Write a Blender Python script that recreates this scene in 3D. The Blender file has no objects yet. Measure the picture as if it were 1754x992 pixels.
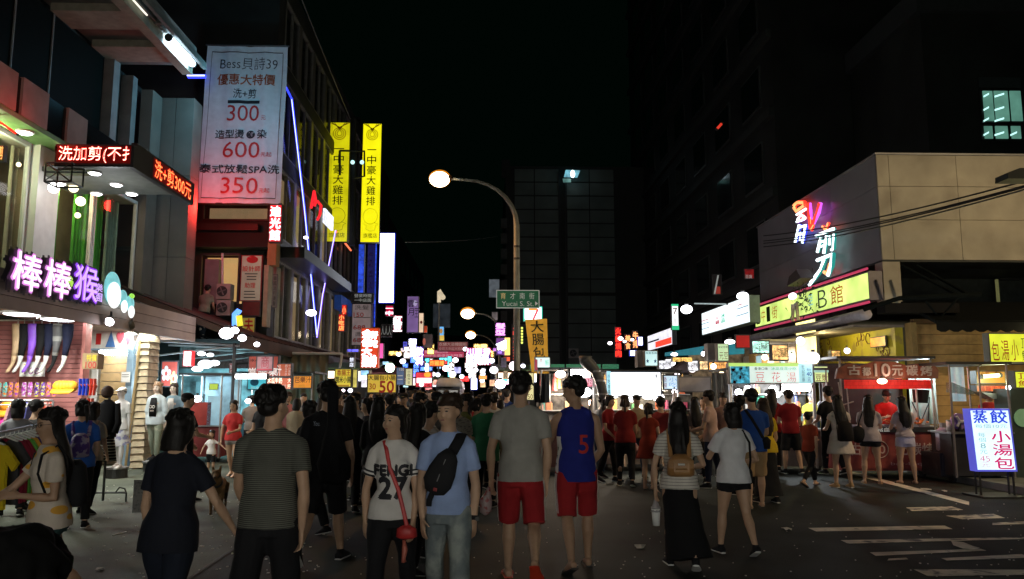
import bpy, math, random
import numpy as np
from mathutils import Vector, Matrix
from mathutils.bvhtree import BVHTree
random.seed(7)
S = bpy.context.scene
COL = S.collection
V = Vector
# ---------------------------------------------------------------- camera, world, exposure
F = 1350.0                      # focal length in photo pixels (1754 wide)
CAMH = 1.65
YAW = math.radians(1.56)
PIT = math.radians(7.55)
cd = bpy.data.cameras.new('camera')
cam = bpy.data.objects.new('camera', cd)
COL.objects.link(cam)
cd.sensor_width = 36
cd.lens = 36 * F / 1754
cd.clip_start = 0.05
cd.clip_end = 2000
cam.location = (0, 0, CAMH)
cam.rotation_euler = (math.pi / 2 + PIT, 0, -YAW)
S.camera = cam
w = bpy.data.worlds.new('World')
S.world = w
w.use_nodes = True
wn = w.node_tree.nodes
wl = w.node_tree.links
sky = wn.new('ShaderNodeTexSky')
sky.sky_type = 'NISHITA'
sky.sun_disc = False
sky.sun_elevation = math.radians(-6)
sky.sun_rotation = math.radians(150)
bg = wn['Background']
bg.inputs['Strength'].default_value = 0.012
wa = wn.new('ShaderNodeVectorMath')
wa.operation = 'ADD'
wa.inputs[1].default_value = (.02, .12, .07)      # faint city skyglow
wl.new(sky.outputs[0], wa.inputs[0])
wl.new(wa.outputs[0], bg.inputs['Color'])
S.view_settings.view_transform = 'Standard'
S.view_settings.look = 'None'
S.view_settings.exposure = 0
S.view_settings.gamma = 1
cy = S.cycles
cy.use_denoising = True
cy.max_bounces = 5
cy.diffuse_bounces = 2
cy.glossy_bounces = 2
cy.transmission_bounces = 3
cy.transparent_max_bounces = 8
cy.sample_clamp_indirect = 3
cy.caustics_reflective = False
cy.caustics_refractive = False
# ---------------------------------------------------------------- pixel helpers (photo pixel -> real point)
cR = V((math.cos(YAW), -math.sin(YAW), 0))
cF = V((math.sin(YAW) * math.cos(PIT), math.cos(YAW) * math.cos(PIT), math.sin(PIT)))
cU = cR.cross(cF)
C0 = V((0, 0, CAMH))
def ray(px, py):
 return cF + cR * ((px - 877) / F) + cU * ((496 - py) / F)
def W(px, py, Y):
 d = ray(px, py)
 return C0 + d * (Y / d.y)
def WX(px, py, X):
 d = ray(px, py)
 return C0 + d * (X / d.x)
def G(px, py):
 d = ray(px, py)
 return C0 + d * (-CAMH / d.z)
# ---------------------------------------------------------------- materials
MATS = {}
def mat(col, rough=.6, metal=0, emit=0, ecol=None, var=.12, scale=6, bump=.0, bscale=60, pat=None, col2=None, alpha=1, trans=0, spec=.5, key=None):
 k = (tuple(col), rough, metal, emit, tuple(ecol) if ecol else None, var, scale, bump, bscale, str(pat), tuple(col2) if col2 else None, alpha, trans, spec)
 if k in MATS:
  return MATS[k]
 m = bpy.data.materials.new(key or 'surface')
 m.use_nodes = True
 nt = m.node_tree
 N, L = nt.nodes, nt.links
 b = N['Principled BSDF']
 b.inputs['Roughness'].default_value = rough
 b.inputs['Metallic'].default_value = metal
 b.inputs['Alpha'].default_value = alpha
 b.inputs['Transmission Weight'].default_value = trans
 b.inputs['Specular IOR Level'].default_value = spec
 tc = N.new('ShaderNodeTexCoord')
 nz = N.new('ShaderNodeTexNoise')
 nz.inputs['Scale'].default_value = scale
 nz.inputs['Detail'].default_value = 5
 L.new(tc.outputs['Object'], nz.inputs['Vector'])
 c = col
 mr = N.new('ShaderNodeMapRange')
 mr.inputs[1].default_value = .3
 mr.inputs[2].default_value = .7
 mr.inputs[3].default_value = 1 - var * 1.6
 mr.inputs[4].default_value = 1 + var
 L.new(nz.outputs[0], mr.inputs[0])
 base = N.new('ShaderNodeRGB')
 base.outputs[0].default_value = (*c, 1)
 src = base.outputs[0]
 if pat:
  mx = N.new('ShaderNodeMix')
  mx.data_type = 'RGBA'
  mx.inputs[6].default_value = (*col, 1)
  mx.inputs[7].default_value = (*(col2 or (1, 1, 1)), 1)
  if pat[0] == 'stripe':      # ('stripe', axis, period, duty)
   sp = N.new('ShaderNodeSeparateXYZ')
   L.new(tc.outputs['Object'], sp.inputs[0])
   a = N.new('ShaderNodeMath'); a.operation = 'MULTIPLY'; a.inputs[1].default_value = 1 / pat[2]
   L.new(sp.outputs[pat[1]], a.inputs[0])
   f = N.new('ShaderNodeMath'); f.operation = 'FRACT'
   L.new(a.outputs[0], f.inputs[0])
   g = N.new('ShaderNodeMath'); g.operation = 'LESS_THAN'; g.inputs[1].default_value = pat[3]
   L.new(f.outputs[0], g.inputs[0])
   L.new(g.outputs[0], mx.inputs[0])
  elif pat[0] == 'spots':     # ('spots', scale, size)
   vo = N.new('ShaderNodeTexVoronoi')
   vo.inputs['Scale'].default_value = pat[1]
   mp = N.new('ShaderNodeMapping')
   mp.inputs['Scale'].default_value = (.7, .7, 1.5)
   mp.inputs['Rotation'].default_value = (.3, .4, .5)
   L.new(tc.outputs['Object'], mp.inputs[0])
   L.new(mp.outputs[0], vo.inputs['Vector'])
   g = N.new('ShaderNodeMath'); g.operation = 'LESS_THAN'; g.inputs[1].default_value = pat[2]
   L.new(vo.outputs['Distance'], g.inputs[0])
   L.new(g.outputs[0], mx.inputs[0])
  elif pat[0] == 'noise':     # ('noise', scale, lo, hi)
   n2 = N.new('ShaderNodeTexNoise')
   n2.inputs['Scale'].default_value = pat[1]
   n2.inputs['Detail'].default_value = 6
   L.new(tc.outputs['Object'], n2.inputs['Vector'])
   g = N.new('ShaderNodeMapRange')
   g.inputs[1].default_value = pat[2]
   g.inputs[2].default_value = pat[3]
   L.new(n2.outputs[0], g.inputs[0])
   L.new(g.outputs[0], mx.inputs[0])
  elif pat[0] == 'brick':     # ('brick', scale, bw, rh)
   br = N.new('ShaderNodeTexBrick')
   br.inputs['Scale'].default_value = pat[1]
   br.inputs['Brick Width'].default_value = pat[2]
   br.inputs['Row Height'].default_value = pat[3]
   br.inputs['Mortar Size'].default_value = .015
   br.inputs['Color1'].default_value = (*col, 1)
   br.inputs['Color2'].default_value = (*[x * .85 for x in col], 1)
   br.inputs['Mortar'].default_value = (*(col2 or (0, 0, 0)), 1)
   sp = N.new('ShaderNodeSeparateXYZ'); cb = N.new('ShaderNodeCombineXYZ')
   ad = N.new('ShaderNodeMath')
   L.new(tc.outputs['Object'], sp.inputs[0])
   L.new(sp.outputs[0], ad.inputs[0]); L.new(sp.outputs[1], ad.inputs[1])
   L.new(ad.outputs[0], cb.inputs[0]); L.new(sp.outputs[2], cb.inputs[1])
   L.new(cb.outputs[0], br.inputs['Vector'])
   mx = None
   src = br.outputs[0]
  if mx:
   src = mx.outputs[2]
 mul = N.new('ShaderNodeVectorMath')
 mul.operation = 'SCALE'
 L.new(src, mul.inputs[0])
 L.new(mr.outputs[0], mul.inputs['Scale'])
 L.new(mul.outputs[0], b.inputs['Base Color'])
 if emit:
  b.inputs['Emission Strength'].default_value = emit
  if ecol:
   b.inputs['Emission Color'].default_value = (*ecol, 1)
  else:
   L.new(mul.outputs[0], b.inputs['Emission Color'])
 if bump:
  n3 = N.new('ShaderNodeTexNoise')
  n3.inputs['Scale'].default_value = bscale
  n3.inputs['Detail'].default_value = 4
  L.new(tc.outputs['Object'], n3.inputs['Vector'])
  bp = N.new('ShaderNodeBump')
  bp.inputs['Strength'].default_value = bump
  bp.inputs['Distance'].default_value = .01
  L.new(n3.outputs[0], bp.inputs['Height'])
  L.new(bp.outputs[0], b.inputs['Normal'])
 MATS[k] = m
 return m
def glow(col, s=1.0, var=.04, scale=3):
 """self-lit surface"""
 return mat([min(c, .8) * .6 for c in col], rough=.5, emit=s, ecol=col if var == 0 else None, var=var, scale=scale) if var == 0 else _glow(col, s, var, scale)
def _glow(col, s, var, scale):
 k = ('glow', tuple(col), s, var, scale)
 if k in MATS:
  return MATS[k]
 m = mat([.4 * c + .02 for c in col], rough=.35, emit=s, ecol=col, var=var + .0001 * len(MATS), scale=scale)
 nt = m.node_tree
 b = nt.nodes['Principled BSDF']
 nz = nt.nodes.new('ShaderNodeTexNoise')
 nz.inputs['Scale'].default_value = scale
 mr = nt.nodes.new('ShaderNodeMapRange')
 mr.inputs[1].default_value = .3
 mr.inputs[2].default_value = .7
 mr.inputs[3].default_value = s * (1 - var * 2)
 mr.inputs[4].default_value = s * (1 + var)
 nt.links.new(nt.nodes['Texture Coordinate'].outputs['Object'], nz.inputs['Vector'])
 nt.links.new(nz.outputs[0], mr.inputs[0])
 nt.links.new(mr.outputs[0], b.inputs['Emission Strength'])
 MATS[k] = m
 return m
# ---------------------------------------------------------------- objects
ORG = {}
def tag(o, label=None, cat=None, group=None, kind=None):
 if label: o['label'] = label
 if cat: o['category'] = cat
 if group: o['group'] = group
 if kind: o['kind'] = kind
 return o
def thing(name, label, cat, loc=(0, 0, 0), group=None, rz=0):
 o = bpy.data.objects.new(name, None)
 o.empty_display_size = .1
 COL.objects.link(o)
 o.location = loc
 o.rotation_euler = (0, 0, rz)
 ORG[o] = V(loc) if rz == 0 else V((0, 0, 0))
 return tag(o, label, cat, group)
def copy_tree(o, parent=None, mats=None):
 c = o.copy()
 COL.objects.link(c)
 c.parent = parent
 if mats and o.data and o.name.split('.')[0] in mats:
  c.material_slots[0].link = 'OBJECT'
  c.material_slots[0].material = mats[o.name.split('.')[0]]
 ORG[c] = ORG.get(o, V((0, 0, 0)))
 for ch in list(o.children):
  copy_tree(ch, c, mats)
 return c
class MB:
 def __init__(s):
  s.v = []; s.f = []
 def quad(s, a, b, c, d):
  n = len(s.v); s.v += [V(a), V(b), V(c), V(d)]; s.f.append((n, n + 1, n + 2, n + 3)); return s
 def box(s, x0, y0, z0, x1, y1, z1):
  x0, x1 = min(x0, x1), max(x0, x1); y0, y1 = min(y0, y1), max(y0, y1); z0, z1 = min(z0, z1), max(z0, z1)
  n = len(s.v)
  s.v += [V(p) for p in ((x0, y0, z0), (x1, y0, z0), (x1, y1, z0), (x0, y1, z0), (x0, y0, z1), (x1, y0, z1), (x1, y1, z1), (x0, y1, z1))]
  s.f += [tuple(n + i for i in q) for q in ((3, 2, 1, 0), (4, 5, 6, 7), (0, 1, 5, 4), (1, 2, 6, 5), (2, 3, 7, 6), (3, 0, 4, 7))]
  return s
 def obox(s, o, R, U, N, w, h, d):
  """box from corner o spanning w along R, h along U, d along N"""
  n = len(s.v)
  o, R, U, N = V(o), V(R) * w, V(U) * h, V(N) * d
  s.v += [o, o + R, o + R + N, o + N, o + U, o + R + U, o + R + N + U, o + N + U]
  fs = ((3, 2, 1, 0), (4, 5, 6, 7), (0, 1, 5, 4), (1, 2, 6, 5), (2, 3, 7, 6), (3, 0, 4, 7))
  if R.cross(N).dot(U) < 0:
   fs = [q[::-1] for q in fs]
  s.f += [tuple(n + i for i in q) for q in fs]
  return s
 def tube(s, pts, rad, side=None, n=10, cap=True):
  pts = [V(p) for p in pts]
  if not isinstance(rad, (list, tuple)):
   rad = [rad] * len(pts)
  base = len(s.v)
  prev = None
  for i, p in enumerate(pts):
   t = (pts[min(i + 1, len(pts) - 1)] - pts[max(i - 1, 0)])
   t = t.normalized() if t.length > 1e-9 else V((0, 0, 1))
   sd = V(side) if side is not None else (prev if prev is not None else (V((1, 0, 0)) if abs(t.x) < .9 else V((0, 1, 0))))
   a = sd - t * sd.dot(t)
   if a.length < 1e-5:
    a = t.orthogonal()
   a.normalize()
   prev = a
   b = t.cross(a)
   r = rad[i]
   rx, ry = r if isinstance(r, (list, tuple)) else (r, r)
   for k in range(n):
    g = 2 * math.pi * k / n
    s.v.append(p + a * (rx * math.cos(g)) + b * (ry * math.sin(g)))
  for i in range(len(pts) - 1):
   for k in range(n):
    a0 = base + i * n + k; a1 = base + i * n + (k + 1) % n
    s.f.append((a0, a1, a1 + n, a0 + n))
  if cap:
   s.f.append(tuple(base + k for k in range(n - 1, -1, -1)))
   e = base + (len(pts) - 1) * n
   s.f.append(tuple(e + k for k in range(n)))
  return s
 def ball(s, c, r, n=12, m=8, M=None):
  c = V(c)
  r = r if isinstance(r, (list, tuple)) else (r, r, r)
  b = len(s.v)
  P = lambda a, g: V((r[0] * math.sin(a) * math.cos(g), r[1] * math.sin(a) * math.sin(g), r[2] * math.cos(a)))
  for i in range(1, m):
   for k in range(n):
    q = P(math.pi * i / m, 2 * math.pi * k / n)
    s.v.append(c + (M @ q if M else q))
  t = len(s.v); q = V((0, 0, r[2])); s.v.append(c + (M @ q if M else q)); s.v.append(c - (M @ q if M else q))
  for i in range(m - 2):
   for k in range(n):
    a0 = b + i * n + k; a1 = b + i * n + (k + 1) % n
    s.f.append((a0, a0 + n, a1 + n, a1))
  for k in range(n):
   s.f.append((t, b + k, b + (k + 1) % n))
   e = b + (m - 2) * n
   s.f.append((t + 1, e + (k + 1) % n, e + k))
  return s
 def poly(s, pts, N, d):
  """extruded polygon"""
  pts = [V(p) for p in pts]; n = len(pts); b = len(s.v); N = V(N) * d
  s.v += pts + [p + N for p in pts]
  s.f.append(tuple(b + i for i in range(n - 1, -1, -1)))
  s.f.append(tuple(b + n + i for i in range(n)))
  for i in range(n):
   j = (i + 1) % n
   s.f.append((b + i, b + j, b + n + j, b + n + i))
  return s
 def build(s, name, m, parent=None, smooth=False, kind=None):
  me = bpy.data.meshes.new(name)
  o0 = ORG.get(parent, V((0, 0, 0))) if parent else V((0, 0, 0))
  me.from_pydata([tuple(p - o0) for p in s.v], [], s.f)
  me.materials.append(m)
  if smooth:
   me.shade_smooth()
  o = bpy.data.objects.new(name, me)
  COL.objects.link(o)
  if parent:
   o.parent = parent
  ORG[o] = o0
  if kind: o['kind'] = kind
  return o
def solo(mb, name, m, label, cat, group=None, smooth=False):
 """a thing that is one mesh; origin moved to its lowest middle"""
 xs = [p.x for p in mb.v]; ys = [p.y for p in mb.v]; zs = [p.z for p in mb.v]
 c = V(((min(xs) + max(xs)) / 2, (min(ys) + max(ys)) / 2, min(zs)))
 mb.v = [p - c for p in mb.v]
 o = mb.build(name, m, None, smooth)
 o.location = c
 ORG[o] = c
 return tag(o, label, cat, group)
def struct(mb, name, m, parent=None, smooth=False):
 o = mb.build(name, m, parent, smooth)
 if not parent: o['kind'] = 'structure'
 return o
# ---------------------------------------------------------------- lettering
TC = {}
def tmesh(t, off=0.0, font=None):
 k = (t, off)
 if k in TC: return TC[k]
 cu = bpy.data.curves.new('lettering_curve', 'FONT')
 cu.body = t; cu.size = 1; cu.offset = off; cu.resolution_u = 3
 ob = bpy.data.objects.new('lettering_curve', cu)
 me = ob.to_mesh()
 vs = np.zeros(len(me.vertices) * 3); me.vertices.foreach_get('co', vs); vs = vs.reshape(-1, 3)
 fs = [tuple(p.vertices) for p in me.polygons]
 ob.to_mesh_clear()
 bpy.data.objects.remove(ob); bpy.data.curves.remove(cu)
 if len(vs):
  lo = vs.min(0); hi = vs.max(0)
  sz = np.maximum(hi - lo, 1e-4)
  if t == '一': lo[1] -= .4; sz[1] = .9
  vs = (vs - lo) / np.array([sz[0], sz[1], 1])
 TC[k] = (vs[:, :2] if len(vs) else vs, fs)
 return TC[k]
class Fr:
 """a flat frame in the scene: corner o, right R, up U, size w x h, outward normal"""
 def __init__(s, o, R, U, w, h):
  s.o, s.R, s.U, s.w, s.h = V(o), V(R).normalized(), V(U).normalized(), w, h
  s.N = s.R.cross(s.U)
 def p(s, x, y, d=0):
  return s.o + s.R * (s.w * x) + s.U * (s.h * y) + s.N * d
def front(x0, y0, x1, y1, Y):
 a = W(x0, y1, Y); b = W(x1, y0, Y)
 return Fr(a, (1, 0, 0), (0, 0, 1), b.x - a.x, b.z - a.z)
def frontc(x0, y0, x1, y1, Y, ang):
 """turned about the vertical through its middle by ang degrees"""
 f = front(x0, y0, x1, y1, Y)
 c = f.p(.5, 0)
 a = math.radians(ang)
 R = V((math.cos(a), math.sin(a), 0))
 return Fr(c - R * (f.w / 2), R, (0, 0, 1), f.w, f.h)
def sideL(X, y0, y1, z0, z1):
 """frame on a plane X=const of the left side, read from the street (normal +x)"""
 return Fr((X, y0, z0), (0, 1, 0), (0, 0, 1), y1 - y0, z1 - z0)
def sideR(X, y0, y1, z0, z1):
 return Fr((X, y1, z0), (0, -1, 0), (0, 0, 1), y1 - y0, z1 - z0)
def letters(mb, fr, t, x0, y0, x1, y1, off=0.0, d=.01, vert=False, tilt=0):
 if vert:
  n = len(t)
  for i, ch in enumerate(t):
   h = (y1 - y0) / n
   if ch != ' ': letters(mb, fr, ch, x0, y1 - h * (i + .93), x1, y1 - h * (i + .07), off, d)
  return mb
 vs, fs = tmesh(t, min(off, 0))
 for k, (u, v) in enumerate(((0, 0), (1, .3), (-1, -.3), (.3, -1), (-.3, 1)) if off > .004 else ((0, 0),)):
  b = len(mb.v); u *= off * .8 / max(1, len(t)); v *= off * .8
  for x, y in vs:
   mb.v.append(fr.p(x0 + (x1 - x0) * (x + u), y0 + (y1 - y0) * (y + v), d + .0005 * k))
  mb.f += [tuple(b + i for i in f) for f in fs]
 return mb
def sign(name, label, fr, cat='sign', depth=.14, face=None, case=None, texts=(), group=None, border=.03, parent=None, legs=None):
 """box sign: casing > face > lettering, each colour of letters its own mesh. texts: (string, x0,y0,x1,y1, material, bold, vertical)"""
 base = fr.p(.5, 0, -depth / 2)
 t = thing(name, label, cat, base, group)
 case = case or MCASE
 MB().obox(fr.p(0, 0, -depth), fr.R, fr.U, fr.N, fr.w, fr.h, depth).build('casing', case, t)
 b = min(border, fr.w * .08, fr.h * .08)
 fc = MB().obox(fr.p(0, 0, -.01) + fr.R * b + fr.U * b, fr.R, fr.U, fr.N, fr.w - 2 * b, fr.h - 2 * b, .016).build('face', face, t)
 by = {}
 for e in texts:
  e = list(e) + [0.0, False][len(e) - 6:] if len(e) < 8 else e
  by.setdefault(e[5], []).append(e)
 for k, (m, es) in enumerate(by.items()):
  mb = MB()
  for e in es:
   if e[0] == '#':      # a printed bar
    mb.obox(fr.p(e[1], e[2], .009), fr.R, fr.U, fr.N, (e[3] - e[1]) * fr.w, (e[4] - e[2]) * fr.h, .002)
   elif e[0] == '@':    # a printed disc
    mb.tube([fr.p((e[1] + e[3]) / 2, (e[2] + e[4]) / 2, .009), fr.p((e[1] + e[3]) / 2, (e[2] + e[4]) / 2, .011)], [((e[3] - e[1]) * fr.w / 2, (e[4] - e[2]) * fr.h / 2)] * 2, side=fr.R, n=20)
   else:
    letters(mb, fr, e[0], e[1], e[2], e[3], e[4], e[6], .013 + .002 * k, e[7])
  mb.build('lettering', m, t)
 return t
MCASE = mat((.05, .05, .055), .5, key='dark casing')
# ---------------------------------------------------------------- people
FIN = []          # (object, voxel, wrinkle)
AFTER = []
rad = math.radians
def rx(a): return Matrix.Rotation(a, 3, 'X')
def rz(a): return Matrix.Rotation(a, 3, 'Z')
SKIN = mat((.50, .31, .20), .55, var=.06, scale=12, key='skin')
SKIN2 = mat((.40, .24, .15), .55, var=.06, scale=12, key='tanned skin')
HAIR = mat((.010, .008, .007), .55, var=.3, scale=40, bump=.25, bscale=160, spec=.3, key='black hair')
HAIRB = mat((.03, .017, .010), .55, var=.3, scale=40, bump=.25, bscale=160, spec=.3, key='brown hair')
EYE = mat((.01, .008, .008), .3, key='eye'); LIP = mat((.30, .10, .09), .5, key='lip')
def cloth(c, **k):
 k.setdefault('bump', .25); k.setdefault('bscale', 90); k.setdefault('var', .1)
 return mat(c, .85, key='cloth', spec=.2, **k)
SOLE = mat((.6, .6, .58), .7, key='sole'); BLK = cloth((.012, .012, .014)); DRUB = mat((.03, .03, .03), .6, key='rubber')
def hand(mb, wr, u, th, H, curl, gr=0):
 u = u.normalized(); th = (th - u * th.dot(u)).normalized(); n = u.cross(th)
 if gr: n = -n
 mb.tube([wr - u * .01 * H, wr + u * .02 * H, wr + u * .05 * H, wr + u * .058 * H], [(.014 * H, .010 * H), (.021 * H, .011 * H), (.024 * H, .009 * H), (.021 * H, .007 * H)], side=th, n=10)
 for i, (l, o) in enumerate(((.040, .019), (.045, .0065), (.042, -.0065), (.033, -.019))):
  p = wr + u * .053 * H + th * o * H
  pts = [p]; a = rad(curl * .35)
  d = u + th * (o * 3.5)
  for s in range(3):
   q = (d.normalized() * math.cos(a) + n * math.sin(a)); p = p + q * (l * H * (.45, .32, .26)[s]); pts.append(p); a += rad(curl * (.5 + .08 * i))
  mb.tube(pts, [.0052 * H, .0049 * H, .0045 * H, .0036 * H], n=7)
 p = wr + u * .012 * H + th * .014 * H
 mb.tube([p, p + (u * .55 + th * .7 + n * .1) * .026 * H, p + (u * 1.15 + th * 1.05 + n * .35) * .030 * H + n * rad(curl) * .006 * H], [.0075 * H, .006 * H, .0045 * H], n=7)
def person(label, loc, H=1.7, yaw=0, sex='m', pose=None, top=('tee', None), bot=('pants', None), hair=('short', None), shoe=('shoe', None), skin=None, vox=.012, group=None, glasses=False, belly=0, name='person', hairm=None):
 """facing +Y turned by yaw degrees about z; right side of the person = +X"""
 P = dict(L=(8, 2, 5), R=(-8, 2, 12), AL=(5, 8, 15, 3), AR=(-5, 8, 15, 3), lean=2, twist=0, head=(0, 0), curl=35, side=0)
 P.update(pose or {})
 skin = skin or SKIN
 root = thing(name, label, name if name in ('mannequin',) else 'person', (0, 0, 0), group)
 f = sex == 'f'
 # legs
 J = {}
 for s, k in ((-1, 'L'), (1, 'R')):
  a, o, kn = P[k]
  hip = V((s * .052 * H * (.6 + .4 * P.get('w', 1)), 0, .50 * H))
  th = V((s * math.sin(rad(o)), math.sin(rad(a)) * math.cos(rad(o)), -math.cos(rad(a)) * math.cos(rad(o))))
  b = a - kn
  sh = V((s * math.sin(rad(o * .6)), math.sin(rad(b)), -math.cos(rad(b)))).normalized()
  knee = hip + th * .235 * H
  ank = knee + sh * .222 * H
  fp = 0 if b > -18 else min(55, (-b - 10) * 1.0)     # heel lifts as the shank leans back
  if len(P.get('foot', ())) : fp = P['foot'][0 if s < 0 else 1]
  ff = V((s * .12, math.cos(rad(fp)), -math.sin(rad(fp)))).normalized()
  fu = V((0, math.sin(rad(fp)), math.cos(rad(fp))))
  J[k] = (hip, knee, ank, ff, fu)
 lo = 9
 for k in 'LR':
  hip, knee, ank, ff, fu = J[k]
  lo = min(lo, (ank - fu * .045 * H).z, (ank - fu * .045 * H + ff * .1 * H).z)
 dz = V((0, 0, -lo))
 for k in 'LR':
  hip, knee, ank, ff, fu = J[k]
  J[k] = (hip + dz, knee + dz, ank + dz, ff, fu)
 hc = V((0, 0, .50 * H)) + dz
 Mu = rz(rad(P['twist'])) @ Matrix.Rotation(rad(P['side']), 3, 'Y') @ rx(-rad(P['lean']))
 def U(p):
  return hc + Mu @ (V(p) * H - V((0, 0, .50 * H)))
 WF = P.get('w', 1); sw = (.094 if f else .106) * WF
 wa, hi, ch = (.070, .100, .084) if f else (.080 + belly * .4, .093, .094)
 wd = .055 + belly; wa *= WF; hi *= .5 + WF * .5; ch *= WF
 tors = [(.478, .060, .050), (.50, hi - .004, .066 + (.006 if f else 0)), (.54, hi, .070), (.62, wa, wd), (.70, ch, .062 + belly * .4), (.755, ch + .003, .061), (.785, (.096 if not f else .086) * WF, .052), (.808, .078, .043), (.826, .052, .037), (.842, .036, .033)]
 bod = MB()
 X = V((1, 0, 0)); XU = Mu @ X
 tp = lambda z, y=0: U((0, y, z))
 bod.tube([tp(z, -.004 if z < .6 else .0) for z, a, b in tors], [(a * H * (.9 if z < .8 else 1), b * H * (.86 if z < .8 else 1)) for z, a, b in tors], side=XU, n=18)
 bod.tube([tp(.82, -.008), tp(.85, -.002), tp(.885, .006)], [.040 * H, .0335 * H, .032 * H], n=12)
 if f:
  for s in (-1, 1): bod.ball(U((s * .036, .034, .725)), .034 * H, 10, 7)
 for k in 'LR':
  hip, knee, ank, ff, fu = J[k]
  m1 = hip.lerp(knee, .5); c1 = knee.lerp(ank, .32) - V((0, .006 * H, 0))
  lt = 1.06 if f else 1
  bod.tube([hip + V((0, 0, .02 * H)), hip.lerp(knee, .15), m1, knee, c1, knee.lerp(ank, .7), ank], [.052 * H * lt, .052 * H * lt, .043 * H * lt, .030 * H, .033 * H, .023 * H, .0185 * H], side=X, n=12)
  bod.ball(knee, .030 * H, 8, 6)
  pts = [(-.027, .027, .018, .018), (.01, .021, .021, .024), (.05, .029, .024, .016), (.085, .035, .025, .010), (.104, .037, .017, .008)]
  bod.tube([ank + ff * (a * H) - fu * (b * H) for a, b, c, d in pts], [(c * H, d * H) for a, b, c, d in pts], side=X, n=10)
 A = {}
 for s, k in ((-1, 'AL'), (1, 'AR')):
  a, o, e, i = P[k]
  sh = U((s * sw, -.004, .776))
  up = V((s * math.sin(rad(o)), math.sin(rad(a)) * math.cos(rad(o)), -math.cos(rad(a)) * math.cos(rad(o))))
  b = a + e
  fo = V((-s * math.sin(rad(i)), math.sin(rad(b)) * math.cos(rad(i)), -math.cos(rad(b)) * math.cos(rad(i))))
  up = Mu @ up; fo = Mu @ fo
  el = sh + up * .168 * H; wr = el + fo * .142 * H
  A[k] = (sh, el, wr, fo)
  ar = .9 if f else 1
  bod.tube([sh + V((-s * .02 * H, 0, 0)) + V((0, 0, .004 * H)), sh, sh.lerp(el, .3), sh.lerp(el, .7), el, el.lerp(wr, .3), el.lerp(wr, .7), wr], [.023 * H, .027 * H * ar, .027 * H * ar, .0235 * H * ar, .0215 * H * ar, .0235 * H * ar, .0175 * H * ar, .0145 * H * ar], n=10)
  bod.ball(sh, .026 * H * ar, 8, 6); bod.tube([U((s * .02, -.004, .838)), U((s * .055, -.004, .808)), sh], [.016 * H, .022 * H, .026 * H * ar], n=8)
  tv = V((-s, 0, 0)) * .5 + V((0, 1, 0)); tv = Mu @ tv
  if abs(math.sin(rad(b))) > .6: tv = Mu @ V((-s * .5, -.3, 1))
  hand(bod, wr, fo, tv, H, P['curl'], gr=s > 0)
 # head
 hy, hp = P['head']
 hz = .868; piv = U((0, 0, .867))
 Mh = Mu @ rz(rad(hy)) @ rx(rad(hp))
 hs = 1.0 if H > 1.2 else 1.35
 def Hd(x, y, z):   # head coordinates: chin at z=0, crown .132
  return piv + Mh @ (V((x, y, z)) * H * hs)
 hr = [(-.002, .030, .012, .010), (.008, .024, .026, .024), (.022, .016, .034, .036), (.042, .008, .040, .046), (.062, .002, .0435, .0525), (.085, -.003, .0445, .0555), (.106, -.006, .039, .048), (.122, -.008, .026, .033), (.131, -.008, .010, .013)]
 bod.tube([Hd(0, b + .004, a) for a, b, c, d in hr], [(c * H * hs, d * H * hs) for a, b, c, d in hr], side=Mh @ X, n=16)
 bod.tube([Hd(0, .0515, .064), Hd(0, .0585, .050), Hd(0, .0605, .043), Hd(0, .053, .038)], [.004 * H, .0055 * H, .0068 * H, .004 * H], n=8)
 for s in (-1, 1):
  bod.ball(Hd(s * .0455, -.004, .056), (.006 * H * hs, .011 * H * hs, .017 * H * hs), 8, 6, Mh)
  bod.ball(Hd(s * .020, .036, .042), .019 * H * hs, 10, 8)
 b = bod.build('body', skin, root, True)
 FIN.append((b, min(vox, .011) if vox < .014 else vox * .8, 0))
 if vox < .025:
  for s in (-1, 1):
   MB().ball(Hd(s * .0185, .0545, .0625), (.0080 * H, .004 * H, .0032 * H), 8, 6, Mh).build('eye', EYE, root, True)
   MB().tube([Hd(s * .009, .0565, .0725), Hd(s * .019, .0565, .0755), Hd(s * .030, .050, .0725)], .0013 * H, n=5).build('eyebrow', HAIR, root)
  MB().ball(Hd(0, .0575, .0245), (.0115 * H, .0045 * H, .0030 * H), 8, 6, Mh).build('mouth', LIP, root, True)
 if glasses:
  g = MB()
  for s in (-1, 1):
   g.tube([Hd(s * .0195 + .013 * math.cos(t), .060, .0625 + .009 * math.sin(t)) for t in [i * math.pi / 6 for i in range(13)]], .0012 * H, n=5)
   g.tube([Hd(s * .034, .058, .064), Hd(s * .046, 0, .064)], .0012 * H, n=5)
  g.tube([Hd(-.006, .061, .064), Hd(.006, .061, .064)], .0012 * H, n=5)
  g.build('glasses', DRUB, root)
 # hair
 hk, hm = hair; hm = hm or hairm or HAIR
 R = random.Random(hash(label) & 0xffff if False else len(label) * 31 + int(H * 1000))
 hb = MB()
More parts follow.
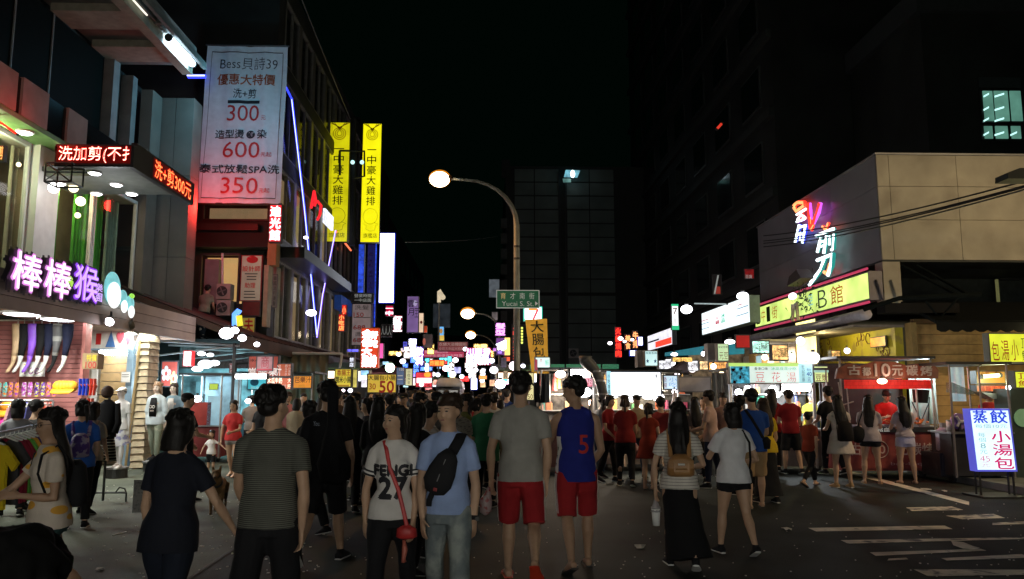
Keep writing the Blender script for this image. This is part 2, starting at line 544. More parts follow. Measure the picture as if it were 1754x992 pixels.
 if hk != 'none' and hk != 'cap' and hk != 'bald':
  long = hk in ('long', 'pony', 'bob', 'longfront', 'bun')
  hb.ball(Hd(0, -.009, .088), (.0515 * H * hs, .060 * H * hs, .053 * H * hs), 16, 12, Mh)
  hb.ball(Hd(0, .005, .099), (.0465 * H * hs, .0500 * H * hs, .038 * H * hs), 14, 10, Mh)
  hb.ball(Hd(0, -.026, .055), (.046 * H * hs, .040 * H * hs, .036 * H * hs), 12, 9, Mh)
  if long:
   hb.ball(Hd(0, -.022, .045), (.052 * H * hs, .044 * H * hs, .055 * H * hs), 14, 10, Mh)
   for s in (-1, 1): hb.tube([Hd(s * .040, .012, .105), Hd(s * .051, .010, .07), Hd(s * .051, .002, .03), Hd(s * .046, -.006, .0)], [(.007 * H, .016 * H), (.008 * H, .02 * H), (.010 * H, .022 * H), (.008 * H, .015 * H)], side=Mh @ X, n=8)
   hb.tube([Hd(-.040, .026, .092), Hd(-.020, .046, .093), Hd(.002, .050, .098), Hd(.022, .046, .090), Hd(.040, .026, .088)], .0105 * H * hs, n=8)
  else:
   hb.tube([Hd(-.040, .026, .094), Hd(-.020, .046, .092), Hd(.002, .051, .089), Hd(.022, .046, .093), Hd(.040, .026, .096)], .0115 * H * hs, n=8)
  if hk in ('long', 'longfront'):
   L = .17 if hk == 'long' else .13
   z0 = -.03
   hb.tube([Hd(0, -.030, .07), Hd(0, -.036, .02), U((0, -.060, .80)), U((0, -.078, .80 - L * .5)), U((.004, -.080, .80 - L))], [(.050 * H, .034 * H), (.052 * H, .034 * H), (.056 * H, .026 * H), (.052 * H, .022 * H), (.028 * H, .012 * H)], side=XU, n=14)
  if hk in ('long', 'longfront'):
   for i in range(34):
    a = R.uniform(-1.9, 1.9); e_ = R.uniform(.6, 1.12)
    x = math.sin(a) * .048; y = -.012 - math.cos(a) * .040
    zend = .80 - (.17 if hk == 'long' else .12) * e_
    if abs(a) > 1.5: zend = max(zend, .76)
    hb.tube([Hd(x * .95, y, .075), Hd(x * 1.1, y - .004, .02), U((x * 1.25, y - .028, .815)), U((x * 1.15 + R.uniform(-.012, .012), y - .036 + R.uniform(-.008, .006), (zend + .81) / 2)), U((x * R.uniform(.7, 1.35), y - .036, zend))], [.013 * H, .014 * H, .014 * H, .012 * H, .002 * H], n=5)
  if hk == 'longfront':
   for s in (-1, 1): hb.tube([Hd(s * .046, .0, .06), Hd(s * .048, .004, .0), U((s * .056, .04, .80)), U((s * .055, .066, .74))], [(.012 * H, .022 * H), (.014 * H, .024 * H), (.020 * H, .016 * H), (.006 * H, .006 * H)], side=XU, n=8)
  if hk == 'bob':
   hb.tube([Hd(0, -.020, .06), Hd(0, -.026, .0), Hd(0, -.026, -.035)], [(.053 * H, .042 * H), (.057 * H, .040 * H), (.050 * H, .030 * H)], side=XU, n=14)
  if hk == 'pony':
   hb.tube([Hd(0, -.06, .085), Hd(.0, -.085, .07), Hd(.004, -.085, .02), Hd(.006, -.075, -.05), Hd(.004, -.078, -.09)], [.014 * H, .020 * H, .022 * H, .017 * H, .005 * H], n=9)
  if hk == 'bun': hb.ball(Hd(0, -.062, .100), .026 * H, 10, 8)
  if vox < .03:
   for i in range(170 if not long else 70):   # locks that break up the outline
    a = R.uniform(0, 6.283); e = R.uniform(-.1 if not long else .3, 1.4)
    d = V((math.cos(a) * math.cos(e), math.sin(a) * math.cos(e), math.sin(e)))
    if d.y > .45 and e < .7: continue
    p = V((0, -.009, .088)) + V((d.x * .050, d.y * .058, d.z * .051))
    tn = V((-d.x * d.z, -d.y * d.z, d.x * d.x + d.y * d.y)); tn = -tn.normalized() + V((R.uniform(-.5, .5), R.uniform(-.5, .3), R.uniform(-.2, .2)))
    q = p + tn.normalized() * R.uniform(.016, .032) + d * R.uniform(.001, .007)
    hb.tube([Hd(*p), Hd(*(p.lerp(q, .5) + d * .005)), Hd(*q)], [.008 * H, .0075 * H, .002 * H], n=5)
   for i in range(13):                        # fringe
    x = (i - 6) * .0062 + R.uniform(-.002, .002); y = .053 * math.cos(x / .044 * 1.05) - .004
    zb = .083 - R.uniform(0, .012) + abs(x) * .1
    hb.tube([Hd(x * .8, y - .012, .116), Hd(x, y + .001, .100), Hd(x + R.uniform(-.004, .002), y + .003, zb)], [.007 * H, .0068 * H, .002 * H], n=5)
  ho = hb.build('hair', hm, root, True)
  FIN.append((ho, max(.007, vox * .75), .002 * (2 if hk in ('long', 'longfront', 'pony') else 1)))
 if hk == 'cap':
  hb.ball(Hd(0, -.012, .078), (.049 * H, .056 * H, .044 * H), 16, 12, Mh)
  hb.build('hair', HAIR, root, True)
  cp = MB().ball(Hd(0, -.010, .098), (.052 * H, .060 * H, .040 * H), 16, 12, Mh)
  cp.tube([Hd(0, .03, .098), Hd(0, .075, .094), Hd(0, .098, .088)], [(.042 * H, .006 * H), (.038 * H, .004 * H), (.02 * H, .003 * H)], side=Mh @ X, n=12)
  cp.build('cap', hm or BLK, root, True)
 # clothes
 tk, tm = top; bk, bm = bot
 g = MB()
 hem = {'tee': .472, 'tank': .45, 'shirt': .47, 'jacket': .45, 'crop': .52, 'long': .40, 'dress': .36, 'tuck': .53}.get(tk, .46); hem = P.get('hem', hem)
 ls = {'tee': .016, 'tank': .012, 'shirt': .013, 'jacket': .018, 'crop': .012, 'long': .022, 'dress': .016, 'tuck': .012}.get(tk, .012)
 wid = lambda z: tuple(np.interp(z, [t[0] for t in tors], [t[i] for t in tors]) for i in (1, 2))
 zs = [hem, hem + .035, .56, .62, .68, .73, .765, .79, .81, .828, .846]
 zs = sorted(set(z for z in zs if z >= hem))
 rr = []
 for z in zs:
  a, c = wid(max(z, .52)); lz = max(.0085, ls * (1.5 if z < .57 else 1.0 if z < .70 else .7))
  if z > .835: a, c = .034, .032; lz = .006
  rr.append(((a + lz + (.004 if z < .5 else 0)) * H, (c + lz) * H))
 nb = MB()
 g.tube([tp(z, -.002 if z < .6 else 0) for z in zs], rr, side=XU, n=22)
 if tk in ('dress',):
  g.tube([tp(.55), tp(.47), tp(.38), tp(.36)], [(.10 * H, .075 * H), (.13 * H, .10 * H), (.155 * H, .125 * H), (.155 * H, .125 * H)], side=XU, n=22)
 if f and tk not in ('jacket', 'long'):
  for s in (-1, 1): g.ball(U((s * .036, .036, .722)), .044 * H, 10, 7)
 se = {'tee': .62, 'tank': 0, 'shirt': .62, 'jacket': 1.95, 'crop': .5, 'long': .95, 'dress': .3, 'tuck': .7}.get(tk, .6)
 for k in ('AL', 'AR'):
  sh, el, wr, fo = A[k]
  s = -1 if k == 'AL' else 1
  if se:
   q = [sh + Mu @ V((-s * .035 * H, 0, .004 * H)), sh + Mu @ V((-s * .006 * H, 0, .0)), sh.lerp(el, .1)]
   r_ = [.036 * H, .0385 * H, .039 * H]
   for t in (.3, .62, .95, 1.2, 1.6, 1.95):
    if t <= se + .01:
     q.append(sh.lerp(el, t) if t <= 1 else el.lerp(wr, t - 1))
     r_.append((.031 + ls * .55 if t < 1 else .026 if t < 1.5 else .022) * H)
   g.tube(q, r_, n=12); g.ball(sh, .0385 * H, 10, 8); g.tube([U((s * .03, -.002, .826)), U((s * .062, -.003, .808)), sh + Mu @ V((0, 0, .004 * H))], [.026 * H, .030 * H, .033 * H], n=10)
  else:
   g.tube([U((s * .040, 0, .832)), U((s * .066, -.004, .812)), U((s * .070, -.004, .78))], [(.040 * H, .012 * H), (.044 * H, .020 * H), (.05 * H, .02 * H)], side=(0, 1, 0), n=8)
 if tk == 'shirt':
  for s in (-1, 1):
   g.tube([U((0, -.040, .852)), U((s * .036, -.01, .850)), U((s * .030, .030, .838)), U((s * .012, .044, .818))], [(.011 * H, .004 * H)] * 3 + [(.009 * H, .003 * H)], side=Mu @ V((0, 0, 1)), n=8)
 go = g.build('dress' if tk == 'dress' else 'shirt' if tk != 'jacket' else 'jacket', tm or BLK, root, True)
 FIN.append((go, vox, .0045))
 g = MB()
 if bk in ('shorts', 'pants', 'hotpants', 'jeans'):
  e = {'shorts': .98, 'pants': 1.93, 'hotpants': .36, 'jeans': 1.93}[bk]
  lo_ = {'shorts': .016, 'pants': .012, 'hotpants': .008, 'jeans': .008}[bk]
  zz = [.448, .50, .54, .575]
  g.tube([hc + V((0, 0, (z - .5) * H)) for z in zz], [((wid(max(z, .5))[0] + .008) * H, (wid(max(z, .5))[1] + .008) * H) for z in zz], side=X, n=18)
  for k in 'LR':
   hip, knee, ank, ff, fu = J[k]
   q = []; r_ = []
   for t, r0 in ((-.06, .052), (.15, .053), (.36, .049), (.55, .043), (.8, .037), (.98, .034), (1.3, .033), (1.7, .025), (1.93, .023)):
    if t <= e + .01:
     q.append(hip + (knee - hip) * t if t <= 1 else knee.lerp(ank, t - 1))
     l2 = max(lo_, .011) * (1 if t > .3 else .75) * (1.35 if bk == 'shorts' and t > .7 else 1)
     r_.append((r0 * (1.07 if f and t < .8 else 1) + l2) * H)
   g.tube(q, r_, side=X, n=14)
 elif bk in ('skirt', 'longskirt'):
  ez = .30 if bk == 'skirt' else .06
  ly = (J['L'][2].y + J['R'][2].y) / 2
  fl = P.get('flare', (0, 0))
  wv = .14 if bk == 'skirt' else .15
  g.tube([hc + V((0, 0, .08 * H)), hc + V((0, 0, .02 * H)), hc + V((0, 0, -.08 * H)), V((fl[0] * .5, ly * .5 + fl[1] * .5, (ez + .5) / 2 * H - .05 * H)), V((fl[0], ly + fl[1], ez * H))], [(.078 * H, .062 * H), (.102 * H, .08 * H), (.110 * H, .088 * H), (.125 * H, .10 * H), (wv * H, .125 * H)], side=X, n=24)
 if g.v:
  po = g.build({'skirt': 'skirt', 'longskirt': 'skirt', 'shorts': 'shorts', 'hotpants': 'shorts', 'jeans': 'jeans'}.get(bk, 'trousers'), bm or BLK, root, True)
  FIN.append((po, vox, .005))
 sk, sm = shoe
 for k in 'LR':
  hip, knee, ank, ff, fu = J[k]
  g = MB()
  if sk == 'shoe':
   pts = [(-.032, .024, .021, .021), (.01, .019, .024, .028), (.05, .026, .027, .021), (.09, .033, .028, .014), (.112, .036, .019, .010)]
   g.tube([ank + ff * (a * H) - fu * (b_ * H) for a, b_, c, d in pts], [(c * H, d * H) for a, b_, c, d in pts], side=X, n=12)
   g.tube([ank + V((0, 0, -.01 * H)), ank + V((0, 0, .012 * H))], [.024 * H, .022 * H], n=10)
   so = g.build('shoe', sm or BLK, root, True)
   l = MB(); pts = [(-.034, .042, .020), (.0, .042, .024), (.05, .042, .028), (.09, .042, .029), (.115, .042, .018)]
   l.tube([ank + ff * (a * H) - fu * (b_ * H) for a, b_, c in pts], [(c * H, .0055 * H) for a, b_, c in pts], side=X, n=10)
   l.build('sole', SOLE, so)
  else:
   pts = [(-.034, .046, .022), (.0, .046, .024), (.05, .046, .028), (.09, .046, .030), (.115, .046, .020)]
   g.tube([ank + ff * (a * H) - fu * (b_ * H) for a, b_, c in pts], [(c * H, .006 * H) for a, b_, c in pts], side=X, n=12)
   so = g.build('sandal', sm or DRUB, root)
   l = MB(); c = ank + ff * .062 * H - fu * .030 * H
   l.tube([c + X * (.030 * H * math.cos(t)) + fu * (.020 * H * math.sin(t)) - fu * .012 * H for t in [i * math.pi / 8 for i in range(9)]], [(.014 * H, .003 * H)] * 9, side=ff, n=6)
   l.build('strap', sm or DRUB, so)
 root.location = loc
 root.rotation_euler = (0, 0, rad(yaw))
 Mr = rz(rad(yaw)); lc = V(loc)
 T = lambda p: lc + Mr @ p
 info = dict(root=root, T=T, Mr=Mr, U=lambda x, y, z: T(U((x, y, z))), Hd=lambda x, y, z: T(Hd(x, y, z)), wl=T(A['AL'][2]), wr=T(A['AR'][2]), el=T(A['AL'][1]), er=T(A['AR'][1]), sl=T(A['AL'][0]), sr=T(A['AR'][0]), fl=Mr @ A['AL'][3], fr=Mr @ A['AR'][3], H=H, top=go, Mu=Mr @ Mu, hc=T(hc), Ul=U)
 return info
def wrinkle(me, amp):
 n = len(me.vertices)
 co = np.empty(n * 3, np.float32); me.vertices.foreach_get('co', co); co = co.reshape(-1, 3)
 no = np.empty(n * 3, np.float32); me.vertices.foreach_get('normal', no); no = no.reshape(-1, 3)
 r = np.random.RandomState(n % 9973)
 d = np.zeros(n)
 for i, fq in enumerate((9, 14, 22, 34, 50, 70)):
  for j in range(3):
   k = r.normal(size=3); k[2] *= (.45 if j else 1.2); k *= fq / np.linalg.norm(k)
   ph = r.uniform(0, 6.28); wv = co @ k + ph + 1.5 * np.sin(co @ (k[[1, 2, 0]] * .3) + ph * 2)
   d += (1 - 2 * np.abs(np.sin(wv * .5))) * (9 / fq) ** .75
 d = d / (np.abs(d).max() + 1e-6) * amp * 3.2
 co += no * d[:, None]
 me.vertices.foreach_set('co', co.ravel())
 me.update()
def finalise():
 for o, vx, wr in FIN:
  m = o.modifiers.new('r', 'REMESH'); m.mode = 'VOXEL'; m.voxel_size = vx; m.use_smooth_shade = True
  s = o.modifiers.new('s', 'SMOOTH'); s.factor = .5; s.iterations = 3 if o.name.startswith('body') else 5
 dg = bpy.context.evaluated_depsgraph_get()
 new = []
 for o, vx, wr in FIN:
  new.append(bpy.data.meshes.new_from_object(o.evaluated_get(dg)))
 for (o, vx, wr), me in zip(FIN, new):
  old = o.data; o.modifiers.clear(); me.name = old.name
  o.data = me
  if wr: wrinkle(me, wr)
  bpy.data.meshes.remove(old)
 for fn in AFTER: fn()
def print_on(pi, text, x0, z0, x1, z1, m, back=False, off=.02, name='lettering', mb=None, flip=False):
 """lettering printed on the shirt: flat glyphs laid onto the cloth surface (coordinates in body heights)"""
 def go():
  ob = pi['top']; H = pi['H']; Ul = pi['Ul']
  me = ob.data
  bvh = BVHTree.FromPolygons([v.co for v in me.vertices], [tuple(p.vertices) for p in me.polygons])
  s = -1 if back else 1
  g = MB()
  if mb: mb(g)
  else:
   fr = Fr((0, 0, 0), (1, 0, 0), (0, 0, 1), 1, 1); letters(g, fr, text, 0, 0, 1, 1, off, 0)
  import bmesh
  tm_ = bpy.data.meshes.new('t'); tm_.from_pydata([tuple(p) for p in g.v], [], g.f)
  bm = bmesh.new(); bm.from_mesh(tm_)
  bmesh.ops.triangulate(bm, faces=bm.faces[:])
  for _ in range(3):
   le = [e for e in bm.edges if e.calc_length() > .07]
   if not le: break
   bmesh.ops.subdivide_edges(bm, edges=le, cuts=1)
   bmesh.ops.triangulate(bm, faces=[q for q in bm.faces if len(q.verts) > 3])
  bm.verts.index_update()
  g.v = [q.co.copy() for q in bm.verts]; g.f = [tuple(x.index for x in q.verts) for q in bm.faces]
  bm.free(); bpy.data.meshes.remove(tm_)
  out = MB()
  vv = []
  for p in g.v:
   u = p.x if (back) else 1 - p.x
   a = Ul((x0 + (x1 - x0) * u, s * .25, z0 + (z1 - z0) * p.z)); bdir = (Ul((x0 + (x1 - x0) * u, -s * .25, z0 + (z1 - z0) * p.z)) - a).normalized()
   h = bvh.ray_cast(a, bdir)
   vv.append((h[0] - bdir * .005) if h[0] else a + bdir * (.15 * H))
  out.v = vv; out.f = g.f if back else [q[::-1] for q in g.f]
  o = out.build(name, m, None)
  o.parent = ob
 AFTER.append(go)
# ================================================================ materials
ASPH = mat((.021, .028, .025), .7, var=.45, scale=.7, bump=.5, bscale=140, spec=.12, pat=('noise', 90, .45, .75), col2=(.05, .055, .05), key='asphalt')
PAVE = mat((.085, .10, .072), .7, var=.4, scale=.9, bump=.4, bscale=90, spec=.15, pat=('noise', 60, .4, .8), col2=(.14, .15, .125), key='worn paving')
CONC = mat((.16, .17, .155), .8, var=.25, scale=2, bump=.3, bscale=30, key='concrete')
DARKW = mat((.022, .027, .025), .7, var=.3, scale=1.2, bump=.2, bscale=20, key='dark wall')
BEIGE = mat((.21, .18, .155), .7, var=.12, scale=1.5, bump=.15, bscale=40, key='beige cladding')
PINKST = mat((.40, .27, .23), .8, var=.15, scale=2, bump=.5, bscale=120, key='pink stucco')
BLKG = mat((.012, .014, .015), .12, var=.1, scale=2, key='black glass')
GREY = mat((.25, .25, .25), .5, var=.15, scale=3, key='grey paint')
DGREY = mat((.035, .036, .036), .5, var=.2, scale=3, key='dark grey paint')
STEEL = mat((.45, .45, .46), .35, metal=.9, var=.1, key='steel')
WHITE = mat((.72, .72, .70), .5, var=.05, key='white paint')
GREENP = mat((.07, .42, .03), .6, var=.15, scale=2, key='green curtain')
GLASS = mat((.03, .04, .035), .06, alpha=.16, var=0.01, key='window glass')
WOOD = mat((.30, .19, .09), .7, var=.3, scale=5, bump=.3, bscale=50, key='wood')
def lamp(kind, loc, power, col, size=.1, rot=None, spot=None, parent=None, name='light'):
 L = bpy.data.lights.new(name, kind)
 L.energy = power; L.color = col
 if kind == 'AREA': L.size = size
 elif kind in ('POINT', 'SPOT'): L.shadow_soft_size = size
 if spot: L.spot_size = rad(spot); L.spot_blend = .6
 o = bpy.data.objects.new(name, L); COL.objects.link(o); o.location = V(loc) - (ORG.get(parent, V()) if parent else V())
 if rot: o.rotation_euler = rot
 if parent: o.parent = parent
 return o
def bulb(px, py, Y, rpx, col=(1, .95, 1), s=12, label='', group=None, name='bulb', flat=1.0, X=None):
 c = W(px, py, Y) if X is None else WX(px, py, X)
 r = rpx / F * c.y
 t = thing(name, label or 'small glaring white lamp hanging over a stall', 'lamp', c - V((0, 0, r * flat)), group)
 MB().ball(c, (r, r, r * flat), 14, 10).build('lamp_glass', _glow(col, s, .02, 3), t, True)
 MB().tube([c + V((0, 0, r * flat * .8)), c + V((0, 0, r * flat + .05))], r * .35, n=8).build('lamp_cap', DGREY, t)
 return t
def tubelight(name, label, a, b, r, col, s, group=None, cat='lamp', m=None):
 t = thing(name, label, cat, (V(a) + V(b)) / 2, group)
 MB().tube([a, b], r, n=8).build('tube', m or _glow(col, s, .02, 3), t, True)
 d = (V(b) - V(a)).normalized()
 MB().tube([V(a) - d * .05, V(a)], r * 1.25, n=8).tube([V(b), V(b) + d * .05], r * 1.25, n=8).build('end_cap', DGREY, t)
 return t
# ================================================================ ground
g = MB(); n = 60
g.quad((-120, -40, 0), (120, -40, 0), (120, 260, 0), (-120, 260, 0))
struct(g, 'road', ASPH)
g = MB(); g.quad((-14, 2, .004), (-2.55, 2, .004), (-3.6, 40, .004), (-14, 40, .004)); struct(g, 'pavement', PAVE)
g = MB(); g.tube([(-2.55, 2, .004), (-3.6, 40, .004)], [(.025, .006)] * 2, side=(1, 0, 0), n=6); struct(g, 'gutter_seam', mat((.015, .015, .015), .8))
g = MB(); g.box(9.0, 8, 0, 13, 60, .10); g.box(8.8, 8, 0, 9.0, 60, .12); struct(g, 'raised_pavement', CONC)
LINE = mat((.72, .68, .55), .6, var=.25, scale=4, pat=('noise', 5, .52, .6), col2=(.10, .10, .09), key='worn road paint')
LINE2 = mat((.74, .70, .58), .6, var=.25, scale=4, pat=('noise', 7, .60, .7), col2=(.10, .10, .09), key='road paint')
def mark(pts, m=LINE, name='road_marking'):
 q = [G(*p) + V((0, 0, .005)) for p in pts]
 g = MB(); g.quad(*q); return struct(g, name, m)
mark([(1320, 776), (1660, 865), (1640, 858), (1322, 772)][0:1] + [(1660, 866), (1660, 860), (1322, 772)], LINE2, 'edge_line')
for k, q in enumerate([[(1398, 911), (1632, 907), (1618, 901), (1384, 905)], [(1452, 932), (1756, 924), (1756, 921), (1440, 926)], [(1500, 953), (1690, 944), (1680, 941), (1490, 947)],
  [(1622, 961), (1770, 956), (1750, 950), (1612, 957)], [(1590, 988), (1790, 985), (1790, 977), (1564, 976)], [(1562, 876), (1650, 874), (1630, 868), (1552, 870)], [(1648, 890), (1722, 888), (1702, 881), (1620, 884)],
  [(1520, 961), (1556, 959), (1552, 956), (1522, 958)], [(1700, 900), (1790, 897), (1790, 893), (1700, 896)]]):
 mark(q, LINE2 if k in (0, 2, 3) else LINE, 'crossing_stripe')
LITTER = mat((.65, .62, .55), .7, key='paper')
def litter(px, py, w_, label, nm='paper_scrap', m=LITTER, h=.03):
 c = G(px, py); w_ = w_ / F * c.y; R = random.Random(px)
 b = MB(); pts = []
 for i in range(8):
  a = i * math.pi / 4; r = w_ * .5 * R.uniform(.6, 1.1)
  pts.append(c + V((r * math.cos(a), r * math.sin(a) * 1.6, .006 + R.uniform(0, h))))
 b.v = [c + V((0, 0, h * 1.2))] + pts + [p - V((0, 0, .004)) for p in pts]
 b.f = [(0, 1 + i, 1 + (i + 1) % 8) for i in range(8)] + [(9 + i, 9 + (i + 1) % 8, 1 + (i + 1) % 8, 1 + i) for i in range(8)] + [tuple(9 + i for i in range(7, -1, -1))]
 solo(b, nm, m, label, 'litter')
litter(1348, 908, 16, 'crumpled white tissue lying left of the crossing stripes')
litter(1650, 938, 40, 'folded white paper lying on the crossing stripes')
litter(1588, 840, 18, 'pointed pale wrapper upright on the asphalt below the grill cart')
litter(1618, 843, 8, 'tiny pale scrap right of the pointed wrapper')
litter(1096, 938, 22, 'flattened pale plastic scrap behind the long black skirt')
litter(470, 880, 10, 'white scrap on the ground between the striped man and the dog')
litter(517, 904, 7, 'small white scrap on the asphalt right of the striped man')
litter(170, 978, 14, 'flat pale scrap on the paving at the bottom left')
R0 = random.Random(3)
g = MB()
for i in range(260):
 px, py = R0.uniform(150, 560), R0.uniform(800, 990)
 c = G(px, py); s_ = R0.uniform(.004, .014)
 g.box(c.x - s_, c.y - s_, .004, c.x + s_, c.y + s_, .010)
for i in range(200):
 px, py = R0.uniform(560, 1754), R0.uniform(850, 990)
 c = G(px, py); s_ = R0.uniform(.003, .008)
 g.box(c.x - s_, c.y - s_, .004, c.x + s_, c.y + s_, .009)
o = g.build('litter_specks', LITTER); tag(o, 'tiny pale specks of litter scattered over the street', 'litter', kind='stuff')
# drinking straw on the left paving
a, b = G(193, 919) + V((0, 0, .012)), G(216, 913) + V((0, 0, .012))
solo(MB().tube([a, b], .008, n=6), 'drinking_straw', WHITE, 'white drinking straw lying on the bare paving at left', 'litter')
# ================================================================ left shop building
XA = -8.8
A = thing('shop_building', 'left corner building with pink panels, green curtained upper floor and deep overhanging roof', 'building', (-8.8, 15, 0))
g = MB(); g.box(-16, 6, 3.4, -10.2, 20.5, 7.2); g.box(-16, 6, 7.3, -9.3, 20.4, 9.7); g.box(-16, 15.7, 0, -10.6, 20.5, 3.4); g.build('wall', DARKW, A)
g = MB(); W1 = V((-8.84, 20.6, 0)); W2 = V((-8.0, 20.6, 0))
for z0, z1 in ((3.3, 5.2), (5.215, 7.4), (7.415, 9.55)):
 for x0, x1 in ((W1.x, W1.x + .36), (W1.x + .375, W2.x)):
  MB().box(x0, 20.6, z0, x1, 21.2, z1).build('cladding_panel', BEIGE, A)
MB().box(W1.x + .02, 20.63, 3.3, W2.x - .02, 21.3, 9.55).build('pier', DGREY, A)
for (x0, x1, y0, y1) in ((-9.08, -8.83, 15.2, 15.95), (-9.1, -8.8, 19.9, 20.5)):
 MB().box(x0, y0, 3.3, x1, y1, 6.6 if y0 < 16 else 9.5).build('column', WHITE if y0 < 16 else BEIGE, A)
MB().box(-9.3, 18.2, 6.7, -9.0, 18.5, 9.6).box(-9.3, 19.2, 6.7, -9.0, 19.45, 9.6).build('mullion', GREY, A)
for y0, y1 in ((12.2, 13.62), (13.79, 14.61), (15.31, 16.05)):
 MB().box(-8.6, y0, 6.6, -8.4, y1, 7.3).build('pink_panel', PINKST, A)
MB().box(-8.98, 10, 6.62, -8.45, 18.3, 7.28).build('parapet', BLKG, A)
MB().box(-8.98, 10, 6.5, -8.42, 18, 6.595).build('soffit', mat((.20, .35, .12), .6), A)  # green light painted into the soffit's base colour
# projecting box that carries the running letters
XS = W(228, 265, 14).x; XL = W(93, 265, 14).x
MB().box(XL, 14.0, 6.0, XS - .04, 16.9, 6.09).box(-9.0, 15.3, 6.0, XL, 16.9, 6.09).build('canopy_box', DGREY, A)
MB().box(XL + .05, 14.14, 5.93, XS - .11, 16.85, 5.99).box(-9.0, 15.4, 5.93, XL + .05, 16.85, 5.99).build('canopy_soffit', mat((.16, .17, .15), .7), A)
MB().box(XL, 14.02, 5.72, XS, 14.12, 6.13).box(XS - .10, 14.12, 5.72, XS, 16.95, 6.2).build('canopy_fascia', DGREY, A)
# upper roof overhang with coffers
g = MB(); g.box(-9.3, 8, 9.75, -7.35, 18.9, 10.2); g.build('roof_slab', CONC, A)
OLV = mat((.30, .30, .23), .7, key='olive plaster')
for i in range(6):
 y = 8.9 + i * 1.72
 MB().box(-9.2, y, 9.58, -7.72, y + .85, 9.76).build('roof_beam', OLV, A)
MB().box(-7.66, 8, 9.5, -7.42, 18.9, 9.749).build('roof_edge', OLV, A); MB().box(-7.2, 8, 9.68, -7.12, 19, 9.84).build('outer_rail', CONC, A)
for i in range(7): MB().box(-7.42, 8.6 + i * 1.6, 9.72, -7.2, 8.68 + i * 1.6, 9.8).build('edge_bracket', CONC, A)
# canopy over the pavement
FASC = mat((.40, .31, .28), .55, var=.15, scale=1.5, key='mauve fascia')
MB().box(-8.9, 8, 3.12, -6.98, 18.6, 3.30).build('canopy', CONC, A)
for z0, z1 in ((2.86, 3.04), (3.05, 3.22), (3.23, 3.42)):
 MB().box(-6.98, 8, z0, -6.90, 18.6, z1).build('fascia_panel', FASC, A)
MB().box(-8.9, 18.56, 2.9, -6.98, 18.64, 3.4).build('canopy_end', FASC, A)
MB().box(-8.8, 8, 3.06, -7.0, 18.5, 3.115).build('canopy_ceiling', mat((.60, .52, .42), .6, var=.1), A)
for x, y, p in ((-7.8, 11, 90), (-7.9, 13.6, 130), (-7.9, 16.2, 110), (-7.9, 18.0, 60)): lamp('AREA', (x, y, 3.03), p, (.98, 1, .90), .6, parent=A)
lamp('POINT', (-9.15, 14.0, 6.1), 60, (.95, 1, .6), .1, parent=A); lamp('POINT', (-9.2, 16.9, 6.1), 60, (1, .8, .45), .1, parent=A)
lamp('POINT', (-7.6, 15.6, 5.2), 22, (.95, .97, 1), .2, parent=A); lamp('POINT', (-7.9, 13.6, 6.35), 9, (1, .05, .03), .02, parent=A)
lamp('POINT', (-7.75, 21.15, 6.7), 110, (1, .03, .02), .15, parent=A); lamp('POINT', (-6.7, 19.6, 9.2), 110, (.25, .72, 1), .2, parent=A)  # red point has no fixture; added to redden the lower banner
# upper floor room behind glass
MB().box(-10.15, 12, 3.4, -10.1, 19.9, 6.5).build('room_wall', mat((.30, .26, .16), .8, var=.2, scale=2), A)
MB().box(-10.15, 12, 6.44, -9.05, 19.9, 6.50).build('room_ceiling', mat((.5, .45, .35), .8), A)
def curtain(y0, y1, X, z0, z1, m, name='curtain', amp=.05, per=.16, parent=A, side=True):
 g = MB(); n = int((y1 - y0) / per * 6) + 2; v = []
 for i in range(n):
  y = y0 + (y1 - y0) * i / (n - 1)
  dx = amp * math.sin((y - y0) / per * 2 * math.pi) + amp * .4 * math.sin((y - y0) / per * 2.3)
  for z in (z0, (z0 + z1) / 2, z1):
   g.v.append(V((X + dx * (1.2 if z == z0 else .8), y, z)) if side else V((y, X + dx * (1.2 if z == z0 else .8), z)))
 for i in range(n - 1):
  for j in range(2):
   a0 = i * 3 + j; g.f.append((a0, a0 + 3, a0 + 4, a0 + 1))
 return g.build(name, m, parent, True)
curtain(12.8, 14.7, -9.3, 3.45, 6.45, GREENP); curtain(16.3, 16.9, -9.35, 3.45, 6.4, GREENP); curtain(17.6, 18.9, -9.4, 3.45, 6.4, GREENP)
curtain(19.0, 19.6, -9.35, 3.45, 6.4, mat((.25, .38, .28), .7, key='pale curtain')); curtain(14.95, 15.15, -9.25, 3.45, 6.4, mat((.45, .42, .28), .7))
MESHG = MB()
for i in range(26):
 z = 3.5 + i * .11
 MESHG.tube([V((-9.12, 15.98 + k * .04, z + (.05 if k % 2 else 0))) for k in range(9)], .008, n=4)
MESHG.build('woven_screen', mat((.35, .30, .18), .7), A)
for y0, y1 in ((12.7, 15.15), (16.0, 17.7), (17.75, 19.85)):
 fr_ = MB(); fr_.box(-9.06, y0, 3.42, -8.98, y0 + .06, 6.5); fr_.box(-9.06, y1 - .06, 3.42, -8.98, y1, 6.5); fr_.box(-9.06, y0 + .06, 6.42, -8.98, y1 - .06, 6.5); fr_.box(-9.06, y0 + .06, 3.42, -8.98, y1 - .06, 3.5)
 wi = fr_.build('window', WHITE, A)
 MB().box(-9.03, y0 + .06, 3.5, -9.02, y1 - .06, 6.42).build('pane', GLASS, wi)
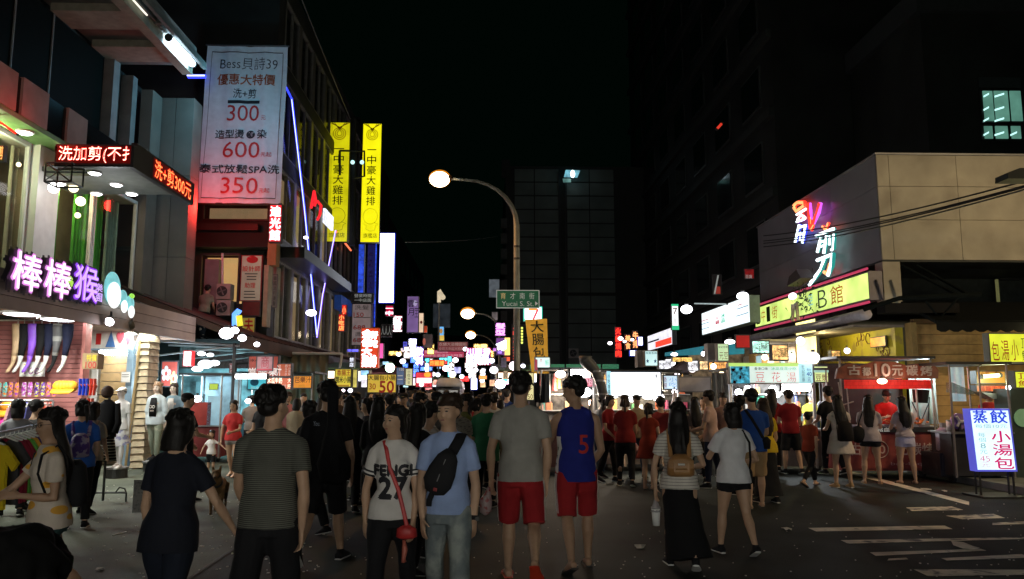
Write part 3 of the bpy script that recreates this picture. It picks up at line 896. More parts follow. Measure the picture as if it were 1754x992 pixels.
# lamps of the upper floor
def downlight(x, y, z, r, label, s=9, group='round downlights under the upper soffits', col=(.95, .95, 1)):
 t = thing('downlight', label, 'lamp', (x, y, z - .05), group)
 MB().tube([(x, y, z - .03), (x, y, z)], r * 1.2, n=16).build('rim', WHITE, t)
 MB().tube([(x, y, z - .05), (x, y, z - .031)], [r * .8, r], n=16).build('lens', _glow(col, s, .02, 3), t)
downlight(-8.68, 14.4, 6.495, .13, 'round downlight in the green-lit soffit above the far left column', 10)
for i, (x, y) in enumerate(((-7.7, 15.1), (-7.68, 15.95), (-7.7, 16.7), (-8.45, 16.7), (-8.8, 15.9))):
 downlight(x, y, 5.925, .11, ['nearest round downlight below the red scrolling sign', 'middle downlight below the red scrolling sign', 'farthest downlight below the side scrolling letters', 'dim downlight next to the green curtain', 'round downlight just above the wire bracket'][i], 9)
for (px, py, r, Y, s, lb) in ((92, 322, 9, 15.2, 9, 'large round bulb beside the upper column below the wire bracket'), (126, 322, 8, 16.2, 3, 'yellow glowing bulb on the green curtain'), (138, 345, 8, 16.0, 5, 'pear bulb hanging lowest behind the upper window'), (133, 369, 5, 16.2, 2.5, 'small dim bulb below the pear bulb'), (32, 282, 4, 14.4, 3, 'small candle bulb left of the far left column')):
 bulb(px, py, Y, r, (1, .82, .5) if s < 9 else (1, .95, .9), s, lb)
# wire bracket
c0, c1 = W(76, 311, 13.9), W(124, 279, 13.9)
t = thing('wire_bracket', 'black metal cage bracket fixed under the left end of the scrolling sign', 'bracket', (c0.x, 13.9, c0.z))
g = MB()
for y in (13.9, 14.3):
 for a, b in (((c0.x, c0.z), (c1.x, c0.z)), ((c0.x, c1.z), (c1.x, c1.z)), ((c0.x, c0.z), (c0.x, c1.z)), ((c1.x, c0.z), (c1.x, c1.z))):
  g.tube([(a[0], y, a[1]), (b[0], y, b[1])], .018, n=4)
for x in (c0.x, c1.x):
 for z in (c0.z, c1.z): g.tube([(x, 13.9, z), (x, 14.3, z)], .018, n=4)
g.build('cage', DGREY, t); MB().tube([(c0.x, 13.88, c0.z), (c1.x, 13.88, c1.z)], .012, n=4).tube([(c0.x, 13.88, c1.z), (c1.x, 13.88, c0.z)], .012, n=4).build('cross_brace', DGREY, t)
# scrolling red letter signs
RHALO = _glow((1, .01, .01), .95, .05, 3); HOT = _glow((1, .78, .6), 3, .05, 3); HOTY = _glow((1, .45, .12), 1.7, .05, 3); LEDF = _glow((.25, 0, 0), .25, .1, 3)
f = front(93, 248, 228, 282, 14.0)
sign('led_sign', 'red scrolling sign with white characters facing the street at the left canopy', f, depth=.12, face=LEDF, texts=[('洗加剪(不扌', .05, .1, .96, .9, RHALO, .05, False), ('洗加剪(不扌', .05, .1, .96, .9, HOT, .0, False)])
f = sideL(XS + .005, WX(260, 300, XS).y, WX(327, 340, XS).y, 5.74, 6.18)
sign('led_sign', 'red scrolling sign with yellow characters and 300 on the side of the canopy', f, depth=.1, face=LEDF, texts=[('洗+剪300元', .04, .1, .97, .9, RHALO, .05, False), ('洗+剪300元', .04, .1, .97, .9, HOTY, .0, False)])
f = front(-14, 248, 8, 276, 14.0)
sign('led_sign', 'red letter sign cut by the left edge of the photo', f, depth=.1, face=LEDF, texts=[('剪', .55, .1, .95, .9, HOTY, .01, False)])
tubelight('neon_tube', 'thin red neon line running along the green-lit soffit at far left', W(-5, 206, 13.6), WX(28, 229, -8.45), .02, (1, .02, .01), 2)
tubelight('fluorescent_tube', 'short bluish white tube lamp under the roof overhang at the top left', (-7.30, 17.15, 9.64), (-7.32, 18.6, 9.66), .075, (.6, .8, 1), 26)
tubelight('fluorescent_tube', 'thin white tube lamp at the very top edge of the photo', (-7.35, 15.3, 9.66), (-7.35, 16.1, 9.66), .02, (1, .95, .8), 1.2)
# letter sign on the canopy
PKH = _glow((.75, .25, .75), 1.0, .1, 4); PKC = _glow((1, .72, 1), 1.8, .05, 4); PUH = _glow((.28, .05, .8), 1.0, .1, 4); PUC = _glow((.65, .4, 1), 1.3, .05, 4)
def neonchar(ch, fr, lab, h, c, bold=.035, d=.12, extra=None):
 t = thing('neon_character', lab, 'sign', fr.p(.5, 0, 0), 'purple characters of the clothes shop name')
 b = MB(); letters(b, fr, ch, -.02, -.02, 1.02, 1.02, bold * 1.9, d - .03); n = len(b.v)
 b.v += [p - fr.N * .08 for p in b.v]; b.f += [tuple(i + n for i in q) for q in b.f]
 b.build('backing', MCASE, t)
 letters(MB(), fr, ch, 0, 0, 1, 1, bold, d).build('halo_lettering', h, t)
 letters(MB(), fr, ch, .03, .03, .97, .97, bold * .25, d + .012).build('lettering', c, t)
 return t
for ch, p0, p1, z0, z1, h, c, lb in (('棒', 2, 56, 3.13, 3.70, PKH, PKC, 'first pink neon character of the clothes shop name, farthest left'), ('棒', 60, 108, 3.13, 3.72, PKH, PKC, 'second pink neon character, same as the one on its left'), ('猴', 112, 155, 3.18, 3.78, PUH, PUC, 'violet neon character with a small green smiling face')):
 ya, yb = WX(p0, 500, -6.88).y, WX(p1, 500, -6.88).y
 neonchar(ch, sideL(-6.88, ya, yb, z0, z1), lb, h, c)
ya, yb = WX(156, 500, -6.88).y, WX(174, 500, -6.88).y
sign('small_sign', 'small dark plate with violet characters beside the green smiling face', sideL(-6.86, ya, yb, 3.2, 3.62), depth=.05, face=MCASE, texts=[('樂園', .1, .1, .9, .9, PUC, .01, True)])
c = WX(119, 484, -6.78); t = thing('smiling_face', 'round green smiling face lamp on the violet character', 'sign', c - V((0, 0, .1)))
MB().ball(c, (.03, .11, .11), 14, 10).build('face', _glow((.5, .9, .1), .9, .05, 3), t, True)
g = MB(); g.tube([c + V((.035, .06 * math.cos(a), -.02 + .06 * math.sin(a))) for a in [math.pi + i * math.pi / 6 for i in range(7)]], .009, n=4)
for s in (-1, 1): g.ball(c + V((.035, s * .04, .04)), .014, 6, 5)
g.build('smile', MCASE, t)
# plain rounded shapes standing in for the shop's picture sign
CYG = _glow((.25, .75, .8), .8, .15, 6); WHG = _glow((.95, 1, .98), 1.3, .1, 6)
y0 = WX(178, 500, -6.85).y; t = thing('picture_sign', 'glowing white and turquoise cut-out sign of rounded shapes at the canopy front', 'sign', (-6.85, y0 + .5, 3.05))
MB().ball((-6.85, y0 + .30, 3.55), (.05, .30, .30), 16, 10).build('large_shape', CYG, t, True)
MB().ball((-6.80, y0 + .28, 3.42), (.05, .25, .24), 16, 10).build('white_shape', WHG, t, True)
for i, (dy, dz) in enumerate(((.68, 3.42), (.98, 3.35))):
 MB().ball((-6.83, y0 + dy, dz), (.05, .16, .15), 12, 8).build('small_shape', CYG, t, True); MB().ball((-6.79, y0 + dy, dz - .16), (.04, .11, .12), 12, 8).build('small_shape', WHG, t, True)
MB().ball((-6.80, y0 + .98, dz + .14), (.04, .08, .05), 10, 6).build('green_top', _glow((.4, .9, .1), .9, .05, 3), t, True)
# canopy ceiling lights
for i, (x, y, r) in enumerate(((-7.4, 12.6, .26), (-7.3, 13.5, .28))):
 downlight(x, y, 2.93, r, ['large round ceiling light above the beige leggings', 'large round ceiling light above the hanging black leggings'][i], 7, 'large round lights in the canopy ceiling')
for i, (x, y) in enumerate(((-7.75, 15.3), (-7.75, 16.35), (-7.78, 17.4), (-7.8, 18.3))):
 t = thing('ceiling_strip_light', ['nearest short strip light in the canopy ceiling', 'second short strip light in the canopy ceiling, behind the spotlight', 'third short strip light in the canopy ceiling', 'last short strip light at the far end of the canopy ceiling'][i], 'lamp', (x, y, 3.03), 'strip lights in the canopy ceiling')
 MB().box(x - .17, y - .09, 3.045, x + .17, y + .09, 3.058).build('rim', WHITE, t); MB().box(x - .15, y - .07, 3.03, x + .15, y + .07, 3.044).build('lens', _glow((1, .95, .95), 12, .02, 3), t)
for i, (px, py) in enumerate(((190, 545), (225, 553), (255, 561), (292, 567))):
 c = W(px, py, 14.2 + i * 1.1)
 t = thing('spotlight', ['lit round spotlight under the picture sign', 'first dark spotlight head on the canopy edge', 'second dark spotlight head on the canopy edge', 'third dark spotlight head near the canopy end'][i], 'lamp', c, 'spotlight heads along the canopy edge')
 MB().tube([c + V((0, 0, .12)), c + V((0, 0, 0)), ], .02, n=6).build('stem', DGREY, t)
 MB().tube([c + V((-.03, .06, .02)), c + V((.02, -.09, -.07))], [.05, .085], n=12).build('head', mat((.12, .09, .06), .4), t, True)
 if i == 0: MB().tube([c + V((.02, -.091, -.071)), c + V((.021, -.1, -.076))], .08, n=12).build('lens', _glow((1, .9, .95), 10, .02, 3), t)
# ---------------------------------------------------------------- shop interior
PSL = mat((.50, .20, .19), .5, var=.06, key='pink board')
wx0, wx1 = -10.6, W(143, 600, 15.5).x
t = thing('display_wall', 'pink slatted display wall behind hanging leggings, caps and slippers', 'wall', ((wx0 + wx1) / 2, 15.6, .1))
MB().box(wx0, 15.53, .1, wx1, 15.66, 3.05).build('backboard', mat((.25, .10, .10), .6), t)
sl = MB().box(wx0, 15.5, .12, wx1, 15.528, .20).build('slat', PSL, t)
for i in range(1, 32):
 c = sl.copy(); COL.objects.link(c); c.parent = t; c.location.z += i * .092
MB().box(wx1, 15.42, .1, wx1 + .06, 15.66, 3.05).box(W(36, 600, 15.5).x - .03, 15.46, .1, W(36, 600, 15.5).x + .03, 15.499, 3.05).build('post', mat((.55, .2, .18), .5), t)
MB().box(-10.6, 11, 0.1, -10.5, 15.5, 3.05).build('side_board', mat((.5, .3, .25), .6), t)
# hanging leggings
t = thing('hanging_rail', 'white rail carrying the row of leggings below the canopy', 'rail', (W(70, 548, 15.1).x, 15.1, 2.95))
ra, rb = W(-10, 549, 15.1), W(128, 549, 15.1); MB().tube([ra, rb], .015, n=6).build('rail', WHITE, t)
for px in (-5, 60, 124): MB().tube([W(px, 549, 15.1), W(px, 549, 15.1) + V((0, 0, .16))], .01, n=5).build('hanger_rod', WHITE, t)
SHEER = mat((.62, .43, .26), .6, key='beige nylon'); NAVY = cloth((.015, .018, .045)); PURP = mat((.28, .10, .75), .5, key='purple nylon')
for i, (px, m, m2, lb) in enumerate(((31, SHEER, SHEER, 'beige leggings form, first on the hanging rail'), (42, BLK, WHITE, 'black leggings over a pale foot, between beige and purple ones'), (58, PURP, PURP, 'bright purple leggings form on the hanging rail'), (72, BLK, WHITE, 'black leggings form right of the purple one'), (86, NAVY, WHITE, 'dark navy leggings with pale foot, middle of the rail'), (100, mat((.10, .10, .11), .6, pat=('stripe', 2, .3, .3), col2=(.3, .3, .3)), BLK, 'charcoal leggings with a grey band, second from the rail end'), (117, NAVY, WHITE, 'dark leggings form at the right end of the rail'))):
 p = W(px, 553, 15.05); R = random.Random(i)
 t = thing('leggings_form', lb, 'leggings', p - V((0, 0, .95)), 'leggings hanging on the rail')
 q = lambda x, y, z: p + V((x, y, z))
 MB().tube([q(0, 0, -.02), q(0, 0, -.08), q(.01, 0, -.25), q(-.005, 0, -.48), q(-.02, 0, -.62)], [(.10, .07), (.105, .075), (.095, .07), (.06, .055), (.05, .05)], side=(1, 0, 0), n=12).build('fabric', m, t, True)
 MB().tube([q(-.02, 0, -.615), q(-.03, 0, -.72), q(-.045, -.02, -.80), q(-.085, -.05, -.90), q(-.10, -.08, -.93)], [.049, .036, .03, .032, .015], n=10).build('foot', m2, t, True)
 MB().tube([q(0, 0, 0.07), q(0, 0, -.02)], .008, n=5).build('hook', WHITE, t)
# price cards
PRC = _glow((.9, .9, .86), .25, .03, 3); INK = mat((.02, .02, .02), .6, key='black ink'); REDI = mat((.5, .02, .02), .6, key='red ink')
sign('price_card', 'white price card 100 with a yellow star below the purple leggings', front(33, 620, 78, 645, 15.2), depth=.01, case=WHITE, face=mat((.8, .8, .76), .6), texts=[('100', .2, .15, .8, .6, mat((.3, .1, .3), .6), 0, False), ('★', .15, .62, .45, .98, mat((.7, .6, .02), .6), .02, False)], cat='price card')
sign('price_box', 'brown box with yellow lettering and 100 beside the white doorway', front(140, 605, 168, 632, 15.2), depth=.25, face=mat((.40, .27, .14), .6), case=mat((.36, .24, .12), .6), texts=[('100', .25, .05, .95, .45, REDI, .01, False), ('特價', .3, .5, .95, .9, mat((.75, .6, .05), .6), .03, False)], cat='price card')
# caps and slippers on the wall
CAPC = [(.85, .35, .02), (.8, .02, .25), (.03, .08, .45), (.75, .5, .02)]
def slippers(px, py, Y, c1, c2, lb, s=1):
 p = W(px, py, Y); t = thing('slipper_pair', lb, 'slippers', p - V((0, 0, .14)), 'flip flops hanging on the display wall')
 for k in (-1, 1):
  x = p.x + k * .055 * s
  so = MB().tube([(x, Y, p.z + .13), (x, Y, p.z + .05), (x, Y, p.z - .05), (x, Y, p.z - .13)], [(.035 * s, .012), (.045 * s, .012), (.038 * s, .012), (.032 * s, .012)], side=(1, 0, 0), n=10).build('sole', mat(c1, .5, pat=('noise', 25, .45, .55), col2=c2), t)
  MB().tube([(x - .035 * s, Y - .012, p.z - .02), (x, Y - .04, p.z + .05), (x + .035 * s, Y - .012, p.z - .02)], .01, n=5).build('strap', mat(c2, .5), so)
 return t
SC = [((.75, .25, .05), (.1, .5, .5)), ((.3, .05, .5), (.8, .3, .05)), ((.6, .6, .6), (.5, .1, .5)), ((.75, .7, .05), (.15, .05, .4)), ((.35, .05, .5), (.9, .3, .1))]
nm = ['orange and teal', 'purple and orange', 'grey and violet', 'yellow with dark pattern', 'violet and orange']
for i, px in enumerate((3, 23, 46, 68, 88)):
 slippers(px, 667, 15.0, *SC[i], nm[i] + ' flip flops in the upper row of the display wall')
for i, px in enumerate((38, 60, 82)):
 slippers(px, 697, 14.9, (.7, .7, .72), [(.1, .1, .5), (.75, .25, .1), (.7, .1, .05)][i], ['white and blue', 'white and orange', 'white and red'][i] + ' flip flops in the lower row of the display wall')
def capobj(p, col, lb, grp, r=.11):
 t = thing('baseball_cap', lb, 'cap', p - V((0, 0, .1)), grp)
 MB().ball(p, (r, r * .9, r * .95), 14, 10).build('crown', mat(col, .6), t, True)
 MB().tube([p + V((0, -r * .6, -r * .45)), p + V((0, -r * 1.3, -r * .9)), p + V((0, -r * 1.5, -r * 1.25))], [(r * .85, .012), (r * .75, .012), (r * .3, .01)], side=(1, 0, 0), n=12).build('brim', mat(col, .6), t, True)
 return t
for i in range(5):
 capobj(W(101 + i * 5.5, 662, 14.75), (.85, .5 - .03 * i, .02), 'orange yellow cap, number %s of the stack in the upper row' % ['one', 'two', 'three', 'four', 'five'][i], 'stack of yellow caps')
capobj(W(15, 697, 14.5), (.9, .33, .02), 'orange cap with dark emblem at the left of the lower row', 'caps on the display wall', .14)
capobj(W(8, 725, 14.4), (.8, .05, .35), 'pink cap below the orange cap', 'caps on the display wall', .12)
capobj(W(80, 712, 14.6), (.4, .03, .05), 'dark red cap at the end of the lower row', 'caps on the display wall', .1)
for i in range(5):
 p = W(137 + i * 6.2, 663, 14.6); t = thing('sandal_display', ['blue sandal, leftmost of the blue row', 'second blue sandal in the row', 'third blue sandal in the row', 'red sandal next to the blue ones', 'red sandal at the right end of the row'][i], 'sandals', p - V((0, 0, .15)), 'blue and red sandals beside the pink wall')
 MB().tube([p + V((0, 0, .15)), p + V((.01, 0, 0)), p - V((0, 0, .15))], [(.018, .05), (.022, .05), (.018, .04)], side=(1, 0, 0), n=8).build('sole', mat([(.02, .07, .6), (.7, .06, .03)][i > 2], .5), t)
 MB().tube([p + V((.02, -.04, .05)), p + V((.05, -.02, .02)), p + V((.02, .04, .0))], .012, n=5).build('strap', mat((.6, .1, .05), .5), t)
for i in range(4):
 p = W(138 + i * 6.5, 694, 14.6); t = thing('sandal_display', ['black sandal, leftmost below the blue row', 'second black sandal below the blue row', 'red sandal below the red pair', 'red sandal, lowest right of the shoe wall'][i], 'sandals', p - V((0, 0, .13)), 'black and red sandals beside the pink wall')
 MB().tube([p + V((0, 0, .12)), p + V((.01, 0, 0)), p - V((0, 0, .12))], [(.02, .05)] * 3, side=(1, 0, 0), n=8).build('sole', mat([(.02, .02, .02), (.65, .08, .03)][i > 1], .5), t)
# white doorway niche with garment poster and timber
N_ = thing('shop_doorway', 'brightly lit white doorway with timber back wall and blue frame', 'doorway', (W(190, 700, 18.4).x, 18.4, .05))
xa, xb = W(150, 700, 18.4).x, W(228, 700, 18.4).x
MB().box(xa - .6, 19.3, 0, xb + .1, 19.4, 3.1).build('back_wall', mat((.7, .66, .55), .6), N_)
pl = MB().box(xa, 18.9, .1, xb, 18.93, .29).build('board', mat((.55, .38, .18), .6, var=.2, scale=4), N_)
for i in range(1, 12):
 c = pl.copy(); COL.objects.link(c); c.parent = N_; c.location.z += i * .205
BLUP = mat((.25, .38, .50), .5, key='pale blue paint')
g = MB(); w3 = W(208, 700, 18.3).x
g.box(xb - .14, 18.25, .05, xb, 18.4, 2.85); g.box(w3 - .62, 18.25, 2.70, xb - .141, 18.4, 2.85); g.box(w3 - .65, 18.3, 1.35, xb - .141, 18.36, 1.40); g.build('frame', BLUP, N_)
MB().box(w3 - .72, 18.3, .05, w3 - .60, 18.36, 2.84).build('door_post', WHITE, N_)
MB().box(xa - .4, 18.0, 3.0, xb, 18.9, 3.04).build('ceiling', WHITE, N_)
sign('garment_poster', 'white banner with drawings of a red top, blue dress and two hearts', front(153, 562, 229, 600, 18.0), depth=.02, case=WHITE, face=mat((.72, .72, .70), .5), cat='poster', texts=[
 ('#', .14, .25, .26, .75, REDI, 0, False), ('♥', .62, .3, .80, .8, mat((.6, .1, .15), .6), .02, False), ('♥', .84, .2, .95, .65, mat((.6, .1, .15), .6), .0, False), ('▲', .38, .15, .60, .85, mat((.05, .15, .4), .6), .02, False), ('#', 0, 0, 1, .08, BLUP, 0, False)])
tubelight('fluorescent_tube', 'glaring white tube at the top of the timber doorway', (xa + .1, 18.5, 2.6), (xb - .2, 18.5, 2.6), .06, (1, 1, 1), 22)
tubelight('fluorescent_tube', 'second glaring tube just inside the timber doorway', (xa + .15, 18.7, 2.8), (xb - .3, 18.7, 2.8), .05, (1, 1, 1), 15)
sign('notice', 'white notice taped to the blue doorway frame', front(207, 637, 223, 655, 18.1), depth=.01, case=WHITE, face=mat((.75, .75, .75), .6), cat='notice', texts=[('#', .1, .7, .9, .75, INK, 0, False), ('#', .1, .5, .9, .55, INK, 0, False)])
# shingled column
t = thing('shingle_column', 'pale shingle-clad column at the corner of the clothes shop', 'column', (W(240, 795, 18.0).x, 18.0, 0))
SHG = mat((.50, .42, .28), .75, var=.2, scale=7, bump=.3, bscale=30, key='shingle')
xs0, xs1 = W(229, 700, 18.0).x, W(250, 700, 18.0).x
MB().box(xs0 + .03, 18.02, 0, xs1 - .03, 18.6, 3.0).build('core', mat((.12, .10, .07), .8), t)
g = MB(); R = random.Random(5)
for i in range(19):
 z = .03 + i * .155
 j = R.uniform(-.015, .015)
 MB().poly([(xs0 - .01 + j, 17.96, z), (xs1 + .02 + j, 17.95, z + .01), (xs1 - .01, 18.0, z + .145), (xs0 + .02, 18.0, z + .14)], (0, 1, 0), .03).build('shingle', SHG, t)
 MB().poly([(xs1 + .012, 17.99, z), (xs1 + .025, 18.5, z), (xs1 - .01, 18.5, z + .14), (xs1 - .012, 18.0, z + .14)], (-1, 0, 0), .02).build('shingle', SHG, t)
MB().tube([(xs0 - .06, 17.9, 0), (xs0 + .10, 17.9, 3.0)], .03, n=6).build('pole', mat((.35, .26, .12), .6), t)
# posters beyond the column
sign('flower_poster', 'red poster with large white and yellow blossoms on the dark wall', front(274, 618, 306, 663, 20.4), depth=.03, face=_glow((.75, .08, .05), .4, .2, 3), cat='poster', texts=[('✿', .05, .25, .6, .8, _glow((.9, .85, .9), .5, .1, 3), .02, False), ('✿', .55, .05, .98, .6, _glow((.9, .7, .3), .5, .1, 3), .02, False)])
sign('green_poster', 'narrow yellow green poster left of the blossom poster', front(258, 618, 273, 668, 20.45), depth=.02, face=_glow((.30, .40, .05), .3, .2, 3), cat='poster')
# clothes rack in front
def rack(ra, rb, cols, lb, where, grp, turned=True):
 CR = thing('clothes_rack', lb, 'rack', V((ra.x, ra.y, 0)))
 MB().tube([ra, rb], .016, n=8).tube([ra - V((0, 0, .06)), rb - V((0, 0, .06))], .010, n=6).build('rail', STEEL, CR)
 for p in (ra, rb): MB().tube([p, V((p.x, p.y, .02))], .018, n=8).tube([V((p.x, p.y - .3, .03)), V((p.x, p.y + .3, .03))], .018, n=6).build('leg', STEEL, CR)
 for i, (c, nmx) in enumerate(cols):
  k = (.30 + i * .072 if i else .14) if turned else .04 + i * .92 / len(cols)
  p = ra.lerp(rb, k) - V((0, 0, .02)); d = (rb - ra).normalized(); q = V((-d.y, d.x, 0)); q = -q if q.y > 0 else q
  if i == 0 and turned: q, d = V((.96, -.25, 0)), V((.25, .96, 0))
  t = thing('hanging_shirt', nmx + ' t-shirt ' + ('hanging at the front end of ' if i == 0 and turned else 'hanging on ') + where, 't-shirt', p - V((0, 0, .75)), grp)
  wv = lambda a, z, e=0: p + q * a + V((0, 0, z)) + d * e
  hw = .21 if i or not turned else .25
  b = MB(); b.poly([wv(-.06, -.06, -.015), wv(-hw * .8, -.09, -.015), wv(-hw * 1.45, -.26, -.015), wv(-hw * 1.2, -.34, -.015), wv(-hw * .85, -.24, -.015), wv(-hw * .9, -.72, -.015), wv(hw * .9, -.72, -.015), wv(hw * .85, -.24, -.015), wv(hw * 1.2, -.34, -.015), wv(hw * 1.45, -.26, -.015), wv(hw * .8, -.09, -.015), wv(.06, -.06, -.015), wv(0, -.10, -.015)], d, .035)
  b.build('cloth', cloth(c), t)
  MB().tube([wv(-hw * .7, -.08), wv(0, -.03), wv(hw * .7, -.08)], .012, n=5).tube([wv(0, -.03), wv(0, .03)], .005, n=4).build('hanger', WHITE, t)
cols = [((.75, .55, .02), 'bright yellow'), ((.05, .05, .06), 'black'), ((.30, .02, .05), 'maroon'), ((.25, .02, .04), 'dark wine red'), ((.15, .5, .08), 'green'), ((.75, .4, .05), 'orange'), ((.1, .05, .2), 'dark violet'), ((.35, .02, .08), 'crimson'), ((.5, .5, .5), 'grey'), ((.08, .08, .1), 'dark blue')]
rack(W(-30, 748, 8.2), W(72, 726, 9.0), cols, 'chrome clothes rack with coloured t-shirts at the left edge', 'the chrome rack at the left edge', 't-shirts on the chrome rack')
rack(V((-8.9, 11.4, 1.55)), V((-6.6, 12.2, 1.55)), [((.6, .05, .25), 'magenta'), ((.7, .6, .1), 'mustard yellow'), ((.05, .3, .5), 'sky blue'), ((.65, .62, .6), 'white'), ((.5, .1, .02), 'rust orange'), ((.1, .4, .3), 'mint green'), ((.4, .2, .5), 'lilac'), ((.03, .03, .03), 'plain black'), ((.6, .3, .3), 'salmon pink'), ((.1, .1, .35), 'navy blue')], 'second clothes rack behind the shoppers at the slipper wall', 'the second rack near the slipper wall', 't-shirts on the second rack', False)
# dark garment stand with hat and striped skirt
p = G(176, 860); Yc = p.y
t = thing('garment_stand', 'display stand with brown hat, black jacket and black striped skirt', 'garment stand', (p.x, p.y, 0))
q = lambda x, y, z: V((p.x + x, p.y + y, z))
MB().tube([q(0, 0, 0.02), q(0, 0, 1.6)], .02, n=8).tube([q(-.3, 0, .14), q(.35, 0, .14)], .016, n=6).tube([q(.35, 0, .14), q(.35, 0, 0)], .016, n=6).tube([q(-.3, 0, .14), q(-.3, 0, 0)], .016, n=6).tube([q(.18, 0, .14), q(.24, 0, .22), q(.32, 0, .2), q(.35, 0, .13)], .012, n=6).build('stand', DGREY, t)
MB().tube([q(0, 0, .62), q(0, 0, .9), q(.0, 0, 1.02)], [(.16, .13), (.12, .10), (.10, .08)], side=(1, 0, 0), n=18).build('striped_skirt', cloth((.01, .01, .01), pat=('stripe', 2, .045, .3), col2=(.35, .35, .3)), t, True)
MB().tube([q(-.02, 0, .98), q(-.02, 0, 1.2), q(-.02, 0, 1.48), q(-.02, 0, 1.56)], [(.15, .12), (.16, .12), (.15, .10), (.05, .05)], side=(1, 0, 0), n=16).tube([q(-.15, 0, 1.5), q(-.2, -.02, 1.2), q(-.18, -.04, 1.05)], .05, n=8).tube([q(.12, 0, 1.5), q(.17, -.02, 1.2), q(.14, -.06, 1.05)], .05, n=8).build('jacket', BLK, t, True)
MB().ball(q(-.04, 0, 1.68), (.09, .10, .10), 12, 8).build('hat', mat((.06, .03, .02), .7, var=.3, scale=20), t, True)
MB().tube([q(-.04, 0, 1.63), q(-.04, 0, 1.645)], .14, n=16).build('hat_brim', mat((.06, .03, .02), .7), t)
# sign board on wheels behind the dark woman
p = G(240, 945); t = thing('sandwich_board', 'grey notice board on a wheeled pole beside the dark dressed woman', 'sign', (p.x, p.y, 0))
MB().box(p.x - .11, p.y, .40, p.x + .11, p.y + .02, .74).build('board', mat((.35, .34, .32), .6, pat=('noise', 30, .5, .6), col2=(.2, .2, .2)), t)
MB().tube([(p.x + .05, p.y + .03, .05), (p.x + .05, p.y + .03, .85)], .014, n=6).build('pole', STEEL, t)
MB().tube([(p.x, p.y, .05), (p.x + .1, p.y, .05)], .05, n=12).build('wheel', mat((.3, .03, .02), .5), t)
# ================================================================ building B with the hair salon banner
XB = -6.75
B = thing('salon_building', 'tall dark building with glass side facade, lit salon windows and blue tube lights', 'building', (XB, 24, 0))
g = MB(); g.box(-16, 24.6, 3.2, XB - .35, 42, 15.3); g.box(-16, 23.9, 6.1, XB, 24.6, 6.9); g.box(-16, 23.9, 8.0, XB, 24.6, 16.0); g.box(-16, 23.9, 3.2, XB, 24.6, 4.35); g.box(-14, 24.2, 0, -9.3, 42, 3.2); g.build('wall', DARKW, B)
LIT = mat((.5, .40, .2), .6, emit=.6, ecol=(1, .62, .22), var=.35, scale=.8, key='warm lit interior')
LITD = mat((.3, .25, .15), .6, emit=.22, ecol=(1, .7, .35), var=.6, scale=1.1, key='dim lit interior')
# lit front rooms
def room(x0, x1, z0, z1, y0, lit, name='window'):
 a, b = W(x0, z1, y0), W(x1, z0, y0)
 fr_ = MB(); t_ = .06
 fr_.box(a.x, y0, a.z, a.x + t_, y0 + .1, b.z); fr_.box(b.x - t_, y0, a.z, b.x, y0 + .1, b.z); fr_.box(a.x + t_, y0, b.z - t_, b.x - t_, y0 + .1, b.z); fr_.box(a.x + t_, y0, a.z, b.x - t_, y0 + .1, a.z + t_)
 wi = fr_.build(name, DGREY, B)
 MB().box(a.x + t_, y0 + .5, a.z + t_, b.x - t_, y0 + .52, b.z - t_).build('lit_room', lit, wi)
 MB().box(a.x + t_, y0 + .04, a.z + t_, b.x - t_, y0 + .05, b.z - t_).build('pane', GLASS, wi)
room(338, 412, 434, 520, 23.9, LIT); room(345, 462, 348, 378, 23.9, LITD)
MB().box(W(352, 444, 23.8).x, 23.78, W(352, 520, 23.8).z, W(376, 444, 23.8).x, 24.1, W(352, 444, 23.8).z).build('partition', GREY, B)
MB().box(W(344, 0, 23.7).x, 23.6, W(344, 395, 23.7).z, W(460, 0, 23.7).x, 23.89, W(344, 384, 23.7).z).build('ledge', DGREY, B)
a, b = W(459, 455, 23.6), W(478, 350, 23.6)
MB().box(a.x, 23.5, a.z, b.x, 23.9, b.z).build('orange_pier', mat((.40, .22, .08), .6, var=.1), B)
a, b = W(450, 560, 23.6), W(462, 455, 23.6); MB().box(a.x, 23.5, a.z, b.x, 23.9, b.z).build('cream_pier', mat((.5, .44, .28), .6, var=.1), B)
MB().tube([W(381, 434, 23.5), W(381, 500, 23.5)], .035, n=8).build('pipe', WHITE, B)
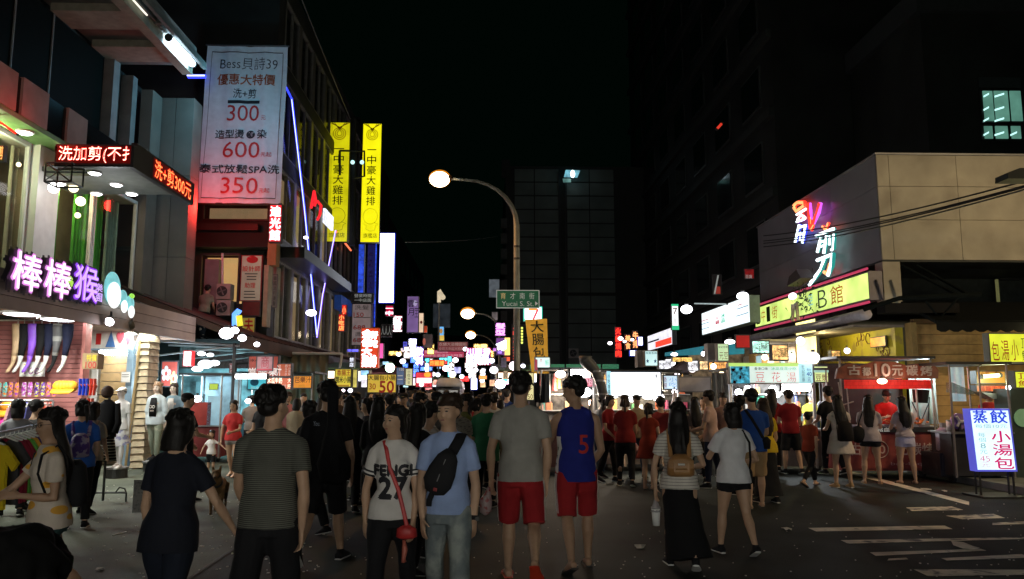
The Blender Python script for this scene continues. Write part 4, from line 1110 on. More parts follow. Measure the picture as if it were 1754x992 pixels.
# street side of B
TILE = mat((.16, .15, .13), .35, pat=('brick', 6, .5, .35), col2=(.05, .05, .05), var=.2, scale=1, key='facade tiles')
for k, (z0, z1) in enumerate(((3.4, 5.9), (6.6, 8.9), (9.4, 11.9), (12.4, 14.6))):
 MB().box(XB - .3, 24.6, z1, XB, 42, [6.6, 9.4, 12.4, 15.3][k] - .004).build('floor_band', DARKW if k > 0 else mat((.02, .022, .02), .4), B)
 for j in range(8):
  y0 = 24.8 + j * 2.15; y1 = y0 + 1.85
  if y1 > 42: continue
  fr_ = MB()
  for (ya, yb, za, zb) in ((y0, y0 + .07, z0, z1), (y1 - .07, y1, z0, z1), (y0 + .07, y1 - .07, z0, z0 + .07), (y0 + .07, y1 - .07, z1 - .07, z1), ((y0 + y1) / 2 - .03, (y0 + y1) / 2 + .03, z0 + .07, z1 - .07)):
   fr_.box(XB - .12, ya, za, XB - .02, yb, zb)
  wi = fr_.build('window', mat((.2, .2, .18), .5), B)
  lit = k == 0 or (k == 1 and j in (0, 1, 3))
  R = random.Random(k * 9 + j)
  MB().box(XB - .33, y0 + .08, z0 + .08, XB - .30, y1 - .08, z1 - .08).build('room', (LITD if R.random() < .6 else mat((.25, .22, .15), .6, emit=.06, ecol=(.9, .8, .5), var=.6, scale=1.5)) if lit else BLKG, wi)
  MB().box(XB - .08, y0 + .08, z0 + .08, XB - .07, y1 - .08, z1 - .08).build('pane', GLASS, wi)
  MB().box(XB - .3, y1, z0, XB - .01, y0 + 2.15, z1 - .002).build('pier', TILE, B)
# slanting dark canopy slab on the side
MB().box(XB - .02, 25.2, 6.0, XB + .75, 33.8, 6.35).build('side_canopy', mat((.015, .018, .016), .4), B)
MB().box(XB, 34, 5.3, XB + .3, 37.5, 5.9).build('blue_awning', mat((.03, .12, .5), .6, emit=.05, ecol=(.05, .2, 1)), B)
# banner
f = front(336, 80, 490, 348, 22.5); f = Fr(f.o, f.R, f.U, f.w, f.h)
t = thing('salon_banner', 'large hanging price banner with black and red characters and prices 300, 600, 350', 'banner', f.p(.5, 0))
NB = 40; g = MB()
def bp(x, z, d=0):
 sl = .04 * (z - .0)      # sides lean with the fall of the cloth
 wv = .05 * math.sin(x * 17 + z * 2) * (.4 + .6 * abs(z - .5)) + .010 * math.sin(x * 41 + 3 * z) + .02 * math.sin(z * 9 + x * 4)
 return f.p(.045 * z + x * (1 - .02 * z), z, wv + d)
for i in range(NB + 1):
 for j in range(31): g.v.append(bp(i / NB, j / 30))
for i in range(NB):
 for j in range(30):
  a0 = i * 31 + j; g.f.append((a0, a0 + 31, a0 + 32, a0 + 1))
g.build('cloth', mat((.66, .72, .76), .7, var=.06, bump=.1), t, True)
REDP = mat((.50, .03, .03), .6, key='banner red'); BRN = mat((.40, .10, .04), .6, key='banner brown'); BLP = mat((.02, .03, .04), .6, key='banner black')
import bmesh
def draped(items, m, name='lettering'):
 fr0 = Fr((0, 0, 0), (1, 0, 0), (0, 0, 1), 1, 1); g = MB()
 for (s_, x0, z0, x1, z1, off) in items:
  if s_ == '#': g.obox((x0, 0, z0), V((1, 0, 0)), V((0, 0, 1)), V((0, -1, 0)), x1 - x0, z1 - z0, .0005)
  elif s_ == 'o':
   q = [(x0 + (x1 - x0) * (.5 + .5 * math.cos(a)), 0, z0 + (z1 - z0) * (.5 + .5 * math.sin(a))) for a in [k * math.pi / 8 for k in range(16)]]; g.v += [V(p) for p in q]; g.f.append(tuple(range(len(g.v) - 16, len(g.v))))
  else: letters(g, fr0, s_, x0, z0, x1, z1, off, 0)
 me = bpy.data.meshes.new('t'); me.from_pydata([tuple(p) for p in g.v], [], g.f); bm = bmesh.new(); bm.from_mesh(me); bmesh.ops.triangulate(bm, faces=bm.faces[:])
 for _ in range(3):
  le = [e for e in bm.edges if e.calc_length() > .06]
  if not le: break
  bmesh.ops.subdivide_edges(bm, edges=le, cuts=1); bmesh.ops.triangulate(bm, faces=[q for q in bm.faces if len(q.verts) > 3])
 bm.verts.index_update(); o = MB(); o.v = [bp(v.co.x, v.co.z, .03) for v in bm.verts]; o.f = [tuple(v.index for v in q.verts) for q in bm.faces]
 bm.free(); bpy.data.meshes.remove(me); o.build(name, m, t)
draped([('Bess貝詩39', .17, .845, .88, .925, -.008), ('洗+剪', .36, .66, .64, .72, .012), ('造型燙', .17, .405, .52, .46, .02), ('染', .68, .405, .80, .46, .02), ('泰式放鬆SPA洗', .02, .185, .97, .24, .02), ('o', .545, .405, .655, .455, 0), ('#', .30, .625, .69, .645, 0)], BLP)
draped([('優惠大特價', .15, .745, .86, .815, .02)], BRN)
draped([('300', .30, .515, .69, .615, .0), ('600', .27, .285, .72, .385, .0), ('350', .28, .06, .72, .16, .0), ('元', .72, .52, .78, .55, 0), ('元起', .74, .29, .87, .32, 0), ('元起', .74, .065, .87, .095, 0)], REDP)
draped([('or', .565, .418, .64, .445, .01)], mat((.66, .70, .72), .7), 'small_lettering')
draped([('#', .06, .955, .94, .960, 0), ('#', .06, .03, .065, .955, 0), ('#', .94, .03, .945, .955, 0), ('#', .06, .028, .945, .033, 0)], BLP, 'border_line')
MB().tube([bp(-.02, 1.0, .0), bp(1.02, 1.0, 0)], .03, n=6).tube([bp(-.02, 0, 0), bp(1.02, 0, 0)], .03, n=6).build('rod', DGREY, t)
# blue LED lines
BLUE = _glow((.03, .05, 1), 2.2, .02, 3); BLUC = _glow((.45, .5, 1), 3.5, .02, 3)
def ledline(pts, lb, m=BLUE, m2=BLUC, r=.07, X=None):
 q = pts; t = thing('led_line', lb, 'light strip', (q[0] + q[-1]) / 2)
 MB().tube(q, r * .5, n=6).build('tube', m, t); MB().tube([p + V((.0, -r * .6, 0)) for p in q], r * .18, n=5).build('bright_core', m2, t)
ledline([W(322, 131, 22.3), W(352, 131, 22.3)], 'short horizontal blue light tube left of the banner', r=.12)
ledline([WX(490, 150, -6.6), WX(500, 170, -6.6), WX(522, 360, -6.6), WX(543, 575, -6.6)], 'long blue light tube running down from the banner to the arcade roof', r=.07)
ledline([WX(543, 578, -6.55), WX(553, 505, -6.55), WX(575, 395, -6.55)], 'violet light tube forming the rising arm of the V', _glow((.2, .05, .9), 2, .02, 3), r=.06)
ledline([WX(575, 396, -6.55), WX(601, 429, -6.55)], 'short orange light tube at the top of the V', _glow((1, .2, .08), 1.3, .02, 3), _glow((1, .7, .5), 1.5, .02, 3), r=.09)
for (px, py, r) in ((524, 407, 4), (533, 536, 9)):
 bulb(px, py, 27 if py < 450 else 26, r, (.9, .85, 1), 8, 'oval white lamp at the foot of the blue tubes' if py > 450 else 'small round lamp touching the blue tube', flat=.6)
# small rooftop and window clutter on B: AC unit, posters, man on the balcony
def acunit(px0, py0, px1, py1, Y, lb):
 a, b = W(px0, py1, Y), W(px1, py0, Y)
 t = thing('air_conditioner', lb, 'air conditioner', ((a.x + b.x) / 2, Y, a.z))
 MB().box(a.x, Y, a.z, b.x, Y + .35, b.z).build('casing', mat((.45, .44, .40), .6), t)
 c = V(((a.x + b.x) / 2 - .08 * (b.x - a.x), Y - .01, (a.z + b.z) / 2)); r = min(b.x - a.x, b.z - a.z) * .38
 MB().tube([c, c + V((0, -.02, 0))], r, n=20).build('fan_grille', mat((.04, .05, .05), .5), t)
 g = MB()
 for k in range(4): g.tube([c + V((0, -.025, 0)), c + V((r * .8 * math.cos(k * 1.57 + .4), -.025, r * .8 * math.sin(k * 1.57 + .4)))], .02, n=4)
 g.build('fan_blades', GREY, t)
acunit(370, 486, 395, 512, 23.3, 'upper outdoor air conditioner on the salon balcony')
acunit(370, 514, 395, 540, 23.3, 'lower outdoor air conditioner on the salon balcony')
sign('job_notice', 'tall white recruitment poster with dark red characters beside the lit salon window', front(410, 437, 450, 516, 23.4), depth=.05, case=mat((.25, .03, .03), .6), face=_glow((.5, .42, .3), .28, .1, 2), cat='poster', texts=[
 ('@', .25, .82, .8, .98, REDI, 0, False), ('設計師', .08, .64, .92, .76, REDI, .02, False), ('#', .2, .58, .8, .60, INK, 0, False), ('#', .3, .52, .75, .54, INK, 0, False), ('#', .3, .46, .75, .48, INK, 0, False), ('助理', .22, .28, .72, .40, REDI, .02, False), ('#', .2, .20, .7, .22, INK, 0, False), ('#', .2, .14, .72, .16, INK, 0, False), ('#', .2, .07, .75, .09, INK, 0, False)])
sign('red_board', 'dark red board under the recruitment poster', front(414, 516, 447, 542, 23.4), depth=.05, face=mat((.15, .02, .02), .5))
sign('narrow_notice', 'narrow grey vertical notice with faint characters at the salon corner', front(465, 470, 476, 527, 23.2), depth=.04, face=mat((.2, .22, .2), .5), texts=[('韓國流行燙髮', .2, .05, .8, .95, mat((.05, .05, .05), .5), .01, True)])
sign('yellow_notice', 'small yellow notice with a red character under the recruitment poster', front(413, 543, 438, 572, 23.0), depth=.03, face=_glow((.5, .36, .05), .35, .1, 2), texts=[('夫', .2, .1, .85, .9, REDI, .04, False)])
sign('neon_sign', 'red neon box sign with three white characters hanging below the banner', front(459, 350, 484, 415, 22.8), depth=.2, face=_glow((.9, .02, .03), 1.0, .05, 3), texts=[('迪光館', .1, .03, .9, .97, _glow((1, .9, .95), 2, .02, 3), .05, True)])
t = thing('neon_sign', 'red squiggle neon with a white block on the glass facade beside the yellow sign', 'sign', WX(545, 390, -6.55))
for q in ([(533, 356), (538, 328), (541, 345), (539, 352)], [(544, 345), (550, 352), (548, 368), (544, 376)]): MB().tube([WX(a, b, -6.5) for a, b in q], .055, n=6).build('squiggle', _glow((1, .02, .03), 1.2, .05, 3), t, True)
a, b = WX(555, 372, -6.5), WX(570, 352, -6.5); MB().box(-6.55, a.y, a.z - .2, -6.45, b.y, b.z - .5).build('white_block', _glow((.75, .8, 1), 1.6, .3, 8), t)
ARC = mat((.06, .032, .024), .7, var=.4, scale=1, key='rusty brown roofing')
MB().box(-9.29, 6, 7.3, -9.2, 18.1, 9.56).build('dark_glazing', mat((.004, .006, .005), .7, spec=.05), A)
for y in (14.6, 15.9): MB().box(-9.2, y, 7.3, -9.17, y + .03, 9.56).build('glazing_bar', GREY, A)
R_ = thing('arcade_roof', 'rusty brown lean-to roof along the left side of the market', 'roof', (-6.5, 26, 3.0))
g = MB(); g.poly([(-9.5, 19.2, 4.4), (-6.0, 19.2, 3.05), (-6.0, 19.2, 2.9), (-9.5, 19.2, 4.25)], (0, 1, 0), 16); g.build('roof_sheet', ARC, R_)
MB().box(-6.05, 19.2, 2.75, -5.95, 35.2, 3.06).build('roof_edge', ARC, R_)
g = MB()
for i in range(26): g.tube([(-9.4, 19.5 + i * .6, 4.39), (-6.02, 19.5 + i * .6, 3.09)], .03, n=4)
g.build('ribs', ARC, R_, kind='stuff')
for i, (x, y) in enumerate(((-6.3, 19.6), (-6.2, 23.4), (-6.1, 28), (-6.0, 34))):
 MB().tube([(x, y, 0), (x, y, 2.9)], .04, n=8).build('post', DGREY, R_)
g = MB()
for i in range(5):
 g.tube([(-8.6, 19.3 + i * 2, 2.95), (-6.0, 20.1 + i * 2, 2.85)], .03, n=5); g.tube([(-8.6, 20.3 + i * 2, 2.6), (-6.0, 19.5 + i * 2, 2.85)], .025, n=5)
g.build('truss', GREY, R_)
MB().box(-9.3, 23.9, 0, -9.25, 36, 3.2).build('back_wall', mat((.2, .26, .27), .6, var=.3), R_)
# ================================================================ street lamps
STL = mat((.30, .30, .26), .5, metal=.3, var=.15, key='galvanised pole')
SOD = (1, .50, .16)
def streetlamp(px, py, Y, pxp, label, r=.2, power=120, col=SOD, s=25, H=None, arc=None, sign_dir=-1):
 h = W(px, py, Y); xp = W(pxp, py, Y).x
 t = thing('street_lamp', label, 'street lamp', (xp, Y, 0), 'street lamps over the market')
 top = h.z + .02; L = h.x - xp
 zt = top - abs(L) * .62
 pts = [(xp, Y, 0), (xp, Y, zt)] + [(xp + L * .66 * (1 - math.cos(a)) ** 1.0, Y, zt + (top - zt) * math.sin(a) * .97) for a in [k * math.pi / 14 for k in range(1, 8)]] + [(h.x - math.copysign(.15, -L) * -1 if False else xp + L * .86, Y, top)]
 MB().tube(pts, [.085] + [.072] + [.06 - .004 * k for k in range(len(pts) - 3)] + [.03], n=10).build('pole', STL, t, True)
 if r > .15:
  MB().tube([(xp, Y, zt - .55), (xp, Y, zt - .50)], .085, n=10).tube([(xp, Y, zt - .85), (xp, Y, zt - .80)], .085, n=10).build('pole_band', DGREY, t)
 hd = MB(); hd.tube([(xp + L * .84, Y, top), (xp + L * .92, Y, top + .02), (xp + L * .93, Y, top + .02)], [.05, .09, .10], n=10); hd.build('lamp_neck', mat((.35, .16, .06), .5), t, True)
 MB().ball(h, (r * 1.28, r * .9, r), 20, 14).build('lamp_glass', _glow((1, .80, .52), s, .0, 3), t, True)
 MB().ball(h + V((0, .06, .03)), (r * 1.40, r, r * 1.13), 20, 14).build('lamp_housing', mat((.5, .2, .05), .4, emit=.75, ecol=(1, .32, .02)), t, True)  # oversized glowing orange shell paints the halo around the lamp glass
 lamp('SPOT', h - V((0, .3, r + .05)), power * 2.2, col, r, spot=150, parent=t)
 return t
streetlamp(753, 307, 19.0, 885, 'largest street lamp, curved pole with glowing orange white head above the street sign', .195, 200, s=14)
streetlamp(801, 537, 40.0, 856, 'second street lamp on a curved pole above the row of neon signs', .27, 70, s=14)
streetlamp(806, 574, 52.0, 848, 'third and lowest street lamp seen below the second', .25, 70, (1, .7, .5), s=14)
# off-frame street lamp of the crossing, and a fill panel added behind the camera
def offlamp(x, y, z, power, lb, dx):
 t = thing('street_lamp', lb, 'street lamp', (x + dx, y, 0), 'street lamps over the market')
 MB().tube([(x + dx, y, 0), (x + dx, y, z - 1), (x + dx * .6, y, z - .1), (x, y, z + .08)], [.1, .075, .06, .04], n=10).build('pole', STL, t, True)
 MB().ball((x, y, z), (.28, .22, .14), 14, 10).build('lamp_glass', _glow((1, .7, .35), 10, .0, 3), t, True)
 lamp('POINT', (x, y, z - .3), power, (1, .68, .38), .25, parent=t)
offlamp(17.5, 8.0, 10.5, 0, 'tall street lamp outside the right edge lighting the cream block', 2.0)
L = lamp('SPOT', (17.3, 8.2, 10.1), 3700, (1, .74, .42), .25, spot=84); L.rotation_euler = (V((11.5, 17, 1)) - V((17.3, 8.2, 10.1))).to_track_quat('-Z', 'Y').to_euler()
sign('shop_sign', 'long glowing fill panel added behind the camera', Fr((4.2, -7.5, 1.75), (-1, 0, 0), (0, 0, 1), 7.5, 1.0), depth=.3, face=_glow((1, .98, .88), 20, .1, 1))  # unseen glowing panel added as frontal fill for the people, not a known sign
# unlit lamp housing reaching in at the right edge
c = W(1748, 299, 11)
t = thing('lamp_housing', 'unlit dark lamp housing reaching in at the right edge', 'street lamp', c)
MB().poly([c + V((-.19, 0, -.06)), c + V((.5, 0, -.06)), c + V((.5, 0, .1)), c + V((.0, 0, .1)), c + V((-.18, 0, .03))], (0, 1, 0), .3).build('housing', mat((.02, .025, .02), .5), t)
MB().tube([c + V((.5, .15, 0)), c + V((2.5, .4, 0))], .04, n=8).build('arm', DGREY, t)
# street name sign on the big pole
GRS = mat((.02, .16, .08), .4, emit=.05, ecol=(.02, .5, .2), key='street sign green')
WLT = mat((.6, .62, .6), .5, emit=.22, ecol=(.8, .85, .8), key='street sign white')
f = front(850, 497, 924, 528, 18.8)
sign('street_sign', 'green street name sign reading Yucai S. St. with characters on the curved lamp pole', f, depth=.03, face=GRS, case=WLT, border=.02, texts=[('育', .10, .50, .22, .84, mat((.6, .45, .2), .5, emit=.3, ecol=(1, .7, .3)), 0, False), ('才', .32, .50, .44, .84, WLT, 0, False), ('南', .54, .50, .66, .84, WLT, 0, False), ('街', .76, .50, .88, .84, WLT, 0, False), ('Yucai S. St.', .13, .12, .86, .38, WLT, -.005, False), ('▶', .90, .14, .965, .38, WLT, 0, False)])
# ================================================================ hanging signs along the street
YEL = _glow((1, .92, .005), 1.0, .06, 2); INKE = mat((.01, .01, .01), .5)
YB = _glow((.75, .60, .05), .75, .08, 2); RBX = _glow((.85, .06, .01), .8, .06, 3); WB = _glow((1, 1, 1), 1.6, .03, 3); WBB = _glow((.9, .95, 1), 3.5, .03, 3)
BBX = _glow((.03, .10, .9), .8, .35, 5); PNK = _glow((1, .12, .5), 1.0, .06, 3); PUR = _glow((.35, .12, .8), .9, .1, 3)
def emblem(f, t, col):
 g = MB()
 for r in (.30, .21, .12):
  cx, cz = .5, .905
  pts = [f.p(cx + (-.5 + .08 * 0) * 0 + dx, 1, .012) for dx in ()]
  e = r
  arc = [f.p(cx + e * 1.0 * math.sin(a), cz + e * f.w / f.h * -math.cos(a), .012) for a in [math.radians(d) for d in range(-135, 136, 18)]]
  g.tube([f.p(cx + .46 - (.30 - r) * 1.6, .998, .012)] + arc[:1] if False else arc, f.w * .016, n=4)
  g.tube([arc[0], f.p(cx + .12 + r * 1.15, .997, .012)], f.w * .016, n=4); g.tube([arc[-1], f.p(cx - .12 - r * 1.15, .997, .012)], f.w * .016, n=4)
 g.build('emblem', col, t)
def outline_bird(f, t):
 P = [(.12, .20), (.12, .27), (.30, .31), (.55, .305), (.70, .27), (.72, .24), (.85, .235), (.74, .22), (.66, .20), (.80, .185), (.92, .19), (.84, .16), (.90, .13), (.66, .10), (.35, .10), (.28, .14), (.30, .17), (.08, .18), (.2, .155)]
 g = MB(); g.tube([f.p(x, z, .012) for x, z in P], f.w * .008, n=4); g.build('drawing', INKE, t)
for k, (x0, y0, x1, y1, Y, lb) in enumerate(((617, 212, 654, 415, 34, 'taller bright yellow vertical sign of the chicken shop, right of its pair'), (558, 210, 600, 414, 33, 'left yellow vertical sign of the pair, crossed by dark bars'))):
 f = front(x0, y0, x1, y1, Y)
 t = sign('vertical_sign', lb, f, depth=.3, face=YEL if k == 0 else _glow((.85, .78, .005), .75, .1, 2), border=.01, texts=[('一中豪大雞排', .26, .30, .74, .82, INKE, .01, True), ('旗艦店', .15, .035, .88, .075, INKE, 0, False)], group='yellow vertical signs of the chicken shop')
 emblem(f, t, mat((.5, .12, .02), .5))
 g = MB(); g.tube([f.p(.5 + .38 * math.cos(a), .215 + .065 * math.sin(a), .012) for a in [i * math.pi / 10 for i in range(21)]], f.w * .008, n=4); g.tube([f.p(x, z, .012) for x, z in ((.2, .165), (.1, .155), (.3, .14), (.28, .11), (.5, .09), (.75, .10), (.8, .14), (.92, .15), (.7, .165))], f.w * .008, n=4); g.build('drawing', INKE, t)
c0 = W(588, 256, 32.4)
t = thing('sign_bracket', 'black rectangular bracket joining the two yellow signs', 'bracket', c0)
g = MB(); q = [W(582, 258, 32.4), W(624, 259, 32.4), W(624, 302, 32.4), W(606, 305, 32.4)]
g.tube(q, .05, n=5); g.tube([W(582, 258, 32.4), W(582, 300, 32.4)], .05, n=5); g.build('bar', DGREY, t)
MB().tube([W(605, 205, 32.6), W(603, 420, 32.6)], .14, n=8).build('post', DARKW, t)
for px in (604, 620): MB().ball(W(px, 278, 32.2), .09, 8, 6).build('lens', _glow((.5, .9, .9), 1.5, .02, 3), t, True)
def S(nm, lb, x0, y0, x1, y1, Y, face, texts=(), depth=.2, case=None, group=None, ang=0, cat='sign', border=.03):
 f = frontc(x0, y0, x1, y1, Y, ang) if ang else front(x0, y0, x1, y1, Y)
 return sign(nm, lb, f, depth=depth, face=face, case=case, texts=texts, group=group, cat=cat, border=border)
BCASE = mat((.02, .03, .3), .5, emit=.5, ecol=(.05, .08, 1), key='blue halo casing')  # glowing blue sides paint the coloured halo of overexposed boxes
S('light_box', 'tall white light box with tiny blue characters, right of the yellow sign', 648, 399, 677, 519, 36, WBB, [('一中街髮廊', .66, .05, .84, .62, mat((.02, .25, .5), .5, emit=.5, ecol=(.05, .4, .7)), .01, True)], case=BCASE)
S('blue_banner', 'narrow shining blue vertical banner below the yellow sign', 612, 418, 625, 502, 35, BBX)
S('blue_board', 'dark blue dotted board between the blue banner and the white light box', 626, 418, 646, 560, 36.5, _glow((.01, .01, .08), .8, .1, 3), [('#', .85, 0, .97, 1, BBX, 0, False), ('::::::', .2, .1, .6, .9, mat((.1, .1, .3), .5), 0, True)])
S('price_board', 'tall grey price board with 150 and 688 in dark characters', 601, 520, 637, 592, 30, _glow((.36, .28, .28), .35, .1, 3), [('洗髮', .15, .85, .85, .96, INKE, 0, False), ('150', .1, .68, .6, .78, REDI, .03, False), ('#', .1, .66, .95, .675, INKE, 0, False), ('688', .1, .38, .7, .48, REDI, .03, False), ('燙髮', .2, .22, .8, .32, INKE, 0, False), ('688', .1, .08, .7, .18, REDI, .03, False)])
S('dark_board', 'black board with small white characters above the grey price board', 601, 502, 640, 519, 30, mat((.02, .02, .02), .5), [('營業時間', .15, .55, .9, .9, WLT, 0, False), ('一中店面', .15, .1, .9, .45, WLT, 0, False)])
S('neon_sign', 'slim red neon column with orange characters left of the price board', 579, 538, 591, 568, 29, _glow((.7, .01, .01), .9, .1, 3), [('小吃店', .1, .05, .9, .95, _glow((1, .4, .1), 1.6, .05, 3), .04, True)])
S('neon_sign', 'tiny red neon sign standing above the slim red column', 585, 522, 594, 541, 29.5, _glow((.8, .01, .01), .9, .1, 3), [('小', .1, .1, .9, .9, _glow((1, .3, .1), 1.6, .05, 3), .04, True)])
S('neon_sign', 'big orange red box sign with glaring white characters above the snack stalls', 617, 562, 649, 630, 24, RBX, [('金佳大', .08, .3, .62, .97, WBB, .09, True), ('好吃', .6, .5, .95, .93, WBB, .06, True), ('雞排', .1, .03, .9, .3, WBB, .09, False)], case=mat((.4, .06, .02), .5, emit=.3, ecol=(1, .1, .02)), depth=.3)
S('neon_sign', 'pink light box beside the big orange red sign', 649, 588, 657, 614, 25, PNK)
S('neon_sign', 'red neon sign with white characters 一中 below the white light box', 660, 523, 674, 542, 33, _glow((.7, 0, .05), .8, .1, 3), [('一中', .05, .05, .95, .95, _glow((1, .7, .8), 2, .03, 3), .06, True)])
S('neon_sign', 'red rimmed white neon sign with two characters left of the violet banner', 673, 540, 689, 569, 34, _glow((.8, .01, .08), .8, .1, 3), [('紅豆', .05, .03, .95, .97, _glow((1, .85, .9), 3, .03, 3), .08, True)])
S('violet_banner', 'violet vertical banner with dark brush characters', 696, 507, 718, 570, 36, _glow((.35, .2, .55), .5, .25, 1), [('雲月', .1, .45, .6, .9, INKE, .01, True), ('@', .5, .72, .85, .88, _glow((.6, .5, .8), .6, .1, 3), 0, False), ('二王', .65, .4, .95, .85, INKE, .0, True)])
S('light_box', 'narrow cream lit panel right of the violet banner', 717, 536, 726, 570, 36.5, _glow((.9, .65, .45), .9, .1, 3), [('@', .25, .45, .75, .6, REDI, 0, False)])
S('neon_sign', 'small round red glow right of the cream panel', 726, 558, 732, 570, 37, _glow((.9, .1, .03), .5, .3, 3))
S('light_box', 'small blue and yellow lit sign on a thin pole', 750, 559, 761, 584, 38, _glow((.15, .5, .95), 1, .1, 3), [('@', .25, .5, .75, .85, mat((.5, .2, .05), .5, emit=.5, ecol=(.8, .4, .1)), 0, False), ('#', .02, .02, .98, .38, _glow((.9, .6, .1), .8, .1, 3), 0, False)])
t = thing('camera_pole', 'thin pole with a pale camera above the blue and yellow sign', 'camera', (W(752, 600, 38).x, 38, 0))
MB().tube([V((W(752, 600, 38).x, 38, 0)), W(752, 503, 38)], .05, n=6).build('pole', STL, t)
MB().tube([W(752, 518, 38), W(752, 500, 38), W(756, 498, 38)], .09, n=6).tube([W(754, 503, 37.9), W(759, 510, 37.6)], .13, n=8).build('camera', _glow((.9, .75, .5), .7, .1, 3), t)
S('red_board', 'dark red slanted board with rows of small characters above the pink one', 749, 585, 802, 602, 36, _glow((.30, .05, .05), .4, .1, 3), [('衣舖大道韓國新', .05, .55, .95, .9, _glow((.6, .4, .35), .5, .1, 3), 0, False), ('全館五折起大拍賣中', .05, .1, .95, .45, _glow((.6, .3, .3), .5, .1, 3), 0, False)])
S('red_board', 'pinkish red wide board with pale characters across the lane', 724, 599, 796, 613, 37, _glow((.62, .05, .12), .6, .1, 3), [('服飾鞋包飾品批發', .05, .55, .6, .9, _glow((.9, .5, .6), .7, .1, 3), 0, False), ('一中街最便宜大特賣', .03, .1, .95, .45, _glow((.8, .4, .5), .7, .1, 3), 0, False)])
S('neon_sign', 'orange red lit strip sign with dotted characters below the wide pink board', 735, 616, 762, 628, 34, _glow((1, .12, .02), 1.1, .15, 6), [('炸雞塊', .06, .15, .94, .85, _glow((1, .35, .05), 1.6, .03, 3), .03, False)])
# tall violet and white neon cluster
S('neon_sign', 'white neon column with violet rim hanging left of the red boards', 700, 580, 713, 612, 33, _glow((.12, .04, .6), .9, .1, 3), [('麵線羹', .02, .0, .98, 1.0, _glow((.95, .9, 1), 4, .03, 3), .08, True)], case=BCASE)
S('neon_sign', 'second violet rimmed white neon sign, lower and right of the first', 712, 594, 725, 626, 32, _glow((.35, .05, .7), .9, .1, 3), [('飲料', .02, .0, .98, 1.0, _glow((.95, .9, 1), 3.5, .03, 3), .08, True)], case=BCASE)
S('neon_sign', 'large crowded neon sign with pink line above white and blue strokes', 798, 596, 841, 625, 33, _glow((.10, .03, .35), .9, .2, 3), [('川蘭香', .02, .62, .98, .98, _glow((1, .5, .8), 3, .03, 3), .06, False), ('誰賣藥', .02, .02, .9, .62, _glow((.9, .92, 1), 4, .03, 3), .07, False)], case=mat((.3, .02, .05), .5, emit=.6, ecol=(1, .05, .1)))
S('neon_sign', 'violet slanting neon sign left of the curved pole', 848, 552, 866, 576, 36, _glow((.10, .0, .15), .6, .2, 3), [('髮型', .05, .05, .95, .95, _glow((.95, .35, .95), 2.2, .03, 3), .05, True)])
S('neon_sign', 'white and orange arrow shaped neon sign left of the curved pole', 849, 578, 874, 609, 35, _glow((.2, .06, .3), .8, .2, 3), [('◀', .02, .35, .70, .85, WBB, .05, False), ('#', .62, .02, .98, .98, _glow((1, .65, .15), 1.8, .05, 3), 0, False)])
S('neon_sign', 'small square orange red sign below the arrow shaped sign', 862, 611, 874, 619, 34, _glow((1, .12, .05), 1.2, .1, 3))
S('neon_sign', 'dark vertical sign with a column of red characters beside the curved pole', 877, 555, 889, 616, 33, mat((.02, .02, .02), .5), [('小吃大王燒烤', .15, .0, .85, .98, _glow((1, .05, .03), 1.3, .05, 3), .03, True)])
t = thing('light_strip', 'string of small yellow green lights right of the curved pole', 'light strip', W(894, 585, 30))
for i in range(6): MB().ball(W(894, 562 + i * 5, 30), .045, 6, 5).build('lamp_dot', _glow((.8, .9, .15), 1.5, .05, 3), t)
S('shop_sign', 'white and green convenience store light box with a red and orange 7', 897, 525, 929, 549, 22, _glow((.98, 1, 1), 2.2, .02, 3), [('#', .26, .70, .72, .86, _glow((1, .45, .08), .9, .02, 3), 0, False), ('/', .48, .10, .80, .78, _glow((.95, .05, .10), .9, .02, 3), .05, False)], case=_glow((.02, .7, .5), 1, .05, 3), depth=.25)
f = front(899, 546, 938, 640, 21)
t = thing('cloth_banner', 'yellow tapering cloth banner with black brush characters for sausage', 'banner', f.p(.5, 0))
g = MB()
yb = lambda x, z, d=0: f.p(.02 + (.28 * (1 - z)) + x * (.95 - .22 * (1 - z)), z * (.98 + .02 * x), .04 * math.sin(x * 7 + z * 9) + d)
for i in range(11):
 for j in range(21): g.v.append(yb(i / 10, j / 20))
for i in range(10):
 for j in range(20): g.f.append((i * 21 + j, i * 21 + j + 21, i * 21 + j + 22, i * 21 + j + 1))
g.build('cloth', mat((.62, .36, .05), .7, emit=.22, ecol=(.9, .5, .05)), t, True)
for k, ch in enumerate('大腸包小'):
 g = MB(); letters(g, Fr((0, 0, 0), (1, 0, 0), (0, 0, 1), 1, 1), ch, .22, .76 - k * .24, .82, .97 - k * .24, .015, 0)
 g.v = [yb(p.x, p.z, .015) for p in g.v]; g.build('lettering', INKE, t)
# ================================================================ background buildings
BK = mat((.15, .19, .17), .6, var=.15, scale=.7, key='grey panel cladding')
x0, x1 = W(866, 500, 55).x, W(1068, 500, 55).x
t = thing('panelled_building', 'blank dark building with grey cladding panels closing the street', 'building', ((x0 + x1) / 2, 55, 0))
MB().box(x0, 55, 0, x1 + 2, 70, 17.9).build('wall', mat((.03, .035, .03), .7), t)
xs = [x0 + .6, W(914, 0, 55).x, W(955, 0, 55).x, W(966, 0, 55).x, W(1005, 0, 55).x, W(1046, 0, 55).x]
for r in range(17):
 z0 = .6 + r * 1.0 + (0 if r < 8 else .15)
 for k in (0, 1, 3, 4):
  MB().box(xs[k] + .04, 54.9, z0, xs[k + 1] - .04, 54.99, z0 + .90).build('cladding_panel', BK, t)
for k in (955, 966): MB().box(W(k, 0, 55).x - .07, 54.75, 0, W(k, 0, 55).x + .07, 54.9, 17.4).build('downpipe', DGREY, t)
MB().box(x0 - .3, 54.8, 17.0, x0 + .3, 55, 18.3).build('roof_frame', DGREY, t)
